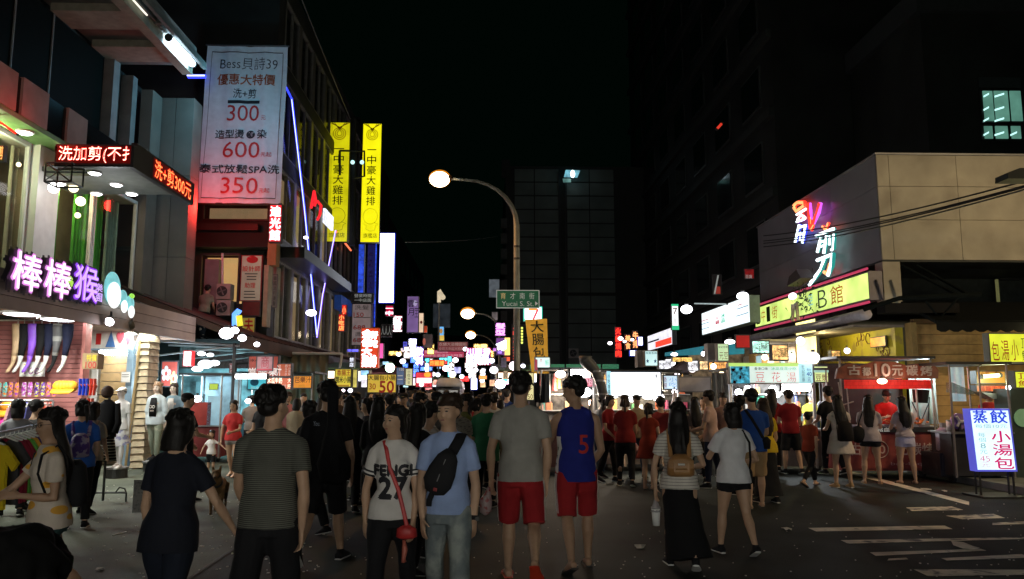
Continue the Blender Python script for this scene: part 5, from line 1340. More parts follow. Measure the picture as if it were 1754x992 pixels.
for i in range(12): MB().box(x0 - .35, 54.7, 1.2 + i * 1.1, x0 + .1, 55.1, 1.9 + i * 1.1).build('side_bracket', mat((.10, .11, .10), .6), t)
a = W(980, 298, 53)
t = thing('rooftop_window', 'small lit rooftop opening with a white lamp on the panelled building', 'window', a)
MB().poly([W(969, 291, 54), W(994, 292, 54), W(989, 304, 54), W(966, 303, 54)], (0, 1, 0), .1).build('lit_panel', _glow((.25, .7, .85), .6, .3, 2), t)
MB().ball(W(981, 298, 53.5), (.16, .1, .28), 10, 8).build('lamp_glass', WBB, t, True)
MB().poly([W(964, 306, 54), W(978, 306, 54), W(978, 312, 54), W(965, 312, 54)], (0, 1, 0), .1).build('lower_panel', _glow((.25, .6, .55), .3, .2, 2), t)
acunit(975, 597, 991, 613, 50, 'white outdoor air conditioner on the panelled building')
# dark tall buildings on the right, and behind the right corner
DK = mat((.022, .028, .025), .6, var=.4, scale=.5, key='very dark wall')
t = thing('tall_building', 'tall unlit building rising into darkness on the right side', 'building', (13, 44, 0))
MB().box(11.0, 29.2, 0, 30, 60, 34).build('wall', DK, t)
for fl in range(9):
 MB().box(10.8, 29.2, 6.0 + fl * 3.2, 11.0, 60, 6.35 + fl * 3.2).build('floor_band', mat((.04, .05, .045), .6), t)
 for j in range(7):
  wi = MB().box(10.93, 30.5 + j * 4.1, 3.6 + fl * 3.2, 11.0, 32.8 + j * 4.1, 5.4 + fl * 3.2).build('window', mat((.06, .07, .065), .4), t)
  MB().box(10.9, 30.6 + j * 4.1, 3.7 + fl * 3.2, 10.925, 32.7 + j * 4.1, 5.3 + fl * 3.2).build('pane', mat((.01, .012, .012), .08), wi)
t = thing('office_building', 'dark office building behind the cream clad block with one lit window', 'building', (22, 24.5, 0))
MB().box(14.0, 24.0, 0, 40, 29, 14.8).build('wall', DK, t)
MB().box(13.8, 23.8, 14.0, 40, 24.0, 14.8).box(13.8, 24.0, 14.0, 14.0, 29, 14.8).build('parapet', mat((.04, .05, .05), .6), t)
WG = _glow((.10, .26, .20), .9, .15, 2); WT = _glow((.55, 1, .95), 1.4, .05, 3)
for c_, (p0, p1) in enumerate(((1684, 1696), (1703, 1722), (1730, 1744))):
 for (q0, q1) in ((158, 209), (218, 239)):
  a, b = W(p0, q1, 23.98), W(p1, q0, 23.98)
  wi = MB().box(a.x - .08, 23.9, a.z - .06, b.x + .08, 23.98, b.z + .06).build('window', mat((.03, .03, .03), .5), t)
  MB().box(a.x, 23.87, a.z, b.x, 23.899, b.z).build('lit_pane', WG, wi)
  if c_ < 2 or q0 > 210:
   g = MB()
   for k, qy in enumerate((q0 + 4, q0 + 27, q0 + 46) if q0 < 200 else (q0 + 10,)):
    g.poly([W(p0 + 1, qy + 5, 23.86), W(p0 + 1, qy + 2, 23.86), W(p1 - 2, qy - 3, 23.86), W(p1 - 2, qy, 23.86)], (0, 1, 0), .01)
   g.build('ceiling_tube', WT, wi)
a, b = W(1676, 150, 23.95), W(1746, 134, 23.95)
MB().box(a.x, 23.9, a.z, b.x, 23.95, b.z).build('upper_panes', mat((.05, .07, .07), .3), t)
# far left and centre background
t = thing('far_building', 'dark narrow building beyond the yellow signs with unlit windows', 'building', (-9, 60, 0))
MB().box(-16, 44, 0, -7.6, 58, 17.5).build('wall', DARKW, t)
for i in range(5):
 for j in range(4): MB().box(-7.62, 45 + i * 2.6, 3.5 + j * 3.2, -7.58, 46.6 + i * 2.6, 5.3 + j * 3.2).build('window', BLKG, t)
t = thing('far_building', 'bluish dark building farther down the left side of the lane', 'building', (-9.5, 70, 0))
MB().box(-18, 58, 0, -7.7, 90, 15).build('wall', mat((.05, .06, .10), .6, var=.3), t)
for i in range(7):
 for j in range(4): MB().box(-7.74, 59 + i * 4.0, 3 + j * 3, -7.68, 61.5 + i * 4, 4.6 + j * 3).build('window', BLKG, t)
t = thing('far_building', 'lowest far building closing the end of the lane', 'building', (-3, 100, 0))
MB().box(-12, 100, 0, 6, 110, 9).build('wall', mat((.03, .04, .035), .7), t)
t = thing('side_building', 'dark building behind the curved pole with wall mounted boxes', 'building', (-.5, 62, 0))
MB().box(.9, 72, 0, 10, 90, 13).build('wall', DK, t)
# wires over the street
def wire(a, b, lb, r=.014, sag=.25, m=None, grp='black cables crossing in front of the cream block'):
 pts = [V(a).lerp(V(b), i / 14) - V((0, 0, sag * 4 * (i / 14) * (1 - i / 14))) for i in range(15)]
 t = thing('cable', lb, 'cable', pts[7], grp); MB().tube(pts, r, n=4).build('wire', m or mat((.01, .01, .01), .6), t)
for k, (ya, yb_, nm) in enumerate(((404, 310, 'uppermost'), (413, 318, 'second'), (417, 320, 'third'), (423, 324, 'lowest'))):
 wire(W(1308, ya, 26), W(1800, yb_ - 12, 12), nm + ' of the four black cables crossing the cream block', .016, .15)
wire(W(694, 415, 34), W(852, 405, 50), 'thin pale cable spanning the dark sky right of the white light box', .02, .1, GREY, 'thin cables against the sky')
wire((-6.3, 38, 13.6), (-6.5, 25, 15.1), 'thin cable running up along the dark glass building', .02, .1, GREY, 'thin cables against the sky')
# ================================================================ cream clad block on the right
CRM = mat((.36, .33, .26), .75, var=.12, scale=1.2, bump=.1, pat=('noise', 1.3, .5, .8), col2=(.26, .23, .18), key='cream cladding')
SLV = mat((.27, .27, .29), .28, var=.08, scale=1, key='glossy grey cladding')
K = thing('restaurant_block', 'corner block with cream cladding to the front and glossy grey cladding along the street', 'building', (10, 19.6, 0))
MB().box(10.05, 19.65, 5.05, 13.9, 28.75, 7.80).box(13.9, 19.65, 5.05, 26, 23.7, 7.80).build('core', DGREY, K)
xs = [10.0, 10.32, 12.1, 14.2, 16.3, 18.5, 22, 26]; zs_ = [5.05, 6.1, 6.98, 7.82]
for i in range(7):
 for j in range(3):
  MB().box(xs[i] + .006, 19.6, zs_[j] + .006, xs[i + 1] - .006, 19.648, zs_[j + 1] - .006).build('cladding_panel', CRM, K)
for j in range(3):
 for (ya, yb_) in ((19.66, 22.4), (22.4, 25.6), (25.6, 28.75)):
  MB().box(10.0, ya + .005, zs_[j] + .005, 10.048, yb_ - .005, zs_[j + 1] - .005).build('cladding_panel', SLV, K)
MB().box(9.97, 19.57, 7.822, 26, 19.9, 7.87).box(9.97, 19.9, 7.822, 10.3, 28.8, 7.87).build('coping', GREY, K)
MB().box(10.0, 19.6, 5.0, 26, 23.4, 5.045).box(10.0, 23.4, 5.0, 13.9, 28.7, 5.045).build('soffit', DARKW, K)
MB().box(10.35, 22.5, 0, 26, 23.6, 5.0).box(10.3, 23.6, 0, 13.5, 28.7, 5.0).build('wall', mat((.05, .06, .055), .7, var=.2), K)
MB().box(10.0, 19.6, 3.8, 10.45, 20.0, 5.0).build('corner_pier', CRM, K)
a, b = W(1705, 480, 22.4), W(1760, 447, 22.4)
wi = MB().box(a.x, 22.3, a.z, b.x, 22.45, b.z).build('window', DGREY, K)
MB().box(a.x + .08, 22.25, a.z + .08, a.x + .5, 22.29, b.z - .05).build('pane', _glow((.12, .20, .10), .7, .2, 2), wi)
MB().tube([W(1707, 480, 22), W(1712, 536, 21.5)], .05, n=6).build('pale_pipe', mat((.5, .5, .25), .5, emit=.1, ecol=(.8, .8, .3)), K)
MB().tube([W(1480, 530, 18.2), W(1540, 511, 18.2), W(1680, 504, 18.2)], .06, n=6).tube([W(1545, 455, 19), W(1640, 505, 18.2)], .04, n=5).tube([W(1570, 455, 19), W(1660, 505, 18.2)], .04, n=5).tube([W(1585, 515, 18.2), W(1610, 545, 18.2), W(1640, 512, 18.2)], .03, n=5).build('steel_truss', mat((.006, .008, .008), .9, spec=.05), K)
MB().box(W(1480, 0, 18.3).x, 18.2, W(0, 532, 18.3).z, W(1600, 0, 18.3).x, 18.6, W(0, 515, 18.3).z).build('dark_beam', mat((.012, .011, .01), .9, spec=.05), K)
# running brush-stroke neon on the side wall
RED = _glow((1, .04, .02), 1.8, .05, 3); ORG_ = _glow((1, .35, .12), 2.0, .1, 6); WC = _glow((.8, .95, 1), 3.2, .03, 3); BH = _glow((.02, .05, .9), 1.4, .05, 3); VH = _glow((.6, .1, .9), 1.6, .05, 3); TH = _glow((.02, .35, .3), .9, .05, 3)
def stroke(t, pts, r, m, m2, nm='stroke'):
 q = [WX(px, py, 9.82) for px, py in pts]
 r *= .62; MB().tube(q, [r * .9] + [r * 1.1] * (len(q) - 2) + [r * .6] if len(q) > 2 else [r, r * .8], n=8).build(nm, m, t, True)
 if m2: MB().tube([p + V((-r * .6, 0, 0)) for p in q], [r * .85] * len(q), n=6).build('bright_core', m2, t, True)
def wallneon(lb, strokes):
 q = WX(*strokes[0][0][0], 9.82); t = thing('neon_character', lb, 'sign', q, 'brush stroke neon characters on the grey wall')
 for pts, r, m, m2 in strokes: stroke(t, pts, r, m, m2)
wallneon('upper left neon character, orange on top turning blue below', [
 ([(1362, 352), (1368, 347), (1378, 347), (1380, 352), (1366, 362), (1362, 356)], .10, RED, ORG_), ([(1366, 368), (1382, 358)], .07, RED, WC), ([(1368, 376), (1374, 368), (1381, 374)], .08, RED, WC), ([(1366, 380), (1378, 376)], .07, VH, WC), ([(1371, 385), (1364, 416)], .09, BH, WC), ([(1382, 388), (1376, 416)], .09, BH, WC), ([(1370, 390), (1382, 386)], .07, BH, WC), ([(1368, 402), (1380, 400)], .06, BH, WC), ([(1373, 396), (1371, 412)], .06, BH, WC)])
wallneon('slanting neon V, violet tips and red stem', [([(1387, 348), (1388, 362), (1390, 392)], .10, VH, RED), ([(1406, 348), (1402, 364), (1391, 390)], .10, VH, RED), ([(1389, 372), (1391, 394), (1398, 372)], .07, RED, ORG_)])
wallneon('middle neon character of many white strokes with a red top', [([(1410, 388), (1418, 396)], .07, RED, ORG_), ([(1420, 382), (1416, 392)], .07, RED, ORG_), ([(1400, 404), (1430, 392)], .09, TH, WC), ([(1408, 408), (1402, 432)], .09, TH, WC), ([(1418, 404), (1413, 434)], .09, TH, WC), ([(1404, 416), (1416, 412)], .06, TH, WC), ([(1403, 424), (1414, 420)], .06, TH, WC), ([(1423, 404), (1422, 420)], .07, TH, WC), ([(1430, 400), (1429, 426), (1426, 428)], .08, TH, WC)])
wallneon('lowest neon character, a white sweeping blade stroke with orange tip', [([(1402, 446), (1428, 436), (1426, 455), (1420, 472)], .10, TH, WC), ([(1424, 452), (1419, 470), (1414, 466)], .10, RED, ORG_), ([(1414, 444), (1408, 462), (1388, 488)], .10, TH, WC)])
# restaurant light box along the street
LBX = _glow((.68, .90, .22), 1.3, .22, 1.2)
f = sideR(9.62, 19.6, 28.3, 4.02, 4.76)
f = Fr(f.p(0, 0), f.R, f.U, f.w, f.h)
OUT = mat((.05, .10, .08), .5); ORL = mat((.5, .14, .02), .5, emit=.35, ecol=(.9, .25, .03))
t = sign('restaurant_sign', 'long glowing yellow green sign board under the grey wall with red rim', f, depth=.35, face=LBX, case=mat((.16, .14, .16), .4), border=.04, texts=[('1', .02, .15, .06, .85, OUT, -.01, False), ('中', .08, .2, .125, .78, ORL, .0, False), ('1', .14, .15, .18, .85, OUT, -.01, False), ('街', .20, .2, .26, .8, ORL, .0, False), ('早', .56, .2, .60, .8, mat((.2, .5, .5), .5, emit=.5, ecol=(.4, .8, .8)), 0, False), ('B', .64, .15, .71, .85, OUT, -.012, False), ('館', .74, .15, .83, .85, ORL, .01, False)])
MB().tube([f.p(0, 1.08, .03), f.p(1, 1.08, .03)], .035, n=8).build('upper_tube', mat((.35, .03, .08), .4, emit=.5, ecol=(.9, .08, .2)), t, True)
MB().tube([f.p(0, -.08, .03), f.p(1, -.08, .03)], .035, n=8).build('lower_tube', mat((.35, .03, .08), .4, emit=.5, ecol=(.9, .08, .2)), t, True)
# plants and lamp standing in for a hatted figure in front of the sign
c = WX(1372, 512, 9.3); t = thing('sign_ornament', 'dark leafy stand-in for a hatted figure, with white lamp, before the glowing sign', 'ornament', c - V((0, 0, .6)))
R = random.Random(4); g = MB()
for i in range(120):
 a = c + V((R.uniform(-.1, .2), R.gauss(0, .38), R.gauss(0, .30))); d = V((R.uniform(-.5, .5), R.uniform(-1, 1), R.uniform(-1, 1))).normalized() * .14
 g.poly([a, a + d, a + d * .5 + V((0, .03, .05))], (1, 0, 0), .01)
g.build('leaves', mat((.015, .03, .012), .6), t, kind='stuff')
MB().poly([c + V((-.2, -.55, .55)), c + V((-.2, .55, .45)), c + V((-.2, .35, .72)), c + V((-.2, -.25, .85))], (1, 0, 0), .4).build('shade', mat((.04, .02, .015), .6), t)
MB().ball(c + V((-.25, 0, .08)), (.1, .22, .10), 12, 8).build('lamp_glass', WBB, t, True)
g = MB(); 
for k in (-.12, .12): g.tube([c + V((-.2, k, -.15)), c + V((-.2, k * 1.6, -.5)), c + V((-.2, k * 1.8, -.66))], [.07, .05, .06], n=8)
g.build('pale_pendant', mat((.55, .45, .35), .6), t, True)
# awning roll, yellow wall, timber wall
t = thing('rolled_awning', 'long lavender grey rolled awning under the glowing sign', 'awning', (9.3, 24, 3.4))
MB().tube([(9.35, 19.3, 3.62), (9.3, 22.2, 3.58), (9.32, 26, 3.62), (9.3, 28.6, 3.6)], [(.16, .14), (.19, .12), (.15, .14), (.17, .13)], n=10).build('fabric', mat((.40, .37, .42), .7, var=.2, scale=4), t, True)
MB().box(9.0, 19.3, 3.30, 10.3, 28.6, 3.36).build('board', mat((.2, .16, .13), .7), t)
YW = mat((.55, .45, .03), .6, var=.2, scale=1, pat=('noise', 2.2, .52, .6), col2=(.38, .28, .06), key='yellow painted wall')
t = thing('painted_wall', 'yellow painted restaurant wall with brown curly drawings', 'wall', (10.1, 22, 0))
MB().box(10.1, 19.4, .1, 10.3, 28.4, 3.3).build('wall', YW, t)
g = MB(); R = random.Random(9)
for i in range(38):
 y, z, r = R.uniform(19.8, 25.5), R.uniform(2.2, 3.2), R.uniform(.06, .2)
 a0 = R.uniform(0, 6)
 g.tube([V((10.09, y + r * (1 - k * .07) * math.cos(a0 + k * .7), z + r * (1 - k * .07) * math.sin(a0 + k * .7))) for k in range(9)], .012, n=4)
g.build('drawing', mat((.15, .06, .02), .6), t, kind='stuff')
lamp('POINT', (8.9, 21.2, 3.1), 70, (1, .85, .4), .1, parent=t); lamp('POINT', (12.6, 17.6, 2.9), 26, (1, .8, .4), .1, parent=t); lamp('POINT', (8.7, 26, 2.9), 70, (1, .9, .75), .15, parent=t)
sign('glowing_panel', 'tall glaring yellow white panel on the painted wall', Fr(WX(1366, 628, 9.34), (0, -1, 0), (0, 0, 1), 1.5, 1.35), depth=.08, face=_glow((1, .85, .3), 2.6, .2, 1.5))
sign('orange_glow', 'orange lit strip of blurred characters on the yellow wall', sideR(10.0, 19.7, 20.5, 2.85, 3.12), depth=.04, face=_glow((1, .35, .03), 1.0, .25, 4))
TIM = mat((.40, .25, .09), .65, var=.3, scale=3, bump=.3, bscale=25, key='timber')
t = thing('timber_wall', 'warm brown timber board wall beside the yellow wall', 'wall', (12, 19.3, 0))
MB().box(10.5, 19.25, .1, 17, 19.4, 3.5).build('backing', mat((.12, .07, .03), .7), t)
pl = MB().box(10.5, 19.2, .12, 17, 19.245, .36).build('board', TIM, t)
for i in range(1, 13):
 c = pl.copy(); COL.objects.link(c); c.parent = t; c.location = (0, random.uniform(-.006, .006), i * .25)
MB().box(10.36, 19.1, .1, 10.49, 19.4, 3.4).build('corner_post', mat((.30, .20, .07), .6), t)
t = thing('dark_awning', 'black scalloped awning over the timber wall', 'awning', (13, 18.6, 3.1))
MB().poly([(10.3, 17.9, 3.34), (10.3, 19.4, 3.95), (10.3, 19.4, 3.85), (10.3, 17.9, 3.26)][::-1], (1, 0, 0), 7).build('canvas', mat((.006, .007, .007), .9, spec=.05), t)
g = MB()
for i in range(23): g.poly([(10.3 + i * .3, 17.88, 3.30), (10.3 + i * .3, 17.88, 3.12), (10.4 + i * .3, 17.88, 3.07), (10.5 + i * .3, 17.88, 3.07), (10.6 + i * .3, 17.88, 3.12), (10.6 + i * .3, 17.88, 3.30)], (0, 1, 0), .015)
g.build('scalloped_edge', mat((.007, .008, .008), .9, spec=.05), t)
YG = _glow((.78, .85, .04), .95, .18, 1.6)
S('light_box', 'glowing yellow sign with red characters for soup dumplings at the right edge', 1696, 570, 1790, 624, 16.5, YG, [('包', .04, .12, .17, .72, REDI, .0, False), ('湯', .21, .12, .34, .76, REDI, .0, False), ('小', .38, .12, .50, .78, REDI, .0, False), ('頂鮮', .56, .08, .68, .85, mat((.03, .10, .02), .5), 0, True)])
S('light_box', 'smaller yellow sign with red characters cut by the right edge', 1739, 635, 1790, 666, 15.8, YG, [('頂鮮', .1, .08, .6, .9, REDI, 0, True)])
# neon and light boxes on the right side further back
f = sideR(9.9, 26.6, 31.2, 3.5, 4.85)
a, b = WX(1203, 575, 8.6), WX(1286, 575, 8.6)
MRK = mat((.4, .02, .05), .5, emit=.5, ecol=(.9, .05, .12)); MGK = mat((.02, .4, .2), .5, emit=.5, ecol=(.1, .8, .5)); MBK = mat((.05, .2, .4), .5, emit=.4, ecol=(.1, .35, .6))
f = Fr((8.6, a.y, a.z), (0, -1, 0), (0, 0, 1), a.y - b.y, WX(1203, 536, 8.6).z - a.z)
sign('light_box', 'large white light box with red and green bars, slanting above the stalls', f, depth=.35, face=_glow((.85, .97, 1), 1.5, .12, 2), case=mat((.30, .36, .33), .5), texts=[('#', 0, .62, .18, .65, MRK, 0, False), ('#', 0, .48, .18, .51, MBK, 0, False), ('#', 0, .26, .18, .29, MBK, 0, False), ('#', .78, .62, .98, .65, MBK, 0, False), ('#', .76, .36, .98, .39, MBK, 0, False), ('#', .80, .75, .88, .78, MRK, 0, False), ('火鍋', .33, .28, .41, .66, MRK, .04, True), ('冰品', .46, .28, .54, .66, MGK, .04, True)])
f = Fr(WX(1152, 565, 9.6), (0, -1, 0), (0, 0, 1), 1.0, WX(1152, 522, 9.6).z - WX(1152, 565, 9.6).z)
S('shop_sign', 'narrow white and green convenience store sign with a small 7', 1151, 521, 1162, 565, 30, _glow((.95, 1, 1), 1.3, .03, 3), [('7', .2, .6, .8, .85, REDI, .02, False), ('#', 0, 0, 1, .16, _glow((.02, .6, .25), .9, .03, 3), 0, False), ('#', 0, .92, 1, 1, _glow((.02, .6, .25), .9, .03, 3), 0, False), ('#', .4, .25, .5, .45, REDI, 0, False)])
bulb(1176, 530, 24, 10, (.9, .92, 1), 10, 'round white lamp right of the narrow convenience store sign', flat=.75)
bulb(1272, 507, 20, 10, (.9, .92, 1), 10, 'round white lamp on top of the slanting white light box', flat=.65)
S('neon_sign', 'tall thin red neon sign at the foot of the panelled building', 1054, 560, 1064, 613, 36, _glow((.5, .0, .01), .8, .1, 3), [('火鍋燒肉', .05, .02, .95, .98, RED, .04, True)])
S('neon_sign', 'orange neon sign right of the tall red one, shorter', 1071, 572, 1080, 600, 35, mat((.03, .01, .01), .5), [('美食', .05, .05, .95, .95, ORG_, .05, True)])
S('neon_sign', 'orange neon sign with white base, second right of the tall red one', 1084, 566, 1093, 598, 34, mat((.03, .01, .01), .5), [('牛排', .05, .05, .95, .95, ORG_, .06, True)])
S('light_box', 'small white violet rimmed light box beside the orange neon', 1093, 577, 1101, 592, 33, WBB, case=BCASE)
S('light_box', 'little square white light box below the orange neon signs', 1079, 600, 1091, 610, 32, WBB, case=BCASE)
for i, (px, py, r, lb) in enumerate(((1063, 580, 4.5, 'small white lamp crossing the tall red neon'), (1070, 585, 3, 'tiny lamp between the red and orange neon'), (1083, 582, 3, 'tiny lamp between the two orange neon signs'), (1045, 588, 4, 'lone flat lamp left of the tall red neon'))):
 bulb(px, py, 31, r, (1, .9, 1), 6, lb, flat=.7)
f = Fr(WX(1110, 602, 7.6), (0, -1, 0), (0, 0, 1), WX(1110, 602, 7.6).y - WX(1152, 602, 7.6).y, .75)
sign('light_box', 'white and red slanting shop light box behind the small lanterns', f, depth=.2, face=_glow((.9, .9, 1), 1.1, .1, 3), texts=[('#', .35, .1, .98, .45, RED, 0, False), ('#', .02, .5, .5, .6, mat((.02, .02, .1), .5), 0, False)])
S('wall_sign', 'small red glow with white characters high on the dark wall', 1275, 460, 1292, 478, 28, _glow((.5, .01, .01), .35, .4, 4), [('百貨', .1, .05, .75, .4, WLT, .01, False)], depth=.05)
S('wall_sign', 'dark sign with a white sweep and red patch on the dark wall', 1221, 470, 1236, 505, 29, mat((.03, .02, .02), .5), [('/', .1, .05, .7, .95, WLT, .01, False), ('#', .3, .05, .8, .4, _glow((.5, .04, .02), .5, .2, 3), 0, False)], depth=.05)
tubelight('fluorescent_tube', 'short horizontal pale tube beside the round lamp', W(1190, 520, 25), W(1245, 521, 22), .02, (.6, .75, .75), .5)
tubelight('red_lamp', 'faint red lamp streak high on the dark right building', W(1228, 221, 30), W(1236, 212, 30), .05, (1, .06, .03), .7)
# ================================================================ blue awnings and shop backs on the right
TEAL = mat((.02, .30, .38), .6, var=.1, key='teal awning'); 
t = thing('teal_awning', 'teal blue awning strip above the right hand stalls', 'awning', (7.3, 22, 2.7))
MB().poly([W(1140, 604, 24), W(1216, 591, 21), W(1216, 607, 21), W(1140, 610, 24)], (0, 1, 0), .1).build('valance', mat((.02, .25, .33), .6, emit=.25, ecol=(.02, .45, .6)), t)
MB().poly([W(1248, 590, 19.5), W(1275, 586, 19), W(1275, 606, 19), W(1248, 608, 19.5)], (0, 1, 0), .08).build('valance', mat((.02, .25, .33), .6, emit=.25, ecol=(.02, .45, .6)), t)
S('red_cloth', 'plain red cloth hanging beside the teal awning', 1260, 573, 1285, 597, 18.6, mat((.55, .02, .02), .7, emit=.2, ecol=(.8, .02, .02)), depth=.03)
t = thing('stall_tarpaulin', 'green framed tarpaulin roof edge behind the left stall', 'awning', W(1000, 625, 24))
for i in range(5): MB().poly([W(908 + i * 31, 632, 22), W(936 + i * 31, 632, 22), W(936 + i * 31, 624, 22), W(908 + i * 31, 624, 22)], (0, 1, 0), .05).build('panel', mat((.05, .25, .15), .6, emit=.15, ecol=(.1, .6, .35)), t)
R = random.Random(11)
# lit shop fronts behind the stalls (right side)
BKS = thing('shop_row', 'row of lit shop fronts behind the right hand stalls with shelves of goods', 'shop', (9.8, 26, 0))
MB().box(9.4, 23.7, 0, 9.5, 29.0, 3.25).build('wall', mat((.35, .28, .20), .6, var=.4, scale=1.5), BKS)
MB().box(8.2, 23.7, 3.25, 9.5, 29.2, 3.3).build('ceiling', mat((.5, .45, .4), .6), BKS)
for i in range(16):
 y, z = 23.9 + (i % 8) * .62, [2.0, 2.6][i // 8]
 MB().box(9.32, y, z, 9.4, y + R.uniform(.5, .9), z + R.uniform(.25, .5)).build('poster', [_glow((.9, .5, .15), .5, .2, 3), _glow((.5, .8, .9), .5, .2, 3), mat((.5, .3, .1), .5), mat((.6, .55, .5), .5)][i % 4], BKS)
MB().box(7.4, 29.2, 0, 11, 29.4, 3.3).build('end_wall', mat((.4, .3, .2), .6, var=.4), BKS)
# ================================================================ stalls
POLE = mat((.40, .38, .36), .4, metal=.6, key='stall pole')
def stall(name, label, x0, x1, Y, depth=1.2, top=2.35, counter=.95, cm=None, goods=None, roof=None, poles=True, front_m=None):
 a, b = W(x0, 700, Y).x, W(x1, 700, Y).x
 t = thing(name, label, 'food stall', ((a + b) / 2, Y, 0), 'food stalls along the market street')
 if poles:
  for x in (a + .03, b - .03):
   for y in (Y, Y + depth): MB().tube([(x, y, .12), (x, y, top)], .022, n=6).build('pole', POLE, t)
 MB().box(a - .05, Y - .05, top, b + .05, Y + depth + .1, top + .05).build('roof', roof or DGREY, t)
 MB().box(a, Y + .05, .15, b, Y + depth * .6, counter - .04).build('cabinet', cm or GREY, t)
 MB().box(a - .03, Y, counter - .035, b + .03, Y + depth * .65, counter).build('counter_top', STEEL, t)
 for x in (a + .15, b - .15): MB().tube([(x - .03, Y + .35, .09), (x + .03, Y + .35, .09)], .09, n=12).build('wheel', DRUB, t)
 return t, a, b
def goods(a, b, Y, z, n, pal, label, cat='food', name='food_tray', parentless=True, seed=1, hh=.1):
 R = random.Random(seed)
 for i in range(n):
  x = a + (b - a) * (i + .5) / n; wv = (b - a) / n * .8
  t = thing(name, label % ['first', 'second', 'third', 'fourth', 'fifth', 'sixth', 'seventh'][i], cat, (x, Y, z), label.split(' ', 2)[-1][:40] if False else 'trays of food on the stall counters')
  MB().box(x - wv / 2, Y, z, x + wv / 2, Y + .3, z + .03).build('tray', STEEL, t)
  g = MB()
  for k in range(14):
   g.ball((x + R.uniform(-.45, .45) * wv, Y + R.uniform(.03, .27), z + .045 + R.uniform(0, hh)), (R.uniform(.02, .04), R.uniform(.02, .04), .02), 6, 4)
  g.build('food', pal[i % len(pal)], t, kind='stuff')
# charcoal grill stall
Y = 15.6
t, a, b = stall('grill_stall', 'dark red charcoal grill stall with carved wooden sign and red lit valance', 1440, 1602, Y, 1.3, 2.35, 1.02, mat((.16, .03, .025), .6))
sx0, sx1 = W(1427, 630, Y).x, W(1601, 630, Y).x; z0, z1 = W(0, 648, Y).z, W(0, 622, Y).z
pts = [(sx0, z0), (sx1, z0), (sx1 + .02, z1 - .12), (sx1 - .06, z1 - .02), (sx1 - .35, z1 + .0), (sx1 - .6, z1 - .04), (sx1 - .85, z1 + .04), (sx1 - 1.25, z1 + .05), (sx0 + .5, z1 - .05), (sx0 + .3, z1 + .02), (sx0 + .05, z1 - .1)]
sb = thing('carved_sign', 'wavy edged brown wooden sign with silver characters and 10 on the grill stall', 'sign', ((sx0 + sx1) / 2, Y - .1, z0))
MB().poly([(x, Y - .10, z) for x, z in pts], (0, 1, 0), .08).build('board', mat((.22, .06, .03), .5, var=.3, scale=5, bump=.5, bscale=15), sb)
f = Fr((sx0, Y - .105, z0), (1, 0, 0), (0, 0, 1), sx1 - sx0, z1 - z0)
SILV = mat((.55, .52, .50), .35, metal=.3, key='silver paint')
g = MB()
for ch, xa, xb_, za, zb in (('古', .12, .24, .25, .9), ('都', .26, .34, .2, .75), ('10', .38, .53, .15, 1.0), ('元', .55, .65, .2, .9), ('碳', .69, .80, .2, .9), ('烤', .83, .94, .2, .9)):
 letters(g, f, ch, xa, za, xb_, zb, .02, .02)
n_ = len(g.v); g.v += [p + V((0, .025, 0)) for p in g.v]; g.f += [tuple(i + n_ for i in q) for q in g.f]
g.build('lettering', SILV, sb)
letters(MB(), f, 'BAR B QUE KING', .30, .02, .66, .13, 0, .01).build('small_lettering', mat((.3, .2, .15), .5), sb)
va, vb = W(1444, 660, Y).x, W(1592, 660, Y).x; zz0, zz1 = W(0, 666, Y).z, W(0, 650, Y).z
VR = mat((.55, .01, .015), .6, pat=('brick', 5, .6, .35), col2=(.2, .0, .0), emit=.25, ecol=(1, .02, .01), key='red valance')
vt = thing('red_valance', 'red brick patterned translucent valance glowing around a lamp', 'valance', ((va + vb) / 2, Y - .06, zz0))
MB().box(va, Y - .07, zz0, vb, Y - .05, zz1).build('cloth', VR, vt)
for i in range(12): MB().box(va + (vb - va) * i / 12 + .004, Y - .075, zz0 + .002, va + (vb - va) * (i + 1) / 12 - .012, Y - .0705, (zz0 + zz1) / 2 - .004).build('brick', VR, vt); MB().box(va + (vb - va) * i / 12 + .05, Y - .076, (zz0 + zz1) / 2 + .004, va + (vb - va) * (i + 1) / 12 + .03, Y - .0705, zz1 - .002).build('brick', VR, vt)
bulb(1511, 653, Y - .35, 8, (1, .6, .35), 10, 'small hot lamp hanging in front of the red valance', flat=.6)
lamp('POINT', (W(1511, 0, Y).x, Y + .35, 1.9), 16, (1, .14, .07), .08, parent=t)
lamp('POINT', (W(1500, 0, Y).x, Y - .7, 1.95), 10, (1, .5, .35), .06, parent=t); lamp('POINT', (W(1575, 0, Y).x, Y + .7, 2.1), 32, (.75, .95, 1), .08, parent=t)
f = Fr((a, Y - .002 + .05, .2), (1, 0, 0), (0, 0, 1), b - a, .68)
MB().obox(f.p(0, 0, 0), f.R, f.U, f.N, f.w, f.h, .02).build('front_panel', mat((.20, .03, .025), .6, var=.2), t)
letters(MB(), f, '古', .08, .38, .20, .72, .02, .025).build('lettering', mat((.45, .36, .34), .5), t)
g = letters(MB(), f, '元碳烤', .56, .38, .97, .72, .02, .025); letters(g, f, '10', .335, .42, .45, .66, .02, .025)
g.tube([f.p(.395 + .085 * math.cos(q), .54 + .24 * math.sin(q), .028) for q in [i * math.pi / 10 for i in range(21)]], .010, n=4)
letters(g, f, 'bar-b-que', .5, .06, .94, .18, .0, .025); g.build('lettering', mat((.45, .34, .32), .5), t)
MB().box(a, Y - .005, .90, b, Y + .04, 1.0).build('menu_strip', mat((.03, .03, .03), .5), t)
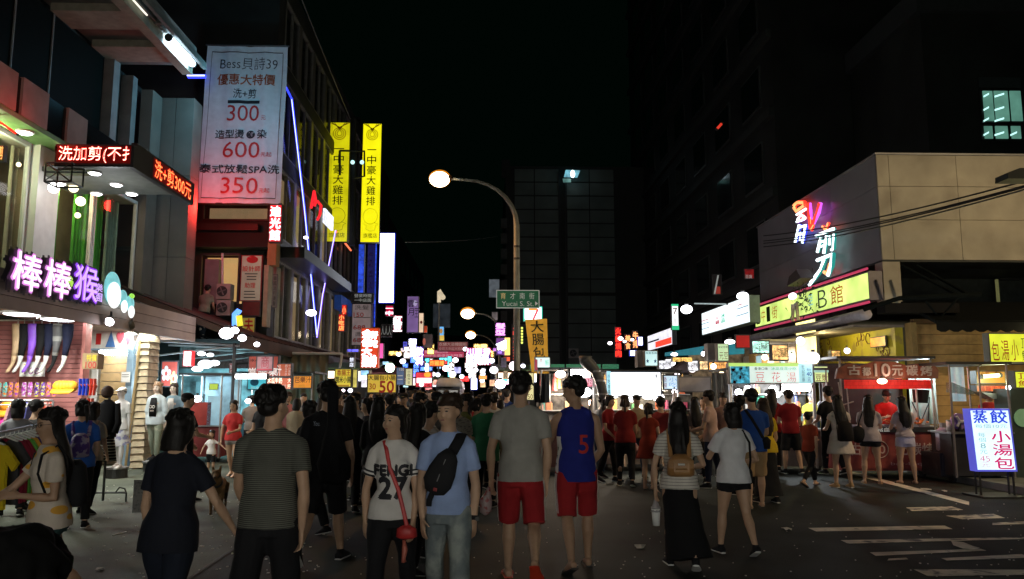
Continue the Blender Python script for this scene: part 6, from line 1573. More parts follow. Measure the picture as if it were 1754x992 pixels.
letters(letters(MB(), Fr((a, Y - .01, .90), (1, 0, 0), (0, 0, 1), b - a, .1), '棵豬血', .30, .1, .50, .95, .01, .002), Fr((a, Y - .01, .90), (1, 0, 0), (0, 0, 1), b - a, .1), '佳', .66, .1, .74, .95, .01, .002).build('lettering', WLT, t)
goods(a + .6, b - .1, Y, 1.02, 5, [mat((.7, .25, .05), .5), mat((.55, .15, .05), .5)], '%s tray of skewers on the grill stall counter from the left', seed=3)
MB().box(a + .1, Y + 1.2, .2, b, Y + 1.22, 2.3).build('back_cloth', mat((.04, .04, .04), .8), t)
WCL = mat((.50, .60, .56), .7, var=.15, scale=3, bump=.4, bscale=8, key='white plastic sheet')
curtain(W(1556, 0, Y).x, W(1600, 0, Y).x, Y + 1.0, 1.02, 2.15, WCL, 'plastic_sheet', .04, .2, t, side=False)
curtain(W(1604, 0, Y).x, W(1626, 0, Y).x, Y + .5, 1.5, 2.2, mat((.55, .68, .72), .7, emit=.25, ecol=(.6, .9, 1)), 'plastic_sheet', .03, .15, t, side=False)
for (p, q) in (((1562, 688), (1578, 722)), ((1592, 688), (1578, 722)), ((1592, 680), (1590, 725))): MB().tube([W(*p, Y + .9), W(*q, Y + .9)], .012, n=5).build('brace', DGREY, t)
for (p, q) in (((1436, 655), (1447, 725)), ((1440, 655), (1440, 730)), ((1450, 665), (1456, 725)), ((1595, 650), (1606, 730)), ((1440, 695), (1462, 688))): MB().tube([W(*p, Y - .1), W(*q, Y - .1)], .014, n=6).build('pole', POLE, t)
MB().tube([W(1577, 668, Y + .3), W(1577, 690, Y + .3)], [.16, .13], n=10).build('dark_bag', BLK, t)
# menu stall with light box
Y = 16.6
t, a, b = stall('menu_stall', 'stall under a long light box menu with a green and white face', 1252, 1420, Y, 1.3, 2.15, .92, mat((.18, .16, .14), .5))
FACE = _glow((.75, .92, .85), 1.0, .1, 2)
S('menu_light_box', 'long light box menu with photo of faces, red strokes and 40 元', 1249, 622, 1392, 658, Y - .1, FACE, [('#', .0, .84, .82, 1, _glow((.55, .85, .2), .9, .05, 3), 0, False), ('#', .02, .04, .245, .84, _glow((.05, .35, .5), .9, .6, 14), 0, False), ('#', .83, .0, .99, 1, _glow((.45, .8, .85), .9, .1, 3), 0, False), ('香港口味', .30, .66, .46, .80, INKE, .01, False), ('冰品豆花小吃', .50, .66, .80, .80, mat((.02, .4, .2), .5, emit=.3, ecol=(.1, .8, .4)), .01, False),
('豆', .31, .1, .42, .56, MRK, -.01, False), ('花', .50, .1, .61, .58, MRK, -.01, False), ('湯', .68, .1, .79, .56, MRK, -.01, False), ('宏記豆漿', .86, .1, .895, .92, mat((.02, .15, .2), .5), 0, True), ('每份', .92, .62, .97, .76, mat((.02, .15, .4), .5), 0, False), ('40', .915, .38, .975, .58, mat((.02, .15, .5), .5), .02, False), ('元', .925, .12, .965, .32, mat((.02, .15, .4), .5), 0, False)], case=mat((.28, .27, .26), .4))
S('side_light_box', 'rounded yellow green end box of the long menu', 1394, 626, 1419, 656, Y, _glow((.70, .85, .35), .9, .1, 3), [('豆漿', .12, .1, .88, .5, mat((.35, .12, .05), .5), .01, False), ('#', .02, .6, .98, .8, _glow((.4, .7, .6), .8, .1, 3), 0, False)])
S('cube_light_box', 'small green and white menu box standing on the stall roof', 1229, 588, 1248, 619, Y + .3, _glow((.65, .88, .5), .95, .1, 3), [('宏記豆漿', .1, .72, .9, .85, INKE, 0, False), ('元豆', .15, .1, .9, .5, mat((.4, .15, .05), .5), .01, False)], case=GREY)
S('cube_light_box', 'grey side face of the green menu box', 1213, 588, 1228, 618, Y + .5, mat((.25, .22, .22), .5), depth=.3, case=GREY)
bulb(1327, 671, Y + .2, 11, (1, 1, 1), 16, 'large round white lamp hanging in the menu stall')
bulb(1393, 613, Y - .3, 10, (1, .98, .98), 12, 'round white lamp above the end of the long menu')
bulb(1265, 672, Y + .2, 6, (.85, .85, 1), 9, 'small violet white lamp at the left end of the menu stall')
bulb(1280, 663, Y + .9, 5, (.9, .85, 1), 7, 'flat small lamp deep in the menu stall', flat=.5)
bulb(1371, 584, Y + .6, 7, (.95, .9, 1), 8, 'oval lamp high beside the glaring yellow panel')
bulb(1451, 601, 17, 5, (.8, .75, 1), 6, 'small violet lamp above the carved wooden sign')
tubelight('fluorescent_tube', 'long glaring white lamp under the menu light box', W(1336, 662, Y), W(1386, 662, Y), .10, (1, 1, 1), 10)
for (px, m_) in ((1392, POLE), (1410, POLE)): MB().tube([W(px, 656, Y - .1), V((W(px, 700, Y).x, Y - .1, .12))], .03, n=6).build('pole', m_, t)
bc = thing('plastic_bags', 'bunch of pale plastic bags hanging from the right pole of the menu stall', 'plastic bags', W(1411, 722, Y - .2)); g = MB()
R = random.Random(2)
for i in range(8): g.ball(W(1411, 700, Y - .2) + V((R.uniform(-.07, .07), R.uniform(-.05, .05), R.uniform(-.18, .15))), (.06, .05, .10), 7, 5)
g.build('bag', mat((.55, .55, .62), .4, alpha=.9), bc, True)
goods(a, b - .6, Y, .92, 5, [mat((.3, .5, .1), .5), mat((.6, .5, .3), .5), mat((.7, .65, .5), .5)], '%s tray of ingredients on the menu stall counter from the left', seed=5)
lamp('POINT', (W(1340, 0, Y).x, Y + .5, 1.75), 120, (.9, .95, 1), .12, parent=t)
SBK = mat((.07, .065, .06), .7, var=.6, scale=6, key='cluttered shelf back')
MB().box(a, Y + 1.25, .1, b, Y + 1.28, 2.1).build('back_board', SBK, t)
R = random.Random(8); 
for i in range(14):
 x = a + R.uniform(.05, b - a - .15); z = R.choice((1.05, 1.4, 1.75))
 MB().tube([(x, Y + 1.15, z), (x, Y + 1.15, z + R.uniform(.1, .25))], R.uniform(.03, .07), n=8).build('jar', mat(R.choice([(.1, .3, .35), (.5, .45, .4), (.35, .08, .05), (.05, .25, .15), (.1, .12, .3)]), .4), t)
def clutter(a, b, Y, t, seed, n=26):
 R = random.Random(seed)
 for z in (1.3, 1.65): MB().box(a, Y - .12, z - .02, b, Y + .05, z).build('shelf', STEEL, t)
 for i in range(n):
  x = a + R.uniform(.03, b - a - .12); z = R.choice((.95, 1.3, 1.65)); c = R.choice([(.5, .12, .05), (.5, .35, .08), (.1, .3, .3), (.5, .48, .42), (.15, .08, .05), (.4, .25, .12), (.06, .2, .08), (.35, .05, .12)])
  if R.random() < .5: MB().box(x, Y - .1, z, x + R.uniform(.05, .14), Y, z + R.uniform(.08, .25)).build('packet', mat(c, .5), t)
  else: MB().tube([(x, Y - .06, z), (x, Y - .06, z + R.uniform(.1, .24))], R.uniform(.025, .05), n=8).build('jar', mat(c, .4), t)
 for i in range(5):
  x = a + (b - a) * R.random(); MB().tube([(x, Y - .3, 2.1), (x, Y - .3, 1.95), (x, Y - .3, R.uniform(1.7, 1.85))], [.01, .05, .07], n=7).build('hanging_bag', mat(R.choice([(.5, .5, .5), (.5, .3, .1), (.4, .1, .1)]), .5), t)
clutter(a + .2, b, Y + 1.2, t, 4)
curtain(a - .35, a + .05, Y + .1, 1.0, 2.1, mat((.35, .35, .34), .7), 'plastic_curtain', .04, .12, t, side=False)
# white light box stall
Y = 17.2
t, a, b = stall('bright_stall', 'stall under a very bright white light box with shoppers in front', 1028, 1165, Y, 1.3, 2.12, .92, mat((.25, .2, .16), .5))
S('white_light_box', 'very bright white light box with faint small characters at the left end', 1040, 636, 1133, 680, Y - .1, _glow((.97, .98, 1), 2.2, .05, 2), [('#', 0, 0, .07, 1, _glow((.35, .75, .9), .9, .05, 3), 0, False), ('小吃香腸', .015, .1, .055, .9, INKE, .01, True), ('IWON', .88, .2, .92, .9, mat((.4, .4, .5), .5, emit=.4, ecol=(.7, .75, .8)), -.01, True)], case=mat((.15, .2, .3), .5))
S('side_light_box', 'smaller white and blue light box right of the very bright one', 1136, 642, 1161, 668, Y, _glow((.65, .85, 1), 1.0, .1, 3), [('香腸', .05, .1, .25, .9, REDI, 0, True), ('小吃', .4, .2, .9, .85, mat((.02, .1, .5), .5, emit=.3, ecol=(.05, .3, 1)), -.01, True)])
S('cube_light_box', 'cube light box with blue stars standing on the bright stall roof', 1104, 600, 1127, 628, Y + .2, _glow((.65, .95, .95), 1.0, .1, 3), [('無敵香腸', .1, .75, .9, .9, mat((.02, .2, .3), .5), 0, False), ('★', .1, .2, .35, .5, mat((.02, .1, .5), .5), 0, False), ('★', .65, .2, .9, .5, mat((.02, .1, .5), .5), 0, False)], case=GREY)
S('cube_light_box', 'dull grey side of the starred cube light box', 1092, 600, 1103, 629, Y + .4, mat((.3, .24, .22), .5), case=GREY, depth=.3)
for i, (px, py, r) in enumerate(((1052, 674, 11), (1082, 680, 12), (1110, 676, 12), (1128, 681, 10))):
 bulb(px, py, Y + .05, r, (1, 1, 1), 9, ['first glaring bulb from the left under the very bright box', 'second glaring bulb under the very bright box', 'third glaring bulb under the very bright box', 'last glaring bulb under the very bright box'][i], 'glaring bulbs under the very bright light box', flat=.7)
bulb(1155, 671, Y, 4, (.95, .9, 1), 7, 'tiny lamp above the hanging pale bag')
S('rolled_blind', 'plain beige blind between the bright stall and the menu stall', 1162, 645, 1218, 672, Y, mat((.42, .36, .33), .7, var=.1), depth=.05, case=mat((.2, .18, .17), .6), cat='blind')
lamp('POINT', (W(1085, 0, Y).x, Y + .5, 1.7), 120, (1, .85, .6), .12, parent=t)
MB().box(a, Y + 1.25, .1, b + .6, Y + 1.28, 2.1).build('back_board', SBK, t); clutter(a, b + .5, Y + 1.2, t, 6)
g = thing('hanging_bag', 'pale plastic bag hanging by the pole of the bright stall', 'plastic bags', W(1158, 695, Y - .2)); MB().tube([W(1155, 668, Y - .2), W(1156, 680, Y - .2), W(1158, 692, Y - .2), W(1159, 694, Y - .2)], [(.02, .02), (.05, .04), (.12, .06), (.09, .04)], n=8).build('bag', mat((.6, .5, .5), .4), g, True)
goods(a, b, Y, .92, 6, [mat((.7, .4, .1), .5), mat((.5, .2, .05), .5)], '%s tray of snacks on the bright stall counter from the left', seed=7)
for px in (1068, 1133): MB().tube([W(px, 680, Y - .12), V((W(px, 700, Y).x, Y - .12, .12))], .025, n=6).build('pole', mat((.6, .45, .3), .5), t)
t = thing('shop_canopy_dark', 'dark pointed tarpaulin between the cube boxes', 'awning', W(1160, 640, 18.6))
MB().poly([W(1130, 637, 18.6), W(1165, 626, 18.6), W(1172, 618, 18.6), W(1177, 622, 18.6), W(1178, 640, 18.6)], (0, 1, 0), .4).build('sheet', mat((.05, .04, .06), .7), t)
for i, (px, py, r, lb) in enumerate(((1175, 630, 12, 'glaring lamp row behind the dark pointed tarpaulin'), (1145, 622, 12, 'glaring flat lamp left of the dark tarpaulin'), (1186, 634, 7, 'flat white lamp over the beige blind'), (1250, 640, 5, 'warm lamp among the shop goods behind the stalls'), (1250, 586, 9, 'long oval lamp beside the plain red cloth'), (1155, 607, 6, 'small flat lamp under the teal awning'))):
 bulb(px, py, 20.5, r, (1, .95, 1) if i != 3 else (1, .7, .35), 5, lb, flat=.5)
for i, (x0, y0, x1, y1, c, lb) in enumerate(((1128, 617, 1150, 633, (.9, .92, 1), 'white lit menu behind the starred cube box'), (1152, 612, 1186, 620, (1, .6, .15), 'long orange lit shelf sign under the teal awning'), (1178, 617, 1196, 636, (.95, .95, 1), 'upright white lit menu behind the dark tarpaulin'), (1198, 618, 1213, 634, (1, .7, .35), 'warm yellow lit menu beside the green cube box'), (1214, 620, 1246, 634, (1, .45, .12), 'orange lit goods shelf over the beige blind'), (1288, 583, 1318, 606, (.5, .95, .8), 'green white lit picture board beside the red cloth'), (1322, 590, 1350, 618, (.9, .55, .2), 'dim amber lit menu left of the glaring panel'), (1424, 600, 1440, 616, (.9, .5, .15), 'small amber board above the carved wooden sign'))):
 S('lit_menu', lb, x0, y0, x1, y1, 19.9 + .13 * i, _glow(c, 1.5, .4, 9), [('小吃麵飯', .06, .2, .94, .8, mat((.12, .04, .02), .5), .0, False)], group='lit menus behind the right hand stalls')
for i, (px, py, r, c) in enumerate(((1222, 628, 5, (1, .8, .5)), (1205, 606, 4, (1, .95, 1)), (1310, 612, 5, (1, .85, .6)), (1290, 668, 5, (.9, .9, 1)), (1356, 610, 4, (1, .9, .8)), (1012, 690, 5, (1, .6, .4)), (938, 690, 6, (1, .6, .35)), (1160, 640, 4, (1, .9, 1)), (1236, 640, 4, (1, .75, .4)), (1428, 632, 3, (1, .9, .9)))):
 bulb(px, py, 19.2, r, c, 9, 'small bulb among the right hand stalls, %s from the left' % 'fifth fourth eighth seventh ninth second first third sixth tenth'.split()[i], 'small bulbs among the right hand stalls')
# juice stall left of the duct
Y = 16.5
t, a, b = stall('dessert_stall', 'stall with a pink backboard under two glaring white lamps', 925, 1020, Y, 1.2, 2.15, .92, mat((.3, .12, .10), .5))
S('pink_board', 'pink lit board with white brush characters above the dessert stall', 985, 642, 1022, 664, Y + .1, _glow((.55, .12, .18), .5, .2, 3), [('小腸', .3, .2, .95, .85, _glow((.9, .6, .7), .8, .1, 3), -.01, False)])
tubelight('fluorescent_tube', 'long glaring white lamp above the dessert stall', W(977, 640, Y - .1), W(1010, 640, Y - .1), .085, (1, 1, 1), 9)
bulb(960, 641, Y - .1, 9, (1, 1, 1), 9, 'oval glaring lamp left of the long one above the dessert stall', flat=.7)
bulb(1000, 672, Y + .1, 14, (1, .98, 1), 12, 'wide glaring lamp lower over the dessert stall counter', flat=.6)
S('cube_light_box', 'cube light box with green and red marks above the dessert stall', 916, 611, 943, 634, Y, _glow((.75, .98, .95), 1.2, .08, 3), [('鮮', .65, .3, .9, .8, MGK, 0, False), ('茶', .3, .55, .5, .85, MRK, 0, False), ('#', 0, 0, .18, .8, _glow((.5, .05, .1), .7, .2, 3), 0, False)], case=GREY)
S('yellow_menu', 'yellow vertical menu beside the man in the grey shirt', 899, 638, 915, 686, Y - .1, _glow((.85, .75, .35), .9, .1, 2), [('小吃', .1, .4, .8, .8, INKE, -.005, True), ('150', .1, .05, .85, .22, mat((.3, .15, .02), .5), 0, False)])
S('yellow_menu', 'small cream price card with 30 beside the yellow menu', 862, 635, 870, 650, 18, _glow((.7, .5, .3), .5, .1, 2), [('30', .1, .2, .9, .8, INKE, 0, False)])
lamp('POINT', (W(970, 0, Y).x, Y + .4, 1.7), 100, (1, .8, .6), .12, parent=t)
MB().box(a, Y + 1.15, .1, b, Y + 1.18, 2.1).build('back_board', SBK, t); clutter(a, b, Y + 1.1, t, 7, 20)
for px in (922, 930, 936, 940): MB().tube([W(px, 640, Y), W(px - 1, 690, Y)], [.03, .05], n=6).build('hanging_tool', [DGREY, STEEL, BLK, PUR][px % 4] if False else [DGREY, STEEL, BLK, GREY][px % 4], t)
goods(a + .2, b, Y, .92, 4, [mat((.7, .25, .2), .5), mat((.75, .5, .4), .5)], '%s tray of red cups on the dessert stall counter from the left', seed=9)
d = thing('exhaust_duct', 'grey flexible exhaust duct bending above the dessert stall', 'duct', V((W(1028, 700, 16).x, 16, 0)))
dp = [W(1037, 696, 16), W(1033, 675, 16), W(1027, 652, 16), W(1020, 636, 16), W(1010, 625, 16), W(1003, 618, 16), W(1003, 610, 16)]
MB().tube([dp[0] + V((.02, 0, -.8))] + dp, [.10] * 5 + [.13, .13, .14], n=12).build('duct', mat((.10, .10, .10), .5), d, True)
g = MB()
for i in range(5): g.tube([dp[i] - V((0, 0, .02)), dp[i] + V((0, 0, .02))], .112, n=12)
g.build('joint_ring', mat((.4, .4, .4), .4, metal=.6), d)
# dumpling cart
Y = 14.6
t, a, b = stall('dumpling_cart', 'glazed dumpling cart with a rounded pale roof beside the lit sandwich board', 1628, 1732, Y, 1.2, 2.2, .95, mat((.03, .03, .035), .4))
g = MB()
xm0, xm1 = W(1627, 0, Y).x, W(1728, 0, Y).x
g.tube([(xm0, Y, 1.0), (xm0, Y, 2.15), (xm0 + .08, Y, 2.22), (xm1, Y, 2.24)], .018, n=6); g.build('frame', POLE, t)
S('orange_sign', 'orange sign with dark characters and a lit patch inside the dumpling cart', 1673, 635, 1722, 658, Y + .9, _glow((.6, .28, .04), .7, .1, 2), [('小籠', .15, .5, .45, .95, mat((.3, .05, .02), .5), 0, False), ('包', .6, .5, .85, .95, INKE, 0, False)])
S('orange_sign', 'lower orange red strip below the lit orange sign', 1673, 660, 1722, 671, Y + .9, _glow((.7, .12, .02), .5, .1, 2), [('蒸籠手工', .1, .1, .9, .9, mat((.3, .02, .02), .5), .01, False)])
tubelight('fluorescent_tube', 'yellowish tube lamp glowing in the dumpling cart', W(1683, 645, Y + .7), W(1711, 643, Y + .7), .035, (.95, 1, .4), 7)
bulb(1727, 664, Y + .2, 4, (.9, .9, 1), 9, 'tiny bluish lamp at the right of the dumpling cart')
MB().poly([W(1682, 672, Y + .6), W(1728, 676, Y + .6), W(1732, 684, Y + .6), W(1700, 683, Y + .6)], (0, 1, 0), .3).build('steel_hood', STEEL, t)
MB().poly([W(1631, 655, Y + .3), W(1672, 672, Y + .3), W(1668, 676, Y + .3), W(1631, 672, Y + .3)], (0, 1, 0), .2).build('sloping_glass', mat((.2, .25, .2), .2, alpha=.5), t)
lamp('POINT', (W(1690, 0, Y).x, Y + .4, 1.9), 26, (.9, 1, .6), .1, parent=t)
c = W(1643, 722, Y + .1); f_ = thing('desk_fan', 'small violet and white fan on the dumpling cart', 'fan', c - V((0, 0, .15)))
MB().tube([c, c + V((0, .05, 0))], .15, n=18).build('guard', mat((.35, .22, .5), .5), f_); MB().tube([c - V((0, 0, .16)), c], .03, n=8).build('stand', DGREY, f_); g = MB()
for k in range(3): g.tube([c + V((0, -.01, 0)), c + V((.11 * math.cos(k * 2.1), -.01, .11 * math.sin(k * 2.1)))], .03, n=5)
g.build('blade', WHITE, f_)
for i, (px, h_) in enumerate(((1641, 22), (1655, 26), (1668, 18))):
 c = W(px, 745, Y - .02); q = thing('pot', ['white cup standing left on the dumpling cart', 'tall dark pot in the middle of the dumpling cart', 'steel pot nearest the lit board on the cart'][i], 'pot', V((c.x, Y + .2, .95)), 'pots on the dumpling cart')
 MB().tube([(c.x, Y + .2, .95), (c.x, Y + .2, .95 + h_ * .009)], .07, n=12).build('body', [WHITE, DGREY, STEEL][i], q, True); MB().tube([(c.x, Y + .2, .95 + h_ * .009), (c.x, Y + .2, .965 + h_ * .009)], .075, n=12).build('rim', STEEL, q)
c = W(1615, 760, 15.2); q = thing('gas_cylinder', 'grey gas cylinder between the grill stall and the dumpling cart', 'gas cylinder', (c.x, 15.1, .55))
MB().tube([(c.x, 15.1, .55), (c.x, 15.1, .60), (c.x, 15.1, .95), (c.x, 15.1, 1.02)], [.14, .17, .17, .08], n=16).build('body', mat((.28, .28, .38), .4), q, True); MB().tube([(c.x, 15.1, 1.0), (c.x, 15.1, 1.1)], .09, n=12, cap=False).build('collar', GREY, q); MB().tube([(c.x, 15.1, 1.0), (c.x, 15.1, 1.07)], .025, n=8).build('valve', STEEL, q)
q = thing('metal_crate', 'dark metal cabinet carrying the gas cylinder', 'cabinet', (c.x + .2, 15.3, .1)); MB().box(c.x - .22, 14.95, .1, c.x + .75, 15.6, .54).build('body', mat((.03, .03, .035), .4), q); MB().box(c.x - .18, 14.93, .14, c.x + .25, 14.95, .5).box(c.x + .28, 14.93, .14, c.x + .7, 14.95, .5).build('door', mat((.045, .045, .05), .4), q)
# lit sandwich board
f = frontc(1673, 700, 1733, 808, 12.8, -3)
f = Fr(f.o, f.R, V((-.05, 0, 1)), f.w, f.h)
BLL = mat((.01, .05, .5), .5, emit=.7, ecol=(.02, .06, .9)); RDL = mat((.5, .0, .1), .5, emit=.7, ecol=(.75, .0, .18)); TRN = mat((.2, .5, .5), .5, emit=.55, ecol=(.3, .55, .65))
q = sign('light_box_board', 'lit white sandwich board sign reading dumplings and soup dumplings in blue and red', f, depth=.18, face=_glow((.72, .93, 1), 1.25, .06, 2), case=mat((.03, .05, .4), .4, emit=.6, ecol=(.15, .15, .9)), texts=[
 ('蒸', .08, .77, .42, .97, BLL, .03, False), ('餃', .50, .77, .90, .97, BLL, .03, False), ('每個10元', .10, .69, .88, .755, TRN, 0, False), ('小湯包', .46, .03, .92, .66, RDL, .02, True), ('每', .14, .55, .32, .62, TRN, 0, False), ('個', .14, .47, .32, .54, TRN, 0, False), ('8', .17, .37, .30, .45, TRN, 0, False), ('元', .14, .28, .32, .36, TRN, 0, False), ('45', .12, .16, .36, .25, RDL, -.015, False), ('元', .14, .07, .34, .15, RDL, -.015, False)])
for x in (.1, .9):
 for d in (-.02, -.16): p = f.p(x, 0, d); MB().tube([p, V((p.x, p.y, .02))], .018, n=6).build('leg', DGREY, q)
p, p2 = f.p(.1, 0, -.09), f.p(.9, 0, -.09); MB().box(p.x - .1, p.y - .3, .0, p2.x + .1, p.y + .3, .03).build('base', DGREY, q)
# items at far right below the small yellow sign
c = W(1747, 716, 14.8); q = thing('speaker', 'dark cabinet with a round green cone at the right edge', 'speaker', (c.x, 15, .1)); MB().box(c.x - .15, 14.8, .1, c.x + .5, 15.3, 1.75).build('cabinet', mat((.04, .06, .05), .5), q); MB().tube([c + V((.05, -.02, 0)), c + V((.05, 0, 0))], .17, n=18).build('cone', mat((.2, .35, .2), .5, emit=.12, ecol=(.4, .8, .4)), q)
# ================================================================ left side stalls
Y = 23.0
t, a, b = stall('juice_stall', 'left fruit juice stall under red boards and an orange cloth sign', 400, 535, 21.5, 1.5, 2.2, .95, mat((.15, .35, .40), .5))
lamp('POINT', (W(430, 0, 22).x, 22.2, 1.9), 120, (.45, .9, 1), .15, parent=t)
CYW = mat((.30, .50, .55), .6, var=.2, scale=2, key='pale cyan wall')
q = thing('cyan_partition', 'pale cyan partition wall lit behind the juice stall', 'wall', (W(395, 0, 24).x, 23.8, 0)); MB().box(W(372, 0, 23.6).x, 23.5, .1, W(410, 0, 23.6).x, 23.6, W(0, 654, 23.6).z).build('panel', CYW, q); MB().box(W(345, 0, 23.9).x, 23.7, .1, W(500, 0, 23.9).x, 23.8, 2.4).build('back_wall', mat((.25, .42, .45), .6, var=.6, scale=2.5), q)
S('cyan_poster', 'turquoise poster with white lettering above the juice counter', 423, 648, 457, 668, 22, _glow((.08, .55, .65), .9, .2, 3), [('@', .15, .35, .6, .95, mat((.02, .15, .25), .5), 0, False), ('鮮果汁', .2, .05, .9, .28, WLT, 0, False)])
S('red_board', 'red board with large white juice characters, partly hidden by a pink card', 424, 609, 478, 646, 21.2, _glow((.5, .05, .02), .5, .15, 3), [('當季果', .02, .05, .98, .42, _glow((.9, .8, .75), .7, .1, 3), .03, False), ('冰心 果汁', .05, .7, .8, .85, INKE, .02, False)])
S('red_board', 'orange red board with a white 汁 and small white columns', 474, 622, 500, 646, 20.9, _glow((.62, .10, .02), .6, .15, 3), [('汁', .02, .1, .3, .85, _glow((.9, .8, .75), .8, .1, 3), .03, False), ('西瓜木瓜', .55, .1, .72, .9, WLT, 0, True), ('牛奶鳳梨', .78, .1, .95, .9, WLT, 0, True)])
S('pink_card', 'pink translucent card hanging in front of the red juice board', 438, 609, 469, 636, 19.8, _glow((.5, .24, .26), .5, .2, 3), [('商', .3, .2, .75, .95, mat((.4, .04, .06), .5), .0, False), ('#', .05, .05, .95, .15, mat((.4, .04, .06), .5), 0, False)], depth=.02)
S('light_box', 'lit red box with white characters for papaya milk', 456, 646, 500, 668, 20.8, _glow((.65, .10, .02), .8, .1, 3), [('木瓜牛奶', .04, .5, .62, .95, _glow((1, .9, .7), 1.4, .05, 3), .03, False), ('西瓜', .04, .05, .3, .42, _glow((1, .9, .7), 1.4, .05, 3), .0, False), ('♦', .34, .05, .55, .5, _glow((1, .6, .05), 1.8, .05, 3), .03, False), ('紅茶', .62, .05, .8, .42, WLT, .0, False), ('大杯', .84, .05, .97, .95, _glow((1, .8, .6), 1.2, .05, 3), .02, True)])
S('cloth_sign', 'plain orange cloth sign with brown characters for guava juice', 501, 643, 535, 666, 20.2, _glow((.85, .30, .02), .75, .1, 3), [('芭樂汁', .1, .45, .95, .9, mat((.25, .06, .02), .5), .02, False), ('20元', .3, .1, .65, .32, mat((.6, .35, .02), .5), .0, False)], depth=.03)
S('red_board', 'dark red board with white strokes left of the juice stall', 392, 622, 402, 645, 21, _glow((.3, .03, .03), .4, .1, 3), [('好打', .15, .1, .85, .9, WLT, 0, True)])
S('cross_board', 'dim red panels with two plus marks beside the brown curtain', 452, 596, 470, 606, 22, _glow((.5, .18, .08), .4, .3, 4))
tubelight('fluorescent_tube', 'long glaring white tube above the juice stall', W(404, 645, 19.5), W(457, 645, 19.5), .055, (1, 1, 1), 14)
for i, (px, py, r, Yv, lb) in enumerate(((388, 571, 12, 18, 'largest glaring lamp at the end of the mauve canopy'), (402, 566, 7, 18.2, 'lamp merging with the largest one at the canopy end'), (415, 579, 7, 18.6, 'medium lamp right of the largest canopy lamp'), (440, 590, 5, 19, 'smallest and lowest of the three canopy end lamps'), (373, 690, 0, 1, ''), (425, 687, 5, 17, 'small white lamp between the red shirted woman and the juice stall'), (338, 683, 7, 18, 'glaring white lamp beside the man in the black cap'))):
 if r: bulb(px, py, Yv, r, (.92, .92, 1), 10, lb, 'lamps hanging at the canopy end' if i < 4 else None, flat=.8)
q = thing('neon_sign', 'small blue and yellow neon shape on the canopy end', 'sign', W(405, 545, 20))
MB().tube([W(402, 558, 20), W(402, 538, 20), W(407, 533, 20), W(411, 536, 20)], .07, n=8).build('blue_tube', _glow((.1, .3, 1), 2, .05, 3), q, True); MB().tube([W(409, 541, 20), W(411, 558, 20)], .08, n=8).build('yellow_tube', _glow((.9, .8, .05), 1, .05, 3), q, True)
q, a, b = stall('game_stall', 'glaring pale blue stall with red goods behind the man in the black cap', 308, 380, 19.5, 1.3, 2.1, .9, mat((.25, .04, .04), .5))
S('light_box', 'red rimmed glaring white sign at the end of the clothes shop', 313, 601, 329, 627, 18.6, _glow((1, .75, .8), 3.0, .2, 4), case=mat((.5, .02, .03), .5, emit=1, ecol=(1, .04, .05)))
for i, (px, py, r, fl) in enumerate(((345, 606, 7, .5), (360, 608, 6, .5), (352, 624, 12, .6), (368, 622, 8, .6), (338, 632, 9, .5), (326, 612, 5, .6))):
 bulb(px, py, 20, r, (.85, .93, 1), 5, ['leftmost of the upper bluish lamps over the red goods stall', 'second upper bluish lamp over the red goods stall', 'broadest bluish lamp over the red goods stall', 'right bluish lamp over the red goods stall', 'lowest bluish lamp over the red goods stall', 'small lamp inside the red rimmed sign area'][i], 'glaring bluish lamps over the red goods stall', flat=fl)
lamp('POINT', (W(345, 0, 20).x, 20, 1.9), 110, (.6, .85, 1), .2, parent=q)
MB().box(a, 20.9, .1, b, 20.95, 2.2).build('back_board', mat((.35, .5, .55), .6, var=.4, scale=2), q)
MB().box(a + .1, 19.5, .9, a + .75, 19.7, 1.45).build('red_box', mat((.4, .04, .03), .5), q); MB().box(b - .35, 19.5, .9, b - .05, 19.7, 1.6).build('glass_box', mat((.3, .5, .6), .3, emit=.25, ecol=(.5, .8, 1)), q)
S('green_tag', 'yellow green tag over pale text at the blue stall', 358, 657, 374, 668, 19.3, _glow((.5, .7, .05), .7, .1, 3), depth=.02)
BRC = mat((.10, .085, .05), .8, var=.3, scale=2, key='brown curtain')
q = thing('brown_curtain', 'long olive brown pleated curtain closing an empty stall', 'curtain', (-5.4, 25, 0))
curtain(W(497, 0, 24).x, W(582, 0, 24).x, 24, .1, W(0, 607, 24).z, BRC, 'cloth', .07, .28, q, side=False)
MB().tube([W(494, 605, 23.9), W(586, 606, 23.9)], .04, n=6).tube([W(586, 606, 23.9), W(578, 655, 23.9)], .04, n=6).build('rail', mat((.4, .42, .38), .5), q)
S('yellow_board', 'yellow board with red and black characters beside the brown curtain', 572, 631, 603, 664, 20.5, YB, [('香腸王', .15, .62, .92, .92, REDI, .02, False), ('糯米小腸', .08, .25, .95, .58, INKE, .02, False), ('#', .1, .08, .85, .14, mat((.6, .3, .02), .5), 0, False)])
S('yellow_board', 'narrow yellow side board with faint characters', 604, 633, 612, 664, 20.6, _glow((.75, .65, .15), .8, .2, 6))
S('yellow_board', 'big tilted yellow board with 30 and a red 50 for sausage', 628, 640, 680, 674, 19.5, _glow((.72, .48, .03), .7, .08, 2), [('大腸包小腸', .05, .66, .95, .92, INKE, .02, False), ('30', .08, .2, .3, .5, REDI, .01, False), ('50', .42, .05, .9, .62, REDI, .04, False)], ang=8)
S('menu_card', 'pale yellow vertical menu right of the tilted yellow board', 694, 631, 707, 661, 22, _glow((.7, .7, .4), .8, .1, 3), [('小吃大全', .3, .1, .7, .9, INKE, 0, True)])
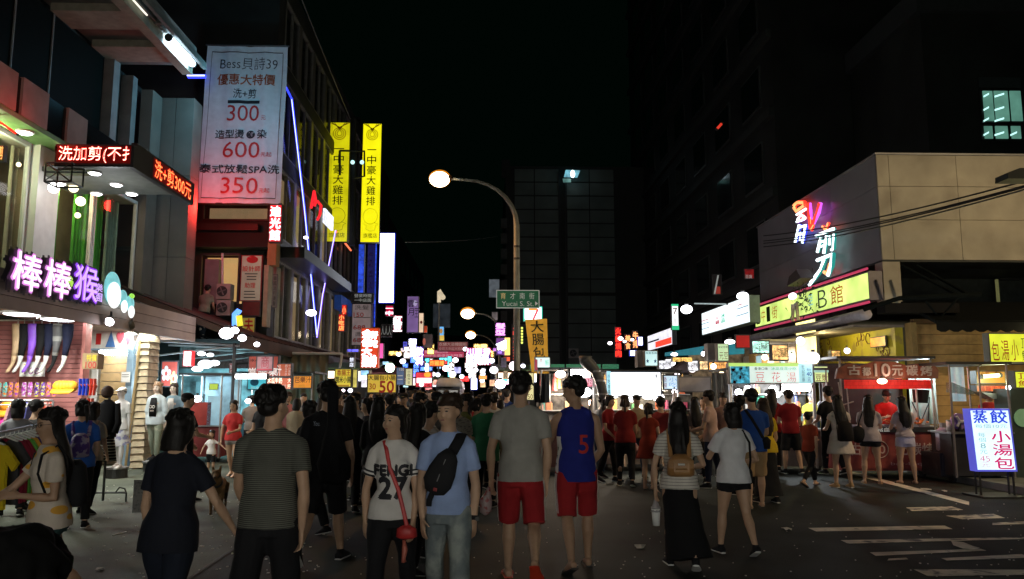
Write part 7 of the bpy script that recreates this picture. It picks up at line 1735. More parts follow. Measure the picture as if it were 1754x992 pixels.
S('blue_menu', 'grey blue menu board with 150 between yellow boards', 678, 629, 693, 660, 23, _glow((.10, .16, .3), .7, .15, 3), [('150', .4, .8, .95, .95, WLT, 0, False), ('#', .2, .5, .8, .55, WLT, 0, False), ('#', .2, .3, .8, .35, WLT, 0, False)])
S('red_box_sign', 'bright red sign with a glaring white band far down the lane', 711, 637, 741, 664, 27, _glow((.85, .03, .06), 1.0, .15, 3), [('#', .1, .3, .93, .6, WBB, 0, False), ('炸物小吃', .15, .05, .9, .25, INKE, .02, False), ('@', .5, .65, .9, .98, _glow((1, .35, .03), 1.4, .1, 3), 0, False)])
S('red_box_sign', 'orange strip sign in the right part of the lane', 820, 643, 834, 650, 27, _glow((1, .35, .08), 1.4, .1, 3))
S('light_box', 'tall glaring white box with violet rim right in the lane', 806, 648, 818, 668, 24, WBB, case=BCASE)
S('dark_sign', 'white characters on a black box above the yellow board', 598, 611, 607, 630, 22, mat((.02, .02, .02), .5), [('餅店', .1, .05, .9, .95, _glow((.8, .85, 1), 1.2, .05, 3), .03, True)])
S('light_strip', 'flat violet lamp bar under the arcade roof', 594, 598, 614, 603, 24, _glow((.15, .15, 1), 1.2, .4, 8))
S('dark_menu', 'dark hanging sign with dim round shapes under the violet neon', 724, 572, 741, 596, 31, _glow((.10, .06, .06), .5, .3, 3), [('@', .0, .2, .3, .7, _glow((.6, .15, .1), .6, .1, 3), 0, False)])
S('dark_menu', 'row of dancing white outline figures on a black board', 652, 555, 671, 577, 32, mat((.015, .01, .015), .5), [('人人人', .05, .15, .95, .85, WLT, -.01, False)])
S('wall_board', 'pale grey board high on the wall left of the street sign', 837, 478, 856, 510, 50, _glow((.13, .15, .17), .6, .2, 3))
S('wall_board', 'small two part grey notice below the street sign', 842, 534, 853, 549, 45, _glow((.3, .25, .25), .5, .3, 3))
S('umbrella_sign', 'dim dark purple facade patch with pale rows behind the violet banner', 741, 520, 772, 562, 60, _glow((.02, .025, .03), .8, .3, 2))
bulb(668, 630, 24, 8, (.65, 1, .7), 8, 'round greenish white lamp above the tilted yellow board')
rp = random.Random(21)
cl = [(1, .9, 1), (.8, .85, 1), (1, .8, .9), (.75, .8, 1)]
for i, (px, py, r, Yv) in enumerate(((764, 631, 6, 32), (775, 641, 6, 30), (803, 634, 5, 33), (791, 645, 4, 34), (716, 643, 4, 28), (722, 659, 4, 27), (742, 641, 4, 31), (750, 642, 4, 32), (826, 652, 4, 30), (857, 658, 9, 22), (881, 627, 9, 20), (896, 627, 4, 20), (846, 634, 7, 26), (797, 598, 4, 34), (712, 612, 4, 34), (834, 612, 5, 35), (645, 664, 4, 22), (600, 669, 4, 21), (588, 669, 3, 21), (683, 607, 4, 30), (690, 619, 5, 30), (815, 634, 4, 36), (780, 617, 5, 33), (842, 618, 5, 30), (730, 631, 3, 35), (756, 655, 3, 40), (770, 658, 3, 42), (783, 655, 4, 38))):
 bulb(px, py, Yv, r, cl[i % 4], 5 if i != 9 else 8, 'lamp hanging among the signs of the lane' if i > 14 else ['lane lamp below the orange strip sign, large', 'lane lamp right below the large one', 'lane lamp under the crowded neon sign', 'lane lamp left of the orange strip', 'lane lamp at the corner of the bright red sign', 'lane lamp low beside the bright red sign', 'lane lamp just right of the bright red sign', 'second lane lamp right of the bright red sign', 'lane lamp right of the tall glaring box', 'warm white tent lamp left of the grey shirted man', 'blue rimmed lamp over the head of the grey shirted man', 'tiny lamp right of the blue rimmed lamp', 'pale wedge shaped lamp left of the pole', 'small lamp at the left end of the crowded neon sign', 'lamp below the white neon column'][i], 'lamps hanging among the lane signs', flat=.85)
# coloured small lit panels of the far lane, each its own thing
far = [(748, 616, 756, 632, 38, (.3, .6, 1)), (766, 610, 774, 640, 36, (.15, .9, 1)), (776, 628, 790, 640, 37, (.5, .5, 1)), (782, 604, 796, 612, 39, (.9, .1, .3)), (690, 585, 698, 600, 33, (.08, .08, .6)), (686, 596, 697, 603, 34, (1, .8, .8)), (655, 619, 666, 625, 27, (.4, .7, 1)), (617, 634, 632, 643, 22, (.3, .6, .9)), (618, 650, 630, 664, 21, (.9, .85, .95)), (700, 640, 712, 646, 30, (.5, .3, 1)), (742, 650, 760, 660, 44, (1, .4, .3)), (760, 648, 775, 654, 46, (.8, .5, 1)), (728, 664, 740, 668, 35, (1, .3, .3)), (838, 650, 848, 662, 28, (.9, .5, .3)), (822, 654, 832, 664, 33, (1, .6, .3)), (852, 600, 860, 606, 30, (.4, .2, .9)), (690, 650, 700, 664, 26, (.5, .9, 1)), (770, 645, 780, 652, 50, (1, .8, .3)), (716, 618, 730, 624, 33, (.35, .15, .2)), (640, 590, 648, 598, 26, (.5, .1, .1)), (858, 612, 868, 630, 27, (.12, .10, .16)), (844, 596, 850, 602, 33, (.6, .2, .8))]
cn = lambda c: 'red' if c[0] > .8 and c[1] < .45 and c[2] < .5 else 'blue' if c[2] > .8 and c[0] < .6 else 'pink' if c[0] > .8 and c[2] > .6 else 'dim violet' if max(c) < .4 else 'pale' if min(c) > .7 else 'orange' if c[0] > .8 else 'coloured'
far.sort()
ORD = 'first second third fourth fifth sixth seventh eighth ninth tenth eleventh twelfth thirteenth fourteenth fifteenth sixteenth seventeenth eighteenth nineteenth twentieth twenty-first twenty-second twenty-third twenty-fourth twenty-fifth twenty-sixth twenty-seventh twenty-eighth'.split()
for i, (x0, y0, x1, y1, Yv, c) in enumerate(far):
 S('lit_board', 'small ' + cn(c) + ' lit board, %s from the left of the small far boards' % ORD[i], x0, y0, x1, y1, Yv, _glow(c, 1.5 if max(c) > .5 else .6, .35, 5), group='small lit boards among the far lane signs', depth=.1)
NC = [('amber', (1, .6, .15)), ('red', (1, .03, .03)), ('pale', (1, .85, .8)), ('blue', (.08, .2, 1)), ('white', (.9, .92, 1)), ('orange', (1, .35, .05)), ('cyan', (.1, .8, .9))]
RN = random.Random(12); ns = []
for i in range(28):
 Yv = RN.uniform(27, 50); px = RN.uniform(662, 745) if i % 2 else RN.uniform(745, 862); py = RN.uniform(588, 655)
 w_, h_ = (RN.uniform(6, 12), RN.uniform(12, 24)) if RN.random() < .5 else (RN.uniform(12, 26), RN.uniform(6, 11))
 ns.append((px, py, w_, h_, Yv, RN.randrange(7), RN.choice(['小吃', '飲料', '服飾', '炸雞', '奶茶', '手機'])))
ns.sort()
for i, (px, py, w_, h_, Yv, k, tx) in enumerate(ns):
 nm_, c = NC[k]; v = h_ > w_
 S('neon_sign', '%s %s neon sign, %s from the left of the far neon cluster' % ('upright' if v else 'wide', nm_, ORD[i]), px, py, px + w_, py + h_, Yv, _glow(tuple(.25 * q for q in c), 1, .1, 3), [(tx, .05, .05, .95, .95, _glow(c, 4, .05, 3), .05, v)], group='far neon cluster', case=mat((.02, .02, .03), .5, emit=.4, ecol=c))
# pale van roof in the crowd
xv0, xv1 = W(746, 660, 22).x, W(789, 660, 22).x
q = thing('delivery_van', 'white roofed dark vehicle standing in the middle of the crowd', 'van', ((xv0 + xv1) / 2, 23, 0))
g = MB()
g.poly([(xv0, 22, 1.80), (xv1, 22, 1.80), (xv1 - .03, 22, 2.0), (xv1 - .12, 22, 2.09), (xv0 + .12, 22, 2.09), (xv0 + .03, 22, 2.0)], (0, 1, 0), 3.6); g.build('roof', mat((.45, .45, .47), .35), q, True)
MB().box(xv0 + .02, 22.0, .35, xv1 - .02, 25.6, 1.85).build('body', mat((.03, .03, .035), .4), q); MB().box(xv0 + .08, 21.96, 1.2, xv1 - .08, 21.99, 1.75).build('window', BLKG, q)
for x in (xv0 + .05, xv1 - .17):
 for y in (22.6, 24.9): MB().tube([(x, y, .3), (x + .12, y, .3)], .3, n=16).build('wheel', DRUB, q)
# side stalls that frame the crowd (left and right of the lane), low dark roofs
for i, (x, y) in enumerate(((-5.2, 28), (-4.9, 34), (-4.6, 41), (1.2, 30), (1.4, 37), (1.2, 45), (-4.3, 50), (-3.9, 60))):
 q = thing('lane_stall', ['left lane stall behind the yellow boards', 'second left lane stall under the red boards', 'third left lane stall deep in the lane', 'right lane stall behind the grey shirted man', 'second right lane stall under neon', 'third right lane stall deep in the lane', 'fourth left lane stall almost hidden', 'farthest left lane stall at the lane end'][i], 'food stall', (x, y, 0), 'stalls lining the lane')
 MB().box(x - 1, y, .1, x + 1, y + 2, .9).build('counter', mat((.2, .12, .1), .5), q); MB().poly([(x - 1.2, y - .3, 2.5), (x + 1.2, y - .3, 2.5), (x + 1.2, y + 2.4, 2.8), (x - 1.2, y + 2.4, 2.8)], (0, 0, 1), .05).build('roof', mat([(.1, .2, .12), (.2, .05, .05), (.06, .08, .2)][i % 3], .6), q)
 for dx in (-1, 1): MB().tube([(x + dx, y, 0), (x + dx, y, 2.5)], .03, n=6).build('pole', POLE, q)
 lamp('POINT', (x, y - .3, 2.2), 40, [(1, .75, .5), (.8, .85, 1), (1, .6, .8)][i % 3], .2, parent=q); MB().box(x - .9, y + .1, 2.2, x + .9, y + .14, 2.45).build('lamp_strip', _glow([(1, .8, .6), (.8, .85, 1), (1, .6, .8)][i % 3], 2.5, .1, 2), q)
# ================================================================ people in the street
def at(px, Y, z=0):
 p = W(px, 690, Y); return (p.x, Y, z)
REDC = cloth((.22, .012, .016)); WHC = cloth((.66, .63, .60)); GRC = cloth((.26, .25, .23)); TANC = cloth((.38, .25, .13))
REDS = mat((.65, .05, .02), .5, key='red rubber')
def strap(pi, pts, w_, m, name='strap', parent=None, th=.006):
 """flat band through body points (x,y,z in body heights)"""
 H = pi['H']; g = MB()
 g.tube([pi['U'](*p) for p in pts], [(w_ * H, th * H)] * len(pts), side=pi['Mu'] @ V((1, 0, 0)), n=8)
 return g.build(name, m, parent)
def backpack(pi, label, m, w_=.085, d=.055, z0=.56, z1=.76, off=-.06, straps=True, flap=None):
 H = pi['H']; U = pi['U']; t = thing('backpack', label, 'backpack', U(0, off - d, z0))
 X = pi['Mu'] @ V((1, 0, 0)); zs = [z0, z0 + .012, (z0 + z1) / 2, z1 - .03, z1]
 MB().tube([U(0, off - d, z) for z in zs], [(w_ * .75 * H, d * .6 * H), (w_ * H, d * H), (w_ * H, d * H), (w_ * .85 * H, d * .85 * H), (w_ * .4 * H, d * .4 * H)], side=X, n=16).build('bag', m, t, True)
 if flap:
  MB().tube([U(0, off - d * 1.9, z1 - .035), U(0, off - d * 2.08, (z0 + z1) / 2), U(0, off - d * 2.05, (z0 + z1) / 2 - .015)], [(w_ * .9 * H, .006 * H)] * 3, side=X, n=8).build('flap', flap, t)
  MB().tube([U(-w_ * .5, off - d * 2, z0 + .03), U(w_ * .5, off - d * 2, z0 + .03)], [(.02 * H, .012 * H)] * 2, side=(0, 0, 1), n=8).build('pocket', flap, t)
  for s in (-1, 1): MB().tube([U(s * w_ * .5, off - d * 2.15, z1 - .05), U(s * w_ * .5, off - d * 2.15, z0 + .03)], [(.008 * H, .003 * H)] * 2, side=X, n=6).build('buckle_strap', m, t)
  MB().tube([U(-.02, off - d * 2.2, z0 + .075), U(.02, off - d * 2.2, z0 + .075)], [(.006 * H, .003 * H)] * 2, side=(0, 0, 1), n=6).build('label_patch', WHITE, t)
 if straps:
  for s in (-1, 1):
   MB().tube([U(s * .055, off - .03, z1 - .02), U(s * .06, -.02, .838), U(s * .062, .045, .80), U(s * .066, .062, .72), U(s * .08, .03, .62)], [(.014 * H, .005 * H)] * 5, side=X, n=6).build('shoulder_strap', m, t)
 return t
def carry(name, label, cat, p, parts):
 t = thing(name, label, cat, p)
 for nm, mb, m in parts: mb.build(nm, m, t, True)
 return t
def cup(p, label, h=.16, r=.045, m=WHITE):
 p = V(p); t = carry('drink_cup', label, 'cup', p - V((0, 0, h)), [('cup_body', MB().tube([p - V((0, 0, h + .1)), p - V((0, 0, .1))], [r * .75, r], n=14), m), ('lid', MB().tube([p - V((0, 0, .1)), p - V((0, 0, .085))], r * 1.06, n=14), mat((.3, .3, .3), .4)), ('bag_handle', MB().tube([p - V((0, 0, .13)), p - V((0, 0, .06)), p], [(r * 1.2, r * 1.2), (.03, .02), (.01, .01)], n=8), mat((.5, .5, .52), .3, alpha=.5))])
 MB().tube([p - V((0, 0, .085)), p + V((.01, 0, -.02))], .005, n=5).build('straw', mat((.5, .03, .03), .5), t)
 return t
# --- front couple
p3 = person('young man in a light blue shirt with a black sling bag and faded jeans', at(769, 5.85), 1.655, 176, 'm', dict(L=(20, 3, 10), R=(-14, 4, 20), AL=(-4, 10, 12, 2), AR=(4, 9, 14, 6), lean=0, head=(-22, 0), curl=30, w=.86, hem=.487), ('shirt', cloth((.30, .40, .66))), ('jeans', cloth((.17, .20, .21), pat=('noise', 6, .45, .62), col2=(.30, .33, .31))), ('short', HAIRB), ('shoe', None), vox=.009)
p4 = person('young woman in a white t-shirt reading FENGI 27 and black trousers', at(677, 5.95), 1.585, 182, 'f', dict(L=(-14, 3, 26), R=(16, 4, 6), AL=(6, 8, 14, 4), AR=(-8, 16, 10, 0), lean=1, head=(-38, 2), curl=28, w=.88, hem=.487), ('tee', WHC), ('pants', BLK), ('pony', None), ('shoe', None), vox=.009)
BLKP = mat((.015, .015, .02), .7)
print_on(p4, 'FENGI', -.086, .685, .086, .732, BLKP, off=.13); print_on(p4, '27', -.064, .585, .062, .675, BLKP, off=.09)
def cuffs(pi, k):
 s = pi['sl' if k == 'L' else 'sr']; e = pi['el' if k == 'L' else 'er']; d = (e - s).normalized(); H = pi['H']
 for a in (.44, .54): MB().tube([s + (e - s) * a, s + (e - s) * (a + .04)], .047 * H, n=14).build('cuff_stripe', BLKP, pi['root'].children[0] if False else None).parent
def sleeve_bands(pi):
 for k in ('L', 'R'):
  s = pi['s' + k.lower()]; e = pi['e' + k.lower()]
  for a in (.42, .53):
   g = MB().tube([s.lerp(e, a), s.lerp(e, a + .045)], .0435 * pi['H'], n=16)
   Mi = rz(-math.radians(0))
   root = pi['root']; inv = pi['Mr'].transposed()
   g.v = [inv @ (p - V(root.location)) for p in g.v]
   o = g.build('sleeve_band', BLKP, None, True); o.parent = pi['top']
sleeve_bands(p4)
# white hair clip and strap bag
Hd = p4['Hd']; X4 = p4['Mu'] @ V((1, 0, 0))
t = thing('shoulder_bag', 'small red pouch bag on a thin strap worn by the FENGI shirt woman', 'bag', p4['U'](-.07, .10, .42))
U = p4['U']
MB().tube([U(.045, .02, .838), U(.030, .058, .80), U(.012, .078, .72), U(-.030, .084, .62), U(-.055, .095, .53), U(-.07, .10, .47)], [(.009 * 1.6, .005)] * 6, side=X4, n=6).build('strap', mat((.5, .03, .03), .5), t)
MB().tube([U(-.07, .10, .47), U(-.07, .10, .455), U(-.07, .10, .42), U(-.07, .10, .41)], [(.03, .02), (.07, .035), (.075, .04), (.04, .02)], side=X4, n=14).build('pouch', mat((.45, .03, .03), .5), t, True)
MB().tube([U(-.06, .12, .41), U(-.065, .13, .37), U(-.06, .125, .33), U(-.062, .125, .315)], [.01, .022, .014, .02], n=8).build('tassel', mat((.45, .12, .08), .5), t, True)
MB().ball(U(.0, .0, .87) + p4['Mr'] @ V((-.055, .075, -.01)), .014, 8, 6).build('mask_dot', WHITE, t) if False else None
# sling bag
U = p3['U']; X3 = p3['Mu'] @ V((1, 0, 0))
t = thing('sling_bag', 'black sling bag worn across the chest of the man in the blue shirt', 'bag', U(.03, .10, .56))
MB().tube([U(-.058, -.03, .825), U(-.060, .03, .830), U(-.050, .062, .80), U(-.025, .080, .755)], [(.024 * 1.7, .010)] * 4, side=X3, n=8).build('strap', BLK, t, True)
MB().tube([U(-.020, .085, .765), U(-.010, .100, .735), U(.012, .110, .68), U(.034, .105, .63), U(.045, .095, .595), U(.05, .09, .585)], [(.035, .022), (.075, .045), (.10, .055), (.105, .055), (.075, .045), (.03, .02)], side=(X3 + V((0, 0, .45))).normalized(), n=16).build('bag', cloth((.02, .02, .022)), t, True)
MB().tube([U(-.004, .13, .73), U(.03, .145, .64)], .004, n=5).build('zip', mat((.2, .2, .2), .4), t); MB().tube([U(.055, .09, .59), U(.070, .085, .555), U(.072, .08, .53)], [(.02, .006)] * 3, side=X3, n=6).build('loose_strap', BLK, t)
MB().tube([U(.03, .142, .605), U(.045, .138, .608)], [(.012, .004)] * 2, side=(0, 0, 1), n=6).build('badge', mat((.3, .05, .05), .5), t)
w_ = p3['wl']; MB()
t = thing('wristwatch', 'black wristwatch on the wrist of the man in the blue shirt', 'watch', w_); MB().tube([w_ - p3['fl'] * .02, w_ + p3['fl'] * .012], .033, n=14).build('band', BLK, t); MB().tube([w_ + V((.02, -.028, 0)), w_ + V((.024, -.04, 0))], .016, n=12).build('dial', mat((.1, .1, .1), .2), t)
g = MB(); inv = p3['Mr'].transposed()
for z in (.80, .76, .71, .66, .61, .56, .51): pass
# --- striped shirt man and woman in black hand in hand
STR = cloth((.050, .052, .045), pat=('stripe', 2, .012, .38), col2=(.17, .17, .14))
p5 = person('man in a striped t-shirt seen from behind, holding hands with the woman in black', at(468, 5.2), 1.70, -6, 'm', dict(L=(-14, 3, 22), R=(8, 3, 4), AL=(20, 13, 26, 0), AR=(-14, 14, 22, 4), lean=1, head=(-24, 3), curl=45, hem=.478), ('tee', STR), ('shorts', BLK), ('short', None), ('shoe', None), vox=.009, belly=.008)
p6 = person('woman in a loose black top walking away hand in hand with the striped man', at(302, 5.15), 1.56, -10, 'f', dict(L=(18, 3, 4), R=(-16, 3, 20), AL=(8, 12, 16, 4), AR=(18, 27, 22, -14), lean=5, head=(-15, -6), curl=45, hem=.44), ('tee', cloth((.012, .014, .022))), ('jeans', cloth((.012, .016, .028))), ('bob', None), ('shoe', None), vox=.009, belly=.014)
# --- two men in red shorts
REDC2 = cloth((.32, .018, .022))
p1 = person('tall man in a plain grey t-shirt and red shorts seen from behind', at(892, 7.3), 1.86, -4, 'm', dict(L=(13, 2, 5), R=(-16, 3, 38), AL=(10, 15, 8, 0), AR=(-6, 9, 16, 4), lean=1, head=(-6, 2), curl=40), ('tee', cloth((.33, .32, .29))), ('shorts', REDC2), ('short', None), ('sandal', REDS), vox=.010)
p2 = person('sturdy man in a blue basketball vest with a red 5 and red shorts', at(986, 7.75), 1.82, 8, 'm', dict(L=(-12, 3, 20), R=(11, 4, 4), AL=(24, 14, 108, 18), AR=(4, 12, 40, 20), lean=1, head=(62, -8), curl=55), ('tank', cloth((.018, .025, .20))), ('shorts', REDC2), ('short', None), ('sandal', DRUB), vox=.010, belly=.012, skin=SKIN2)
print_on(p2, '5', -.005, .60, .05, .695, cloth((.45, .04, .03)), back=True, off=.015)
print_on(p2, 'TAIWAN', -.01, .715, .055, .732, cloth((.25, .04, .10)), back=True, off=.0) if False else None
for pi, an in ((p1, (13, -16)), (p2, (-12, 11))):
 root = pi['root']; inv = pi['Mr'].transposed()
 sh = [c for c in root.children if c.name.startswith('shorts')][0]
 H = pi['H']
 hcl = inv @ (pi['hc'] - V(root.location))
 for s in (-1, 1):
  def go(sh=sh, s=s, H=H, hcl=hcl, an=an):
   me = sh.data; bvh = BVHTree.FromPolygons([v.co for v in me.vertices], [tuple(p.vertices) for p in me.polygons])
   for dy in (-.016, 0, .016):
    g = MB(); L_ = []
    for i in range(12):
     z = hcl.z - .01 - i * .235 * H / 12
     h = bvh.ray_cast(V((s * .6, dy - .02 + (hcl.z - z) * math.tan(rad(an[s > 0])), z)), V((-s, 0, 0)))
     if h[0]: L_.append(h[0] + V((s * .004, 0, 0)))
    if len(L_) > 2:
     g.tube(L_, [(.006, .002)] * len(L_), side=(0, 1, 0), n=6); o = g.build('side_stripe', WHC, None); o.parent = sh
  AFTER.append(go)
carry('plastic_bag', 'crumpled pink and white plastic bag held by the man in grey', 'plastic bag', p1['wl'] - V((0, 0, .3)), [('bag', MB().tube([p1['wl'] + V((-.02, 0, -.08)), p1['wl'] + V((-.03, -.01, -.14)), p1['wl'] + V((-.05, 0, -.2)), p1['wl'] + V((-.05, 0, -.3)), p1['wl'] + V((-.04, 0, -.33))], [.015, .03, .06, .055, .02], n=9), mat((.55, .42, .42), .35, pat=('noise', 18, .5, .6), col2=(.4, .05, .05), alpha=.85))])
def go():   # white side panel with stars on the vest
 ob = p2['top']; me = ob.data; bvh = BVHTree.FromPolygons([v.co for v in me.vertices], [tuple(p.vertices) for p in me.polygons]); H = p2['H']
 g = MB(); n = 14; m_ = 5
 for i in range(n):
  z = (.50 + .20 * i / (n - 1)) * H - .03
  for j in range(m_):
   y = (-.018 + .036 * j / (m_ - 1)) * H * (1 if i < 9 else 1.3) + .0
   h = bvh.ray_cast(V((-.6, y - .02, z)), V((1, 0, 0))); g.v.append((h[0] + V((-.004, 0, 0))) if h[0] else V((-.14, y, z)))
 for i in range(n - 1):
  for j in range(m_ - 1): a0 = i * m_ + j; g.f.append((a0, a0 + 1, a0 + m_ + 1, a0 + m_))
 o = g.build('side_panel', WHC, None); o.parent = ob
 for zz in (.56, .60, .64):
  h = bvh.ray_cast(V((-.6, -.02, zz * H - .03)), V((1, 0, 0)))
  if h[0]:
   fr = Fr(h[0] + V((-.010, .028, -.028)), (0, -1, 0), (0, 0, 1), .056, .056); q = letters(MB(), fr, '★', 0, 0, 1, 1, 0, 0); o2 = q.build('star', BLKP, None); o2.parent = ob
AFTER.append(go)
# --- banana shirt woman at the left
BAN = cloth((.58, .50, .42), pat=('spots', 8, .36), col2=(.70, .36, .05))
p8 = person('woman with glasses in a pale t-shirt printed with bananas walking left', at(98, 5.9), 1.58, 132, 'f', dict(L=(22, 3, 6), R=(-18, 3, 26), AL=(4, 10, 96, 28), AR=(44, 8, 8, -10), lean=3, head=(16, 2), curl=45), ('tee', BAN), ('hotpants', cloth((.03, .07, .07))), ('long', None), ('shoe', None), vox=.010, glasses=True, skin=SKIN2)
backpack(p8, 'dark backpack on the woman in the banana print shirt', BLK, .07, .05, .55, .76)
# --- person with guitar bag
p9 = person('man in black with a guitar bag on his back walking away', at(560, 8.1), 1.79, -4, 'm', dict(L=(-18, 2, 30), R=(16, 3, 4), AL=(-8, 12, 16, 4), AR=(10, 10, 20, 4), lean=3, head=(4, 0)), ('tee', cloth((.010, .010, .012))), ('shorts', BLK), ('short', None), ('shoe', None), vox=.011)
print_on(p9, 'You.', -.062, .755, -.02, .780, mat((.35, .4, .5), .6), back=True)
U = p9['U']; X9 = p9['Mu'] @ V((1, 0, 0))
t = thing('guitar_bag', 'long black padded guitar bag slung on the back of the man in black', 'guitar bag', U(.085, -.12, .43))
MB().tube([U(.09, -.10, .45), U(.09, -.11, .47), U(.08, -.12, .56), U(.072, -.12, .635), U(.066, -.115, .68), U(.062, -.11, .75), U(.055, -.09, .86), U(.048, -.085, .96), U(.047, -.085, .985)], [(.09, .04), (.15, .06), (.17, .07), (.12, .06), (.10, .05), (.058, .04), (.055, .035), (.062, .035), (.03, .02)], side=X9, n=16).build('padded_case', cloth((.008, .008, .010)), t, True)
MB().tube([U(.05, -.09, .80), U(-.02, -.06, .835), U(-.055, .0, .835)], [(.03, .01)] * 3, side=X9, n=6).build('shoulder_strap', BLK, t)
MB().tube([U(.10, -.165, .50), U(.10, -.165, .60)], [(.05, .02)] * 2, side=X9, n=8).build('pocket', BLK, t, True)
# --- centre back woman
p10 = person('woman in a black jacket from behind, between the guitar man and the couple', at(648, 10.3), 1.60, -3, 'f', dict(L=(6, 2, 8), R=(-6, 2, 14), AL=(6, 6, 20, 8), AR=(30, 8, 60, 10)), ('jacket', BLK), ('pants', BLK), ('long', None), ('sandal', TANC), vox=.013)
# --- woman with tan backpack, woman in white
STW = cloth((.62, .58, .52), pat=('stripe', 2, .03, .12), col2=(.05, .05, .05))
p11 = person('woman with long black hair, tan leather backpack and long black skirt', at(1160, 7.8), 1.57, -8, 'f', dict(L=(12, 2, 5), R=(-14, 2, 20), AL=(2, 20, 6, 2), AR=(8, 20, 70, 30), lean=2, head=(-6, 2), flare=(.06, -.05)), ('tee', STW), ('longskirt', cloth((.008, .008, .009))), ('long', None), ('shoe', None), vox=.010)
LEA = mat((.40, .20, .07), .45, bump=.3, bscale=60, key='tan leather')
backpack(p11, 'tan leather backpack with flap and buckled straps on the long haired woman', LEA, .082, .045, .555, .69, -.07, True, mat((.34, .17, .055), .45, bump=.3))
cup(p11['wl'] - V((.0, 0, .10)), 'white takeaway cup in a thin bag held by the tan backpack woman')
p12 = person('young woman in a plain white t-shirt and black shorts, head turned left', at(1252, 8.4), 1.55, 4, 'f', dict(L=(10, 5, 5), R=(-10, 3, 22), AL=(26, 18, 70, 20), AR=(-4, 24, 78, 38), lean=0, head=(34, 0)), ('tee', cloth((.70, .70, .72))), ('hotpants', BLK), ('bob', None), ('shoe', None), vox=.010)
for k, sgn in (('l', -1), ('r', 1)):
 pass
t = thing('shoulder_bag', 'small black bag hanging at the right hip of the woman in the plain white shirt', 'bag', p12['U'](.10, .03, .50)); U = p12['U']
MB().tube([U(.06, -.03, .825), U(.10, -.05, .74), U(.115, -.02, .62), U(.12, .02, .54)], [(.012, .004)] * 4, side=(1, 0, 0), n=6).build('strap', BLK, t); MB().tube([U(.12, .03, .56), U(.12, .03, .54), U(.12, .03, .47), U(.12, .03, .46)], [(.02, .04), (.03, .08), (.035, .09), (.02, .05)], side=(1, 0, 0), n=12).build('pouch', BLK, t, True)
p13 = person('man in a blue t-shirt with a black bag strap and tan shorts, walking away', at(1288, 11.7), 1.72, -6, 'm', dict(L=(-6, 2, 10), R=(12, 3, 4), AL=(30, 10, 70, 20), AR=(28, 8, 70, 10), lean=3, head=(10, -8)), ('tee', cloth((.02, .07, .28))), ('shorts', TANC), ('short', None), ('sandal', DRUB), vox=.012)
strap_t = thing('sling_bag', 'black sling strap and small bag across the back of the man in blue', 'bag', p13['U'](0, -.08, .6)); U = p13['U']
MB().tube([U(-.06, -.03, .828), U(-.02, -.082, .75), U(.04, -.082, .64), U(.085, -.05, .56)], [(.022, .006)] * 4, side=(1, 0, .5), n=6).build('strap', BLK, strap_t); MB().tube([U(.09, -.06, .60), U(.095, -.06, .57), U(.095, -.06, .5)], [(.03, .03), (.07, .05), (.05, .04)], side=(1, 0, 0), n=10).build('pouch', BLK, strap_t, True)
p14 = person('woman in a bright yellow top and long black skirt beside the man in blue', at(1308, 12.3), 1.58, 10, 'f', dict(L=(4, 2, 5), R=(-4, 2, 8), AL=(20, 8, 60, 10), AR=(10, 14, 30, 5)), ('tee', cloth((.62, .42, .02))), ('longskirt', BLK), ('long', HAIRB), ('shoe', None), vox=.013)
# --- women at the grill stall
p15 = person('woman in a cream dress with a black backpack standing before the grill stall', at(1436, 14.2), 1.62, 4, 'f', dict(L=(2, 3, 4), R=(-3, 3, 6), AL=(30, 8, 60, 20), AR=(20, 12, 60, 10), head=(8, -10)), ('dress', cloth((.55, .48, .42))), ('none', None), ('long', None), ('shoe', TANC), vox=.013)
backpack(p15, 'large black backpack on the woman in the cream dress', cloth((.012, .01, .01)), .088, .06, .50, .72)
p16 = person('woman in a lilac grey blouse and black shorts at the counter of the grill stall', at(1487, 14.8), 1.62, -22, 'f', dict(L=(2, 5, 4), R=(4, 4, 6), AL=(30, 6, 70, 20), AR=(34, 10, 60, 10), lean=5, head=(-10, -14)), ('tee', cloth((.42, .36, .36))), ('hotpants', BLK), ('long', None), ('sandal', TANC), vox=.013)
t = carry('handbag', 'round black bag hanging behind the woman in the lilac blouse', 'bag', p16['U'](-.14, -.06, .46), [('bag', MB().ball(p16['U'](-.13, -.06, .55), (.14, .10, .16), 14, 10), cloth((.01, .01, .01))), ('strap', MB().tube([p16['U'](-.06, -.02, .825), p16['U'](-.11, -.08, .7), p16['U'](-.13, -.08, .62)], .012, n=6), BLK)])
p17 = person('woman with wavy waist long hair and pale lilac shorts facing the grill stall', at(1546, 14.75), 1.60, 0, 'f', dict(L=(2, 4, 4), R=(-2, 4, 5), AL=(30, 8, 60, 25), AR=(30, 14, 60, 20), head=(4, -10)), ('tuck', cloth((.45, .38, .38))), ('hotpants', cloth((.50, .48, .60))), ('long', None), ('sandal', DRUB), vox=.013)
V_ = dict(L=(1, 2, 2), R=(1, 2, 2), AL=(28, 8, 70, 20), AR=(34, 8, 75, 20), lean=8, head=(0, -22))
person('grill vendor in a red top bending over the glowing coals', at(1516, 16.6, .12), 1.62, 170, 'm', V_, ('tee', cloth((.45, .03, .03))), ('pants', None), ('short', None), vox=.016)
pv = person('vendor in a yellow top, dark apron and grey cap behind the menu stall', at(1388, 17.7, .12), 1.58, 172, 'f', V_, ('tee', cloth((.60, .52, .05))), ('pants', None), ('cap', mat((.12, .12, .13), .6)), vox=.015)
ap = MB().tube([pv['U'](0, .085, .74), pv['U'](0, .10, .60), pv['U'](0, .10, .45)], [(.10, .01), (.15, .012), (.16, .012)], side=(1, 0, 0), n=10)
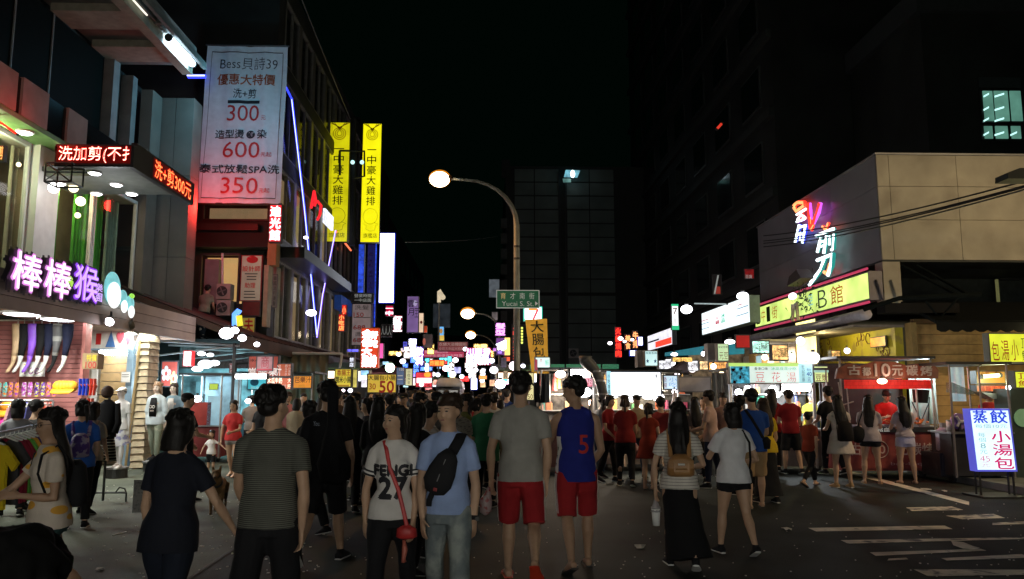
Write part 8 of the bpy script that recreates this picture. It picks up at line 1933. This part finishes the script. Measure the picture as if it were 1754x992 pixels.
ap.v = [pv['Mr'].transposed() @ (p - V(pv['root'].location)) for p in ap.v]; o = ap.build('apron', cloth((.02, .03, .035)), None); o.parent = pv['root']
person('vendor behind the menu stall in a pale mask and dark top', at(1313, 18.0, .12), 1.62, 180, 'm', V_, ('tee', cloth((.05, .05, .08))), ('pants', None), ('short', None), vox=.018)
person('seated looking vendor in a red top inside the dumpling cart', at(1690, 15.9, .1), 1.66, 178, 'f', V_, ('tee', cloth((.45, .04, .04))), ('pants', None), ('bun', None), vox=.016)
person('vendor lit orange behind the bright stall counter', at(1128, 18.6, .12), 1.62, 170, 'm', V_, ('tee', cloth((.5, .3, .15))), ('pants', None), ('short', None), vox=.016)
person('vendor with raised hair behind the bright stall, left of the orange lit one', at(1085, 18.7, .12), 1.58, 190, 'f', V_, ('tee', cloth((.3, .1, .08))), ('pants', None), ('bun', None), vox=.018)
# --- customers on the right
K_ = dict(L=(6, 3, 4), R=(-8, 3, 14), AL=(20, 6, 60, 20), AR=(10, 8, 40, 10), head=(0, -6))
for a in [
 ('man in a dark red t-shirt standing at the menu stall with his back turned', 1352, 15.4, 1.60, 0, 'm', K_, ('tee', REDC), ('shorts', BLK), ('short', None), 'shoe'),
 ('child in a dark red shirt and black trousers stepping right before the menu stall', 1383, 14.4, 1.36, -60, 'm', dict(L=(24, 3, 4), R=(-22, 3, 20), AL=(30, 8, 60, 10), AR=(-10, 8, 20, 5)), ('tee', cloth((.24, .04, .02))), ('pants', BLK), ('short', None), 'sandal'),
 ('person in a red top left of the menu stall counter', 1322, 15.8, 1.62, -30, 'f', K_, ('tee', REDC), ('pants', BLK), ('long', None), 'shoe'),
 ('man in a pale pink shirt looking left between the stalls', 1217, 14.2, 1.70, 60, 'm', K_, ('tee', cloth((.50, .34, .30))), ('jeans', cloth((.02, .025, .05))), ('short', None), 'shoe'),
 ('man facing the camera in front of the menu stall curtain', 1238, 16.0, 1.66, 175, 'm', K_, ('tee', cloth((.25, .15, .13))), ('pants', BLK), ('short', None), 'shoe'),
 ('woman with long dark hair in a flowered top at the bright stall', 1190, 14.9, 1.58, 0, 'f', K_, ('tee', cloth((.10, .08, .07), pat=('spots', 14, .3), col2=(.4, .3, .2))), ('pants', BLK), ('long', None), 'shoe'),
 ('woman in a red t-shirt talking, face turned toward the right', 1042, 15.2, 1.62, -130, 'f', K_, ('tee', REDC), ('pants', BLK), ('pony', None), 'shoe'),
 ('woman in a red t-shirt with a low ponytail, back turned', 1070, 14.5, 1.62, -12, 'f', K_, ('tee', cloth((.20, .015, .015))), ('pants', BLK), ('pony', HAIRB), 'shoe'),
 ('short woman in a red dress near the bright stall', 1110, 13.9, 1.48, -30, 'f', K_, ('dress', cloth((.25, .03, .015))), ('none', None), ('pony', None), 'sandal'),
 ('man in a dark red top behind the long haired woman', 1132, 14.6, 1.58, 12, 'm', K_, ('tee', cloth((.25, .03, .03))), ('pants', BLK), ('short', None), 'shoe'),
 ('dark dressed person at the back of the blue shirted man', 1268, 13.2, 1.62, 20, 'm', K_, ('tee', cloth((.05, .08, .10))), ('pants', BLK), ('short', None), 'shoe'),
 ('slim person in black standing between the menu stall and grill stall', 1420, 15.3, 1.66, 14, 'm', K_, ('tee', BLK), ('pants', BLK), ('short', None), 'shoe'),
 # left side
 ('woman in a red printed t-shirt and grey shorts leading a toddler by the hand', 402, 16.3, 1.52, 172, 'f', dict(L=(10, 2, 5), R=(-10, 2, 12), AL=(20, 8, 60, 20), AR=(0, 22, 8, 0), head=(4, -12)), ('tee', cloth((.55, .04, .04))), ('hotpants', cloth((.25, .22, .2))), ('pony', None), 'sandal'),
 ('stout person with glasses in a black t-shirt beside the woman in red', 450, 15.8, 1.60, 150, 'f', dict(L=(2, 2, 2), R=(8, 2, 4), AL=(20, 6, 60, 20), AR=(4, 14, 20, 0), head=(-12, 0)), ('tee', BLK), ('pants', BLK), ('short', None), 'shoe'),
 ('toddler in a white t-shirt holding the hand of the woman in red', 366, 16.9, .86, 178, 'f', dict(L=(6, 4, 4), R=(-6, 4, 8), AL=(20, 60, 20, -50), AR=(20, 30, 30, 0)), ('tee', cloth((.7, .68, .66))), ('shorts', BLK), ('bob', None), 'shoe'),
 ('man in a black cap and black t-shirt looking right near the mannequins', 318, 12.6, 1.66, -40, 'm', dict(L=(2, 2, 2), R=(8, 2, 4), AL=(10, 10, 40, 10), AR=(20, 8, 60, 20), head=(-30, -8)), ('tee', BLK), ('pants', BLK), ('cap', cloth((.008, .008, .008))), 'shoe'),
 ('woman with dark hair in profile between the striped man and the guitar bag', 534, 9.6, 1.56, 60, 'f', K_, ('tee', BLK), ('pants', BLK), ('bob', None), 'shoe'),
 ('customer in a grey shirt leaning at the juice stall', 432, 19.8, 1.60, 20, 'm', K_, ('tee', cloth((.22, .18, .15))), ('pants', BLK), ('short', None), 'shoe'),
 ('shopper in a blue top with a shoulder cutout and a violet backpack', 143, 10.2, 1.56, 25, 'f', dict(L=(2, 2, 2), R=(4, 2, 4), AL=(30, 8, 60, 20), AR=(4, 10, 20, 10), head=(20, -14), lean=4), ('tee', cloth((.03, .12, .48))), ('pants', BLK), ('pony', None), 'shoe'),
 ('shopper in a black beanie looking at slippers at the far left', 32, 11.2, 1.56, 30, 'f', K_, ('tee', cloth((.3, .3, .32))), ('pants', BLK), ('bob', None), 'shoe'),
 ('dark haired shopper at the slipper wall right of the beanie', 60, 11.8, 1.55, -20, 'm', K_, ('tee', cloth((.05, .05, .05))), ('pants', BLK), ('short', None), 'shoe'),
 ('shopper with a cream shirt and small backpack behind the blue topped one', 160, 11.4, 1.52, 0, 'f', K_, ('tee', cloth((.45, .40, .32))), ('pants', BLK), ('bob', None), 'shoe'),
 # crowd near the centre
 ('man in a white polo looking right below the tilted yellow board', 611, 13.0, 1.66, 140, 'm', K_, ('tee', cloth((.50, .48, .46))), ('pants', BLK), ('short', None), 'shoe'),
 ('woman raising both hands to her mouth, dark top', 632, 12.2, 1.58, 110, 'f', dict(AL=(50, 8, 100, 20), AR=(50, 8, 100, 20)), ('tee', BLK), ('pants', BLK), ('bob', None), 'shoe'),
 ('man in black seen from behind under the red 50 of the yellow board', 668, 13.5, 1.64, 0, 'm', K_, ('tee', BLK), ('pants', BLK), ('short', None), 'shoe'),
 ('man in a black cap and white t-shirt facing the camera in the crowd', 692, 15.2, 1.66, 175, 'm', K_, ('tee', WHC), ('pants', BLK), ('cap', BLK), 'shoe'),
 ('man with messy hair in profile facing right, dark blue shirt', 717, 12.6, 1.66, -70, 'm', K_, ('tee', cloth((.03, .04, .06))), ('pants', BLK), ('short', None), 'shoe'),
 ('man with glasses and cap in a grey t-shirt above the couple', 746, 12.6, 1.68, -60, 'm', K_, ('tee', GRC), ('pants', BLK), ('cap', BLK), 'shoe'),
 ('short haired person in a white shirt with thin stripes behind the couple', 735, 8.4, 1.56, -50, 'm', K_, ('shirt', cloth((.55, .50, .46), pat=('stripe', 2, .05, .12), col2=(.4, .35, .3))), ('pants', BLK), ('short', None), 'shoe'),
 ('dark ponytailed woman right behind the woman in the FENGI shirt', 712, 7.6, 1.56, -30, 'f', K_, ('tee', BLK), ('pants', BLK), ('long', None), 'shoe'),
 ('person in a beige knit top right of the man in light blue', 783, 11.0, 1.60, 10, 'f', K_, ('tee', cloth((.35, .32, .27), pat=('spots', 30, .4), col2=(.2, .18, .15))), ('pants', BLK), ('short', None), 'shoe'),
 ('man with folded olive sleeves over light shorts beyond the couple', 800, 12.5, 1.64, 100, 'm', dict(AL=(40, 8, 90, 30), AR=(40, 8, 90, 30)), ('jacket', cloth((.12, .13, .03))), ('shorts', cloth((.3, .28, .25))), ('short', None), 'shoe'),
 ('woman in a black t-shirt in profile carrying a white bag', 816, 12.4, 1.58, -80, 'f', K_, ('tee', BLK), ('pants', BLK), ('pony', None), 'shoe'),
 ('man in a green shirt and black trousers left of the grey shirted man', 833, 12.0, 1.64, -15, 'm', dict(L=(2, 3, 3), R=(-2, 3, 5), AL=(4, 8, 10, 4), AR=(10, 8, 30, 4)), ('long', cloth((.03, .17, .08))), ('pants', BLK), ('short', None), 'shoe'),
 ('person in a white t-shirt half hidden behind the green shirted man', 846, 14.2, 1.66, 10, 'm', K_, ('tee', WHC), ('pants', BLK), ('short', None), 'shoe'),
 ('woman with long hair in a dark coat seen between the guitar bag and jacket woman', 600, 11.4, 1.60, 5, 'f', K_, ('jacket', cloth((.02, .02, .025))), ('pants', BLK), ('long', None), 'shoe'),
]:
 lb, px, Y, H, yw, sx, po, tp_, bt, hr_, sh_ = a
 q = person(lb, at(px, Y, .12 if px > 1300 and Y > 15 else 0), H, yw, sx, po, tp_, bt, hr_, (sh_, None), vox=.014 if Y < 13 else .018 if H > 1 else .012, glasses='glasses' in lb)
 if 'violet backpack' in lb: backpack(q, 'violet and white backpack on the shopper in blue', mat((.10, .04, .30), .6, pat=('noise', 12, .5, .55), col2=(.4, .35, .5)), .07, .05, .55, .74)
 if 'small backpack' in lb: backpack(q, 'cream shopper\'s small brown backpack by the shoe wall', mat((.35, .22, .14), .6), .07, .05, .55, .74)
 if 'white bag' in lb: carry('plastic_bag', 'white plastic bag carried beside the green shirted man', 'plastic bag', q['wl'] - V((0, 0, .35)), [('bag', MB().tube([q['wl'] - V((0, 0, .07)), q['wl'] - V((0, 0, .16)), q['wl'] - V((0, 0, .34))], [.02, .09, .10], n=10), mat((.55, .55, .52), .4))])
 if 'low ponytail' in lb: carry('plastic_bag', 'pinkish plastic bag hanging between the women in red', 'plastic bag', q['wr'] - V((0, 0, .4)), [('bag', MB().tube([q['wr'] - V((0, 0, .07)), q['wr'] - V((0, 0, .16)), q['wr'] - V((0, 0, .38))], [.02, .10, .11], n=10), mat((.50, .22, .24), .4, alpha=.8))])
 if 'beanie' in lb:
  bb = MB().ball(q['Hd'](0, -.01, .095), (.09, .10, .085), 14, 10); bb.v = [q['Mr'].transposed() @ (p - V(q['root'].location)) for p in bb.v]; o = bb.build('beanie', cloth((.02, .02, .02)), None, True); o.parent = q['root']
# very near dark head at the bottom left, and the man on the balcony
person('very near dark haired passer-by in black cut off at the bottom left corner', (W(20, 900, 1.35).x, 1.35, 0), 1.415, 20, 'm', dict(AL=(0, 5, 10, 0), AR=(0, 5, 10, 0)), ('jacket', cloth((.004, .004, .004))), ('pants', None), ('short', mat((.003, .003, .003), .9, spec=.1)), vox=.008)
b_ = W(352, 487, 23.0); person('man in a pale green shirt on the balcony of the salon building', (b_.x, 23.0, b_.z - 1.62), 1.62, -10, 'm', dict(lean=12, AL=(20, 8, 60, 20), AR=(20, 8, 60, 20)), ('tee', cloth((.22, .30, .22))), ('pants', None), ('short', None), vox=.018)
MB().box(b_.x - 1.2, 22.6, b_.z - 1.70, b_.x + 2.0, 24.0, b_.z - 1.625).build('balcony', DGREY, B)
# mannequins
MSK = mat((.60, .50, .42), .4, key='mannequin skin')
m1 = person('mannequin with light hair in a pale denim jacket, black printed top and washed trousers', (W(268, 700, 17.6).x, 17.6, .22), 1.68, 172, 'f', dict(AL=(-4, 12, 6, 0), AR=(-4, 12, 6, 0), lean=0), ('jacket', cloth((.48, .56, .60))), ('pants', cloth((.22, .26, .20), pat=('noise', 5, .55, .6), col2=(.35, .36, .28))), ('bob', mat((.30, .18, .10), .4)), ('none', None) if False else ('shoe', None), skin=MSK, vox=.014, name='mannequin')
m1['root']['category'] = 'mannequin'
def chest(pi, m, w_=.045):
 g = MB().tube([pi['U'](0, .072, .80), pi['U'](0, .088, .70), pi['U'](0, .084, .56)], [(w_ * 1.7 * .8, .01), (w_ * 1.7, .012), (w_ * 1.7, .012)], side=(1, 0, 0), n=10); g.v = [pi['Mr'].transposed() @ (p - V(pi['root'].location)) for p in g.v]
 o = g.build('inner_top', m, None, True); o.parent = pi['root']
chest(m1, BLK)
g = MB()
for s in (-1, 1): g.tube([m1['U'](s * .02, .10, .685) + V((.028 * math.cos(a), -.014, .028 * math.sin(a))) for a in [i * math.pi / 6 for i in range(13)]], .007, n=4)
for i in range(4): g.tube([m1['U'](-.02 + i * .013, .10, .645) + V((0, -.016, 0)), m1['U'](-.02 + i * .013, .10, .625) + V((0, -.016, 0))], .006, n=4)
g.v = [m1['Mr'].transposed() @ (p - V(m1['root'].location)) for p in g.v]; o = g.build('printed_face', WHC, None); o.parent = m1['root']
m2 = person('mannequin with brown hair in a blue denim jacket over a white top', (W(296, 700, 18.2).x, 18.2, .22), 1.66, 178, 'f', dict(AL=(-4, 12, 6, 0), AR=(-4, 12, 6, 0), lean=0), ('jacket', cloth((.20, .30, .36))), ('pants', BLK), ('bob', HAIRB), ('shoe', None), skin=MSK, vox=.015, name='mannequin')
m2['root']['category'] = 'mannequin'; chest(m2, WHC)
m3 = person('white torso mannequin with a cap, white shirt and patterned skirt in the doorway', (W(207, 700, 16.2).x, 16.2, .18), 1.60, 170, 'f', dict(AL=(-4, 6, 6, 0), AR=(-4, 6, 6, 0), lean=0), ('tee', cloth((.68, .68, .68))), ('skirt', cloth((.65, .65, .68), pat=('noise', 14, .5, .56), col2=(.3, .3, .5))), ('cap', WHC), ('shoe', WHC), skin=mat((.7, .7, .7), .5), vox=.014, name='mannequin')
m3['root']['category'] = 'mannequin'
for q in (m1, m2, m3):
 l = q['root'].location; MB().tube([(l.x, l.y, 0), (l.x, l.y, .2)], [.2, .16], n=16)
 tg = thing('display_plinth', {m1['root']: 'round plinth under the mannequin with the printed top', m2['root']: 'round plinth under the mannequin in blue denim', m3['root']: 'round plinth under the white torso mannequin'}[q['root']], 'plinth', (l.x, l.y, 0)); MB().tube([(l.x, l.y, 0), (l.x, l.y, .18)], .2, n=16).build('drum', DGREY, tg); MB().tube([(l.x, l.y, .18), (l.x, l.y, .215)], .22, n=16).build('top_plate', GREY, tg)
# dog
dp_ = G(371, 880); dr = thing('dog', 'tan and black dog with pricked ears standing between the couple holding hands', 'dog', dp_)
DM = Matrix.Rotation(rad(-168), 3, 'Z'); D = lambda x, y, z: dp_ + DM @ V((x, y, z)) * 1.0
FUR = mat((.30, .17, .07), .8, var=.3, scale=9, bump=.6, bscale=120, pat=('noise', 4, .5, .58), col2=(.05, .035, .025), key='tan fur')
g = MB(); XD = DM @ V((1, 0, 0))
g.tube([D(0, .18, .36), D(0, .10, .37), D(0, -.02, .37), D(0, -.2, .39), D(0, -.36, .385), D(0, -.42, .38)], [(.06, .08), (.095, .13), (.10, .135), (.085, .10), (.08, .09), (.04, .05)], side=XD, n=14)
g.tube([D(0, .12, .42), D(0, .2, .50), D(0, .24, .55)], [.085, .07, .062], n=12)
g.ball(D(0, .265, .565), (.068, .075, .062), 12, 9, DM); g.tube([D(0, .29, .56), D(0, .36, .54), D(0, .405, .53)], [(.045, .045), (.032, .030), (.022, .02)], side=XD, n=10)
for s in (-1, 1):
 g.tube([D(s * .04, .235, .60), D(s * .052, .23, .655), D(s * .055, .235, .695)], [(.028, .014), (.02, .01), (.004, .004)], side=XD, n=8)
 g.tube([D(s * .065, .10, .36), D(s * .068, .105, .22), D(s * .068, .095, .12), D(s * .068, .10, .03)], [.05, .034, .024, .022], n=9); g.tube([D(s * .068, .09, .022), D(s * .068, .14, .018)], [.026, .022], n=8)
 g.tube([D(s * .062, -.36, .38), D(s * .07, -.30, .26), D(s * .07, -.40, .15), D(s * .07, -.385, .03)], [.065, .045, .024, .02], n=9); g.tube([D(s * .07, -.39, .022), D(s * .07, -.33, .018)], [.024, .02], n=8)
g.tube([D(0, -.41, .40), D(0, -.50, .32), D(.02, -.55, .20), D(.03, -.55, .12)], [.03, .035, .032, .012], n=8)
o = g.build('body', FUR, dr, True); FIN.append((o, .010, .002))
MB().ball(D(0, .41, .535), .014, 8, 6).build('nose', DRUB, dr, True)
for s in (-1, 1): MB().ball(D(s * .03, .318, .585), .009, 6, 5).build('eye', EYE, dr, True)
MB().tube([D(0, .15, .44), D(0, .19, .455)], .082, n=14).build('collar', DRUB, dr)
# ---------------------------------------------------------------- crowd templates, shared shapes
TPL = []
for i, (H, yw, sx, po, tk, bk, hk) in enumerate(((1.70, 0, 'm', K_, 'tee', 'pants', 'short'), (1.60, 0, 'f', K_, 'tee', 'pants', 'long'), (1.74, 0, 'm', dict(L=(14, 2, 5), R=(-12, 2, 18)), 'shirt', 'shorts', 'short'), (1.58, 0, 'f', dict(AL=(40, 8, 90, 20)), 'dress', 'none', 'pony'), (1.62, 0, 'f', K_, 'jacket', 'jeans', 'bob'), (1.68, 0, 'm', K_, 'tee', 'jeans', 'cap'))):
 q = person('crowd person', (0, -500 - i, 0), H, 0, sx, po, (tk, WHC), (bk, BLK), (hk, None), ('shoe', None), vox=.030)
 TPL.append(q['root'])
finalise()
tcol = [('black', (.012, .012, .014)), ('white', (.55, .52, .5)), ('grey', (.2, .2, .2)), ('dark blue', (.02, .04, .14)), ('red', (.38, .03, .03)), ('beige', (.38, .3, .2)), ('green', (.04, .16, .07)), ('pink', (.45, .18, .2)), ('black', (.015, .015, .015)), ('brown', (.14, .08, .05)), ('pale yellow', (.5, .42, .12))]
RC = random.Random(33)
crowd = []
near = [(588, 15.5), (577, 13.8), (622, 16.0), (645, 15.0), (656, 17.5), (680, 17.8), (703, 17), (728, 16), (758, 15.2), (772, 14.4), (786, 16.5), (808, 15), (822, 17), (840, 16.5), (858, 15.5), (868, 18.5), (849, 19), (596, 18.5), (636, 19), (664, 20), (672, 16), (718, 19.5), (738, 18.6), (764, 19), (795, 19.5), (815, 20), (833, 22), (563, 17), (508, 16), (520, 19), (548, 20), (492, 18), (1162, 16.2), (1205, 16.4), (1090, 15.9), (1030, 16), (1018, 17.5), (1150, 19)]
for i, (px, Y) in enumerate(near): crowd.append((px, Y, True))
for i in range(95):
 Y = 20.5 + 26 * RC.random() ** 1.2; crowd.append((RC.uniform(840 - 3.6 * 1350 / Y, min(872, 840 + 1.6 * 1350 / Y)), Y, False))
taken = []
usedlab = {}
hn = ['short hair', 'long hair', 'short hair', 'a ponytail', 'bobbed hair', 'a cap']
spot = [(600, 'left edge of the lane crowd'), (660, 'below the yellow boards'), (710, 'under the bright red sign'), (760, 'in front of the parked van'), (800, 'right of the parked van'), (845, 'below the tall glaring box'), (900, 'beside the tent lamp'), (1100, 'near the duct'), (2000, 'by the bright stall')]
for i, (px, Y, nr) in enumerate(crowd):
 p = V(at(px, Y))
 if any((p - q).length < .42 for q in taken) or (21.3 < Y < 26 and xv0 - .3 < p.x < xv1 + .3): continue
 taken.append(p)
 k = RC.randrange(6); cn_, cc = tcol[RC.randrange(11)]
 away = RC.random() < .6
 if nr:
  lb = ('%s-clothed passer-by with %s, %s, %s' % (cn_, hn[k], 'back turned' if away else 'facing this way', [s for x, s in spot if px < x][0]))
  n_ = usedlab.get(lb, 0); usedlab[lb] = n_ + 1
  if n_: lb = ['second ', 'third ', 'fourth ', 'fifth '][min(n_ - 1, 3)] + lb
  gr = 'passers-by in the lane crowd'
 else: lb, gr = 'small figure in the dense crowd far down the lane', 'small figures far down the lane'
 mats = {'shirt': cloth(cc), 'jacket': cloth(cc), 'dress': cloth(cc), 'trousers': BLK if RC.random() < .6 else cloth((.04, .06, .10)), 'jeans': cloth((.04, .06, .1)), 'shorts': BLK}
 c = copy_tree(TPL[k], None, mats)
 s_ = RC.uniform(.95, 1.03)
 c.location = p; c.scale = (s_, s_, s_); c.rotation_euler = (0, 0, rad((RC.gauss(0, 25) if away else 180 + RC.gauss(0, 30))))
 c['label'] = lb; c['group'] = gr
for r_ in TPL:
 for ch in list(r_.children):
  for q in list(ch.children): bpy.data.objects.remove(q)
  bpy.data.objects.remove(ch)
 bpy.data.objects.remove(r_)
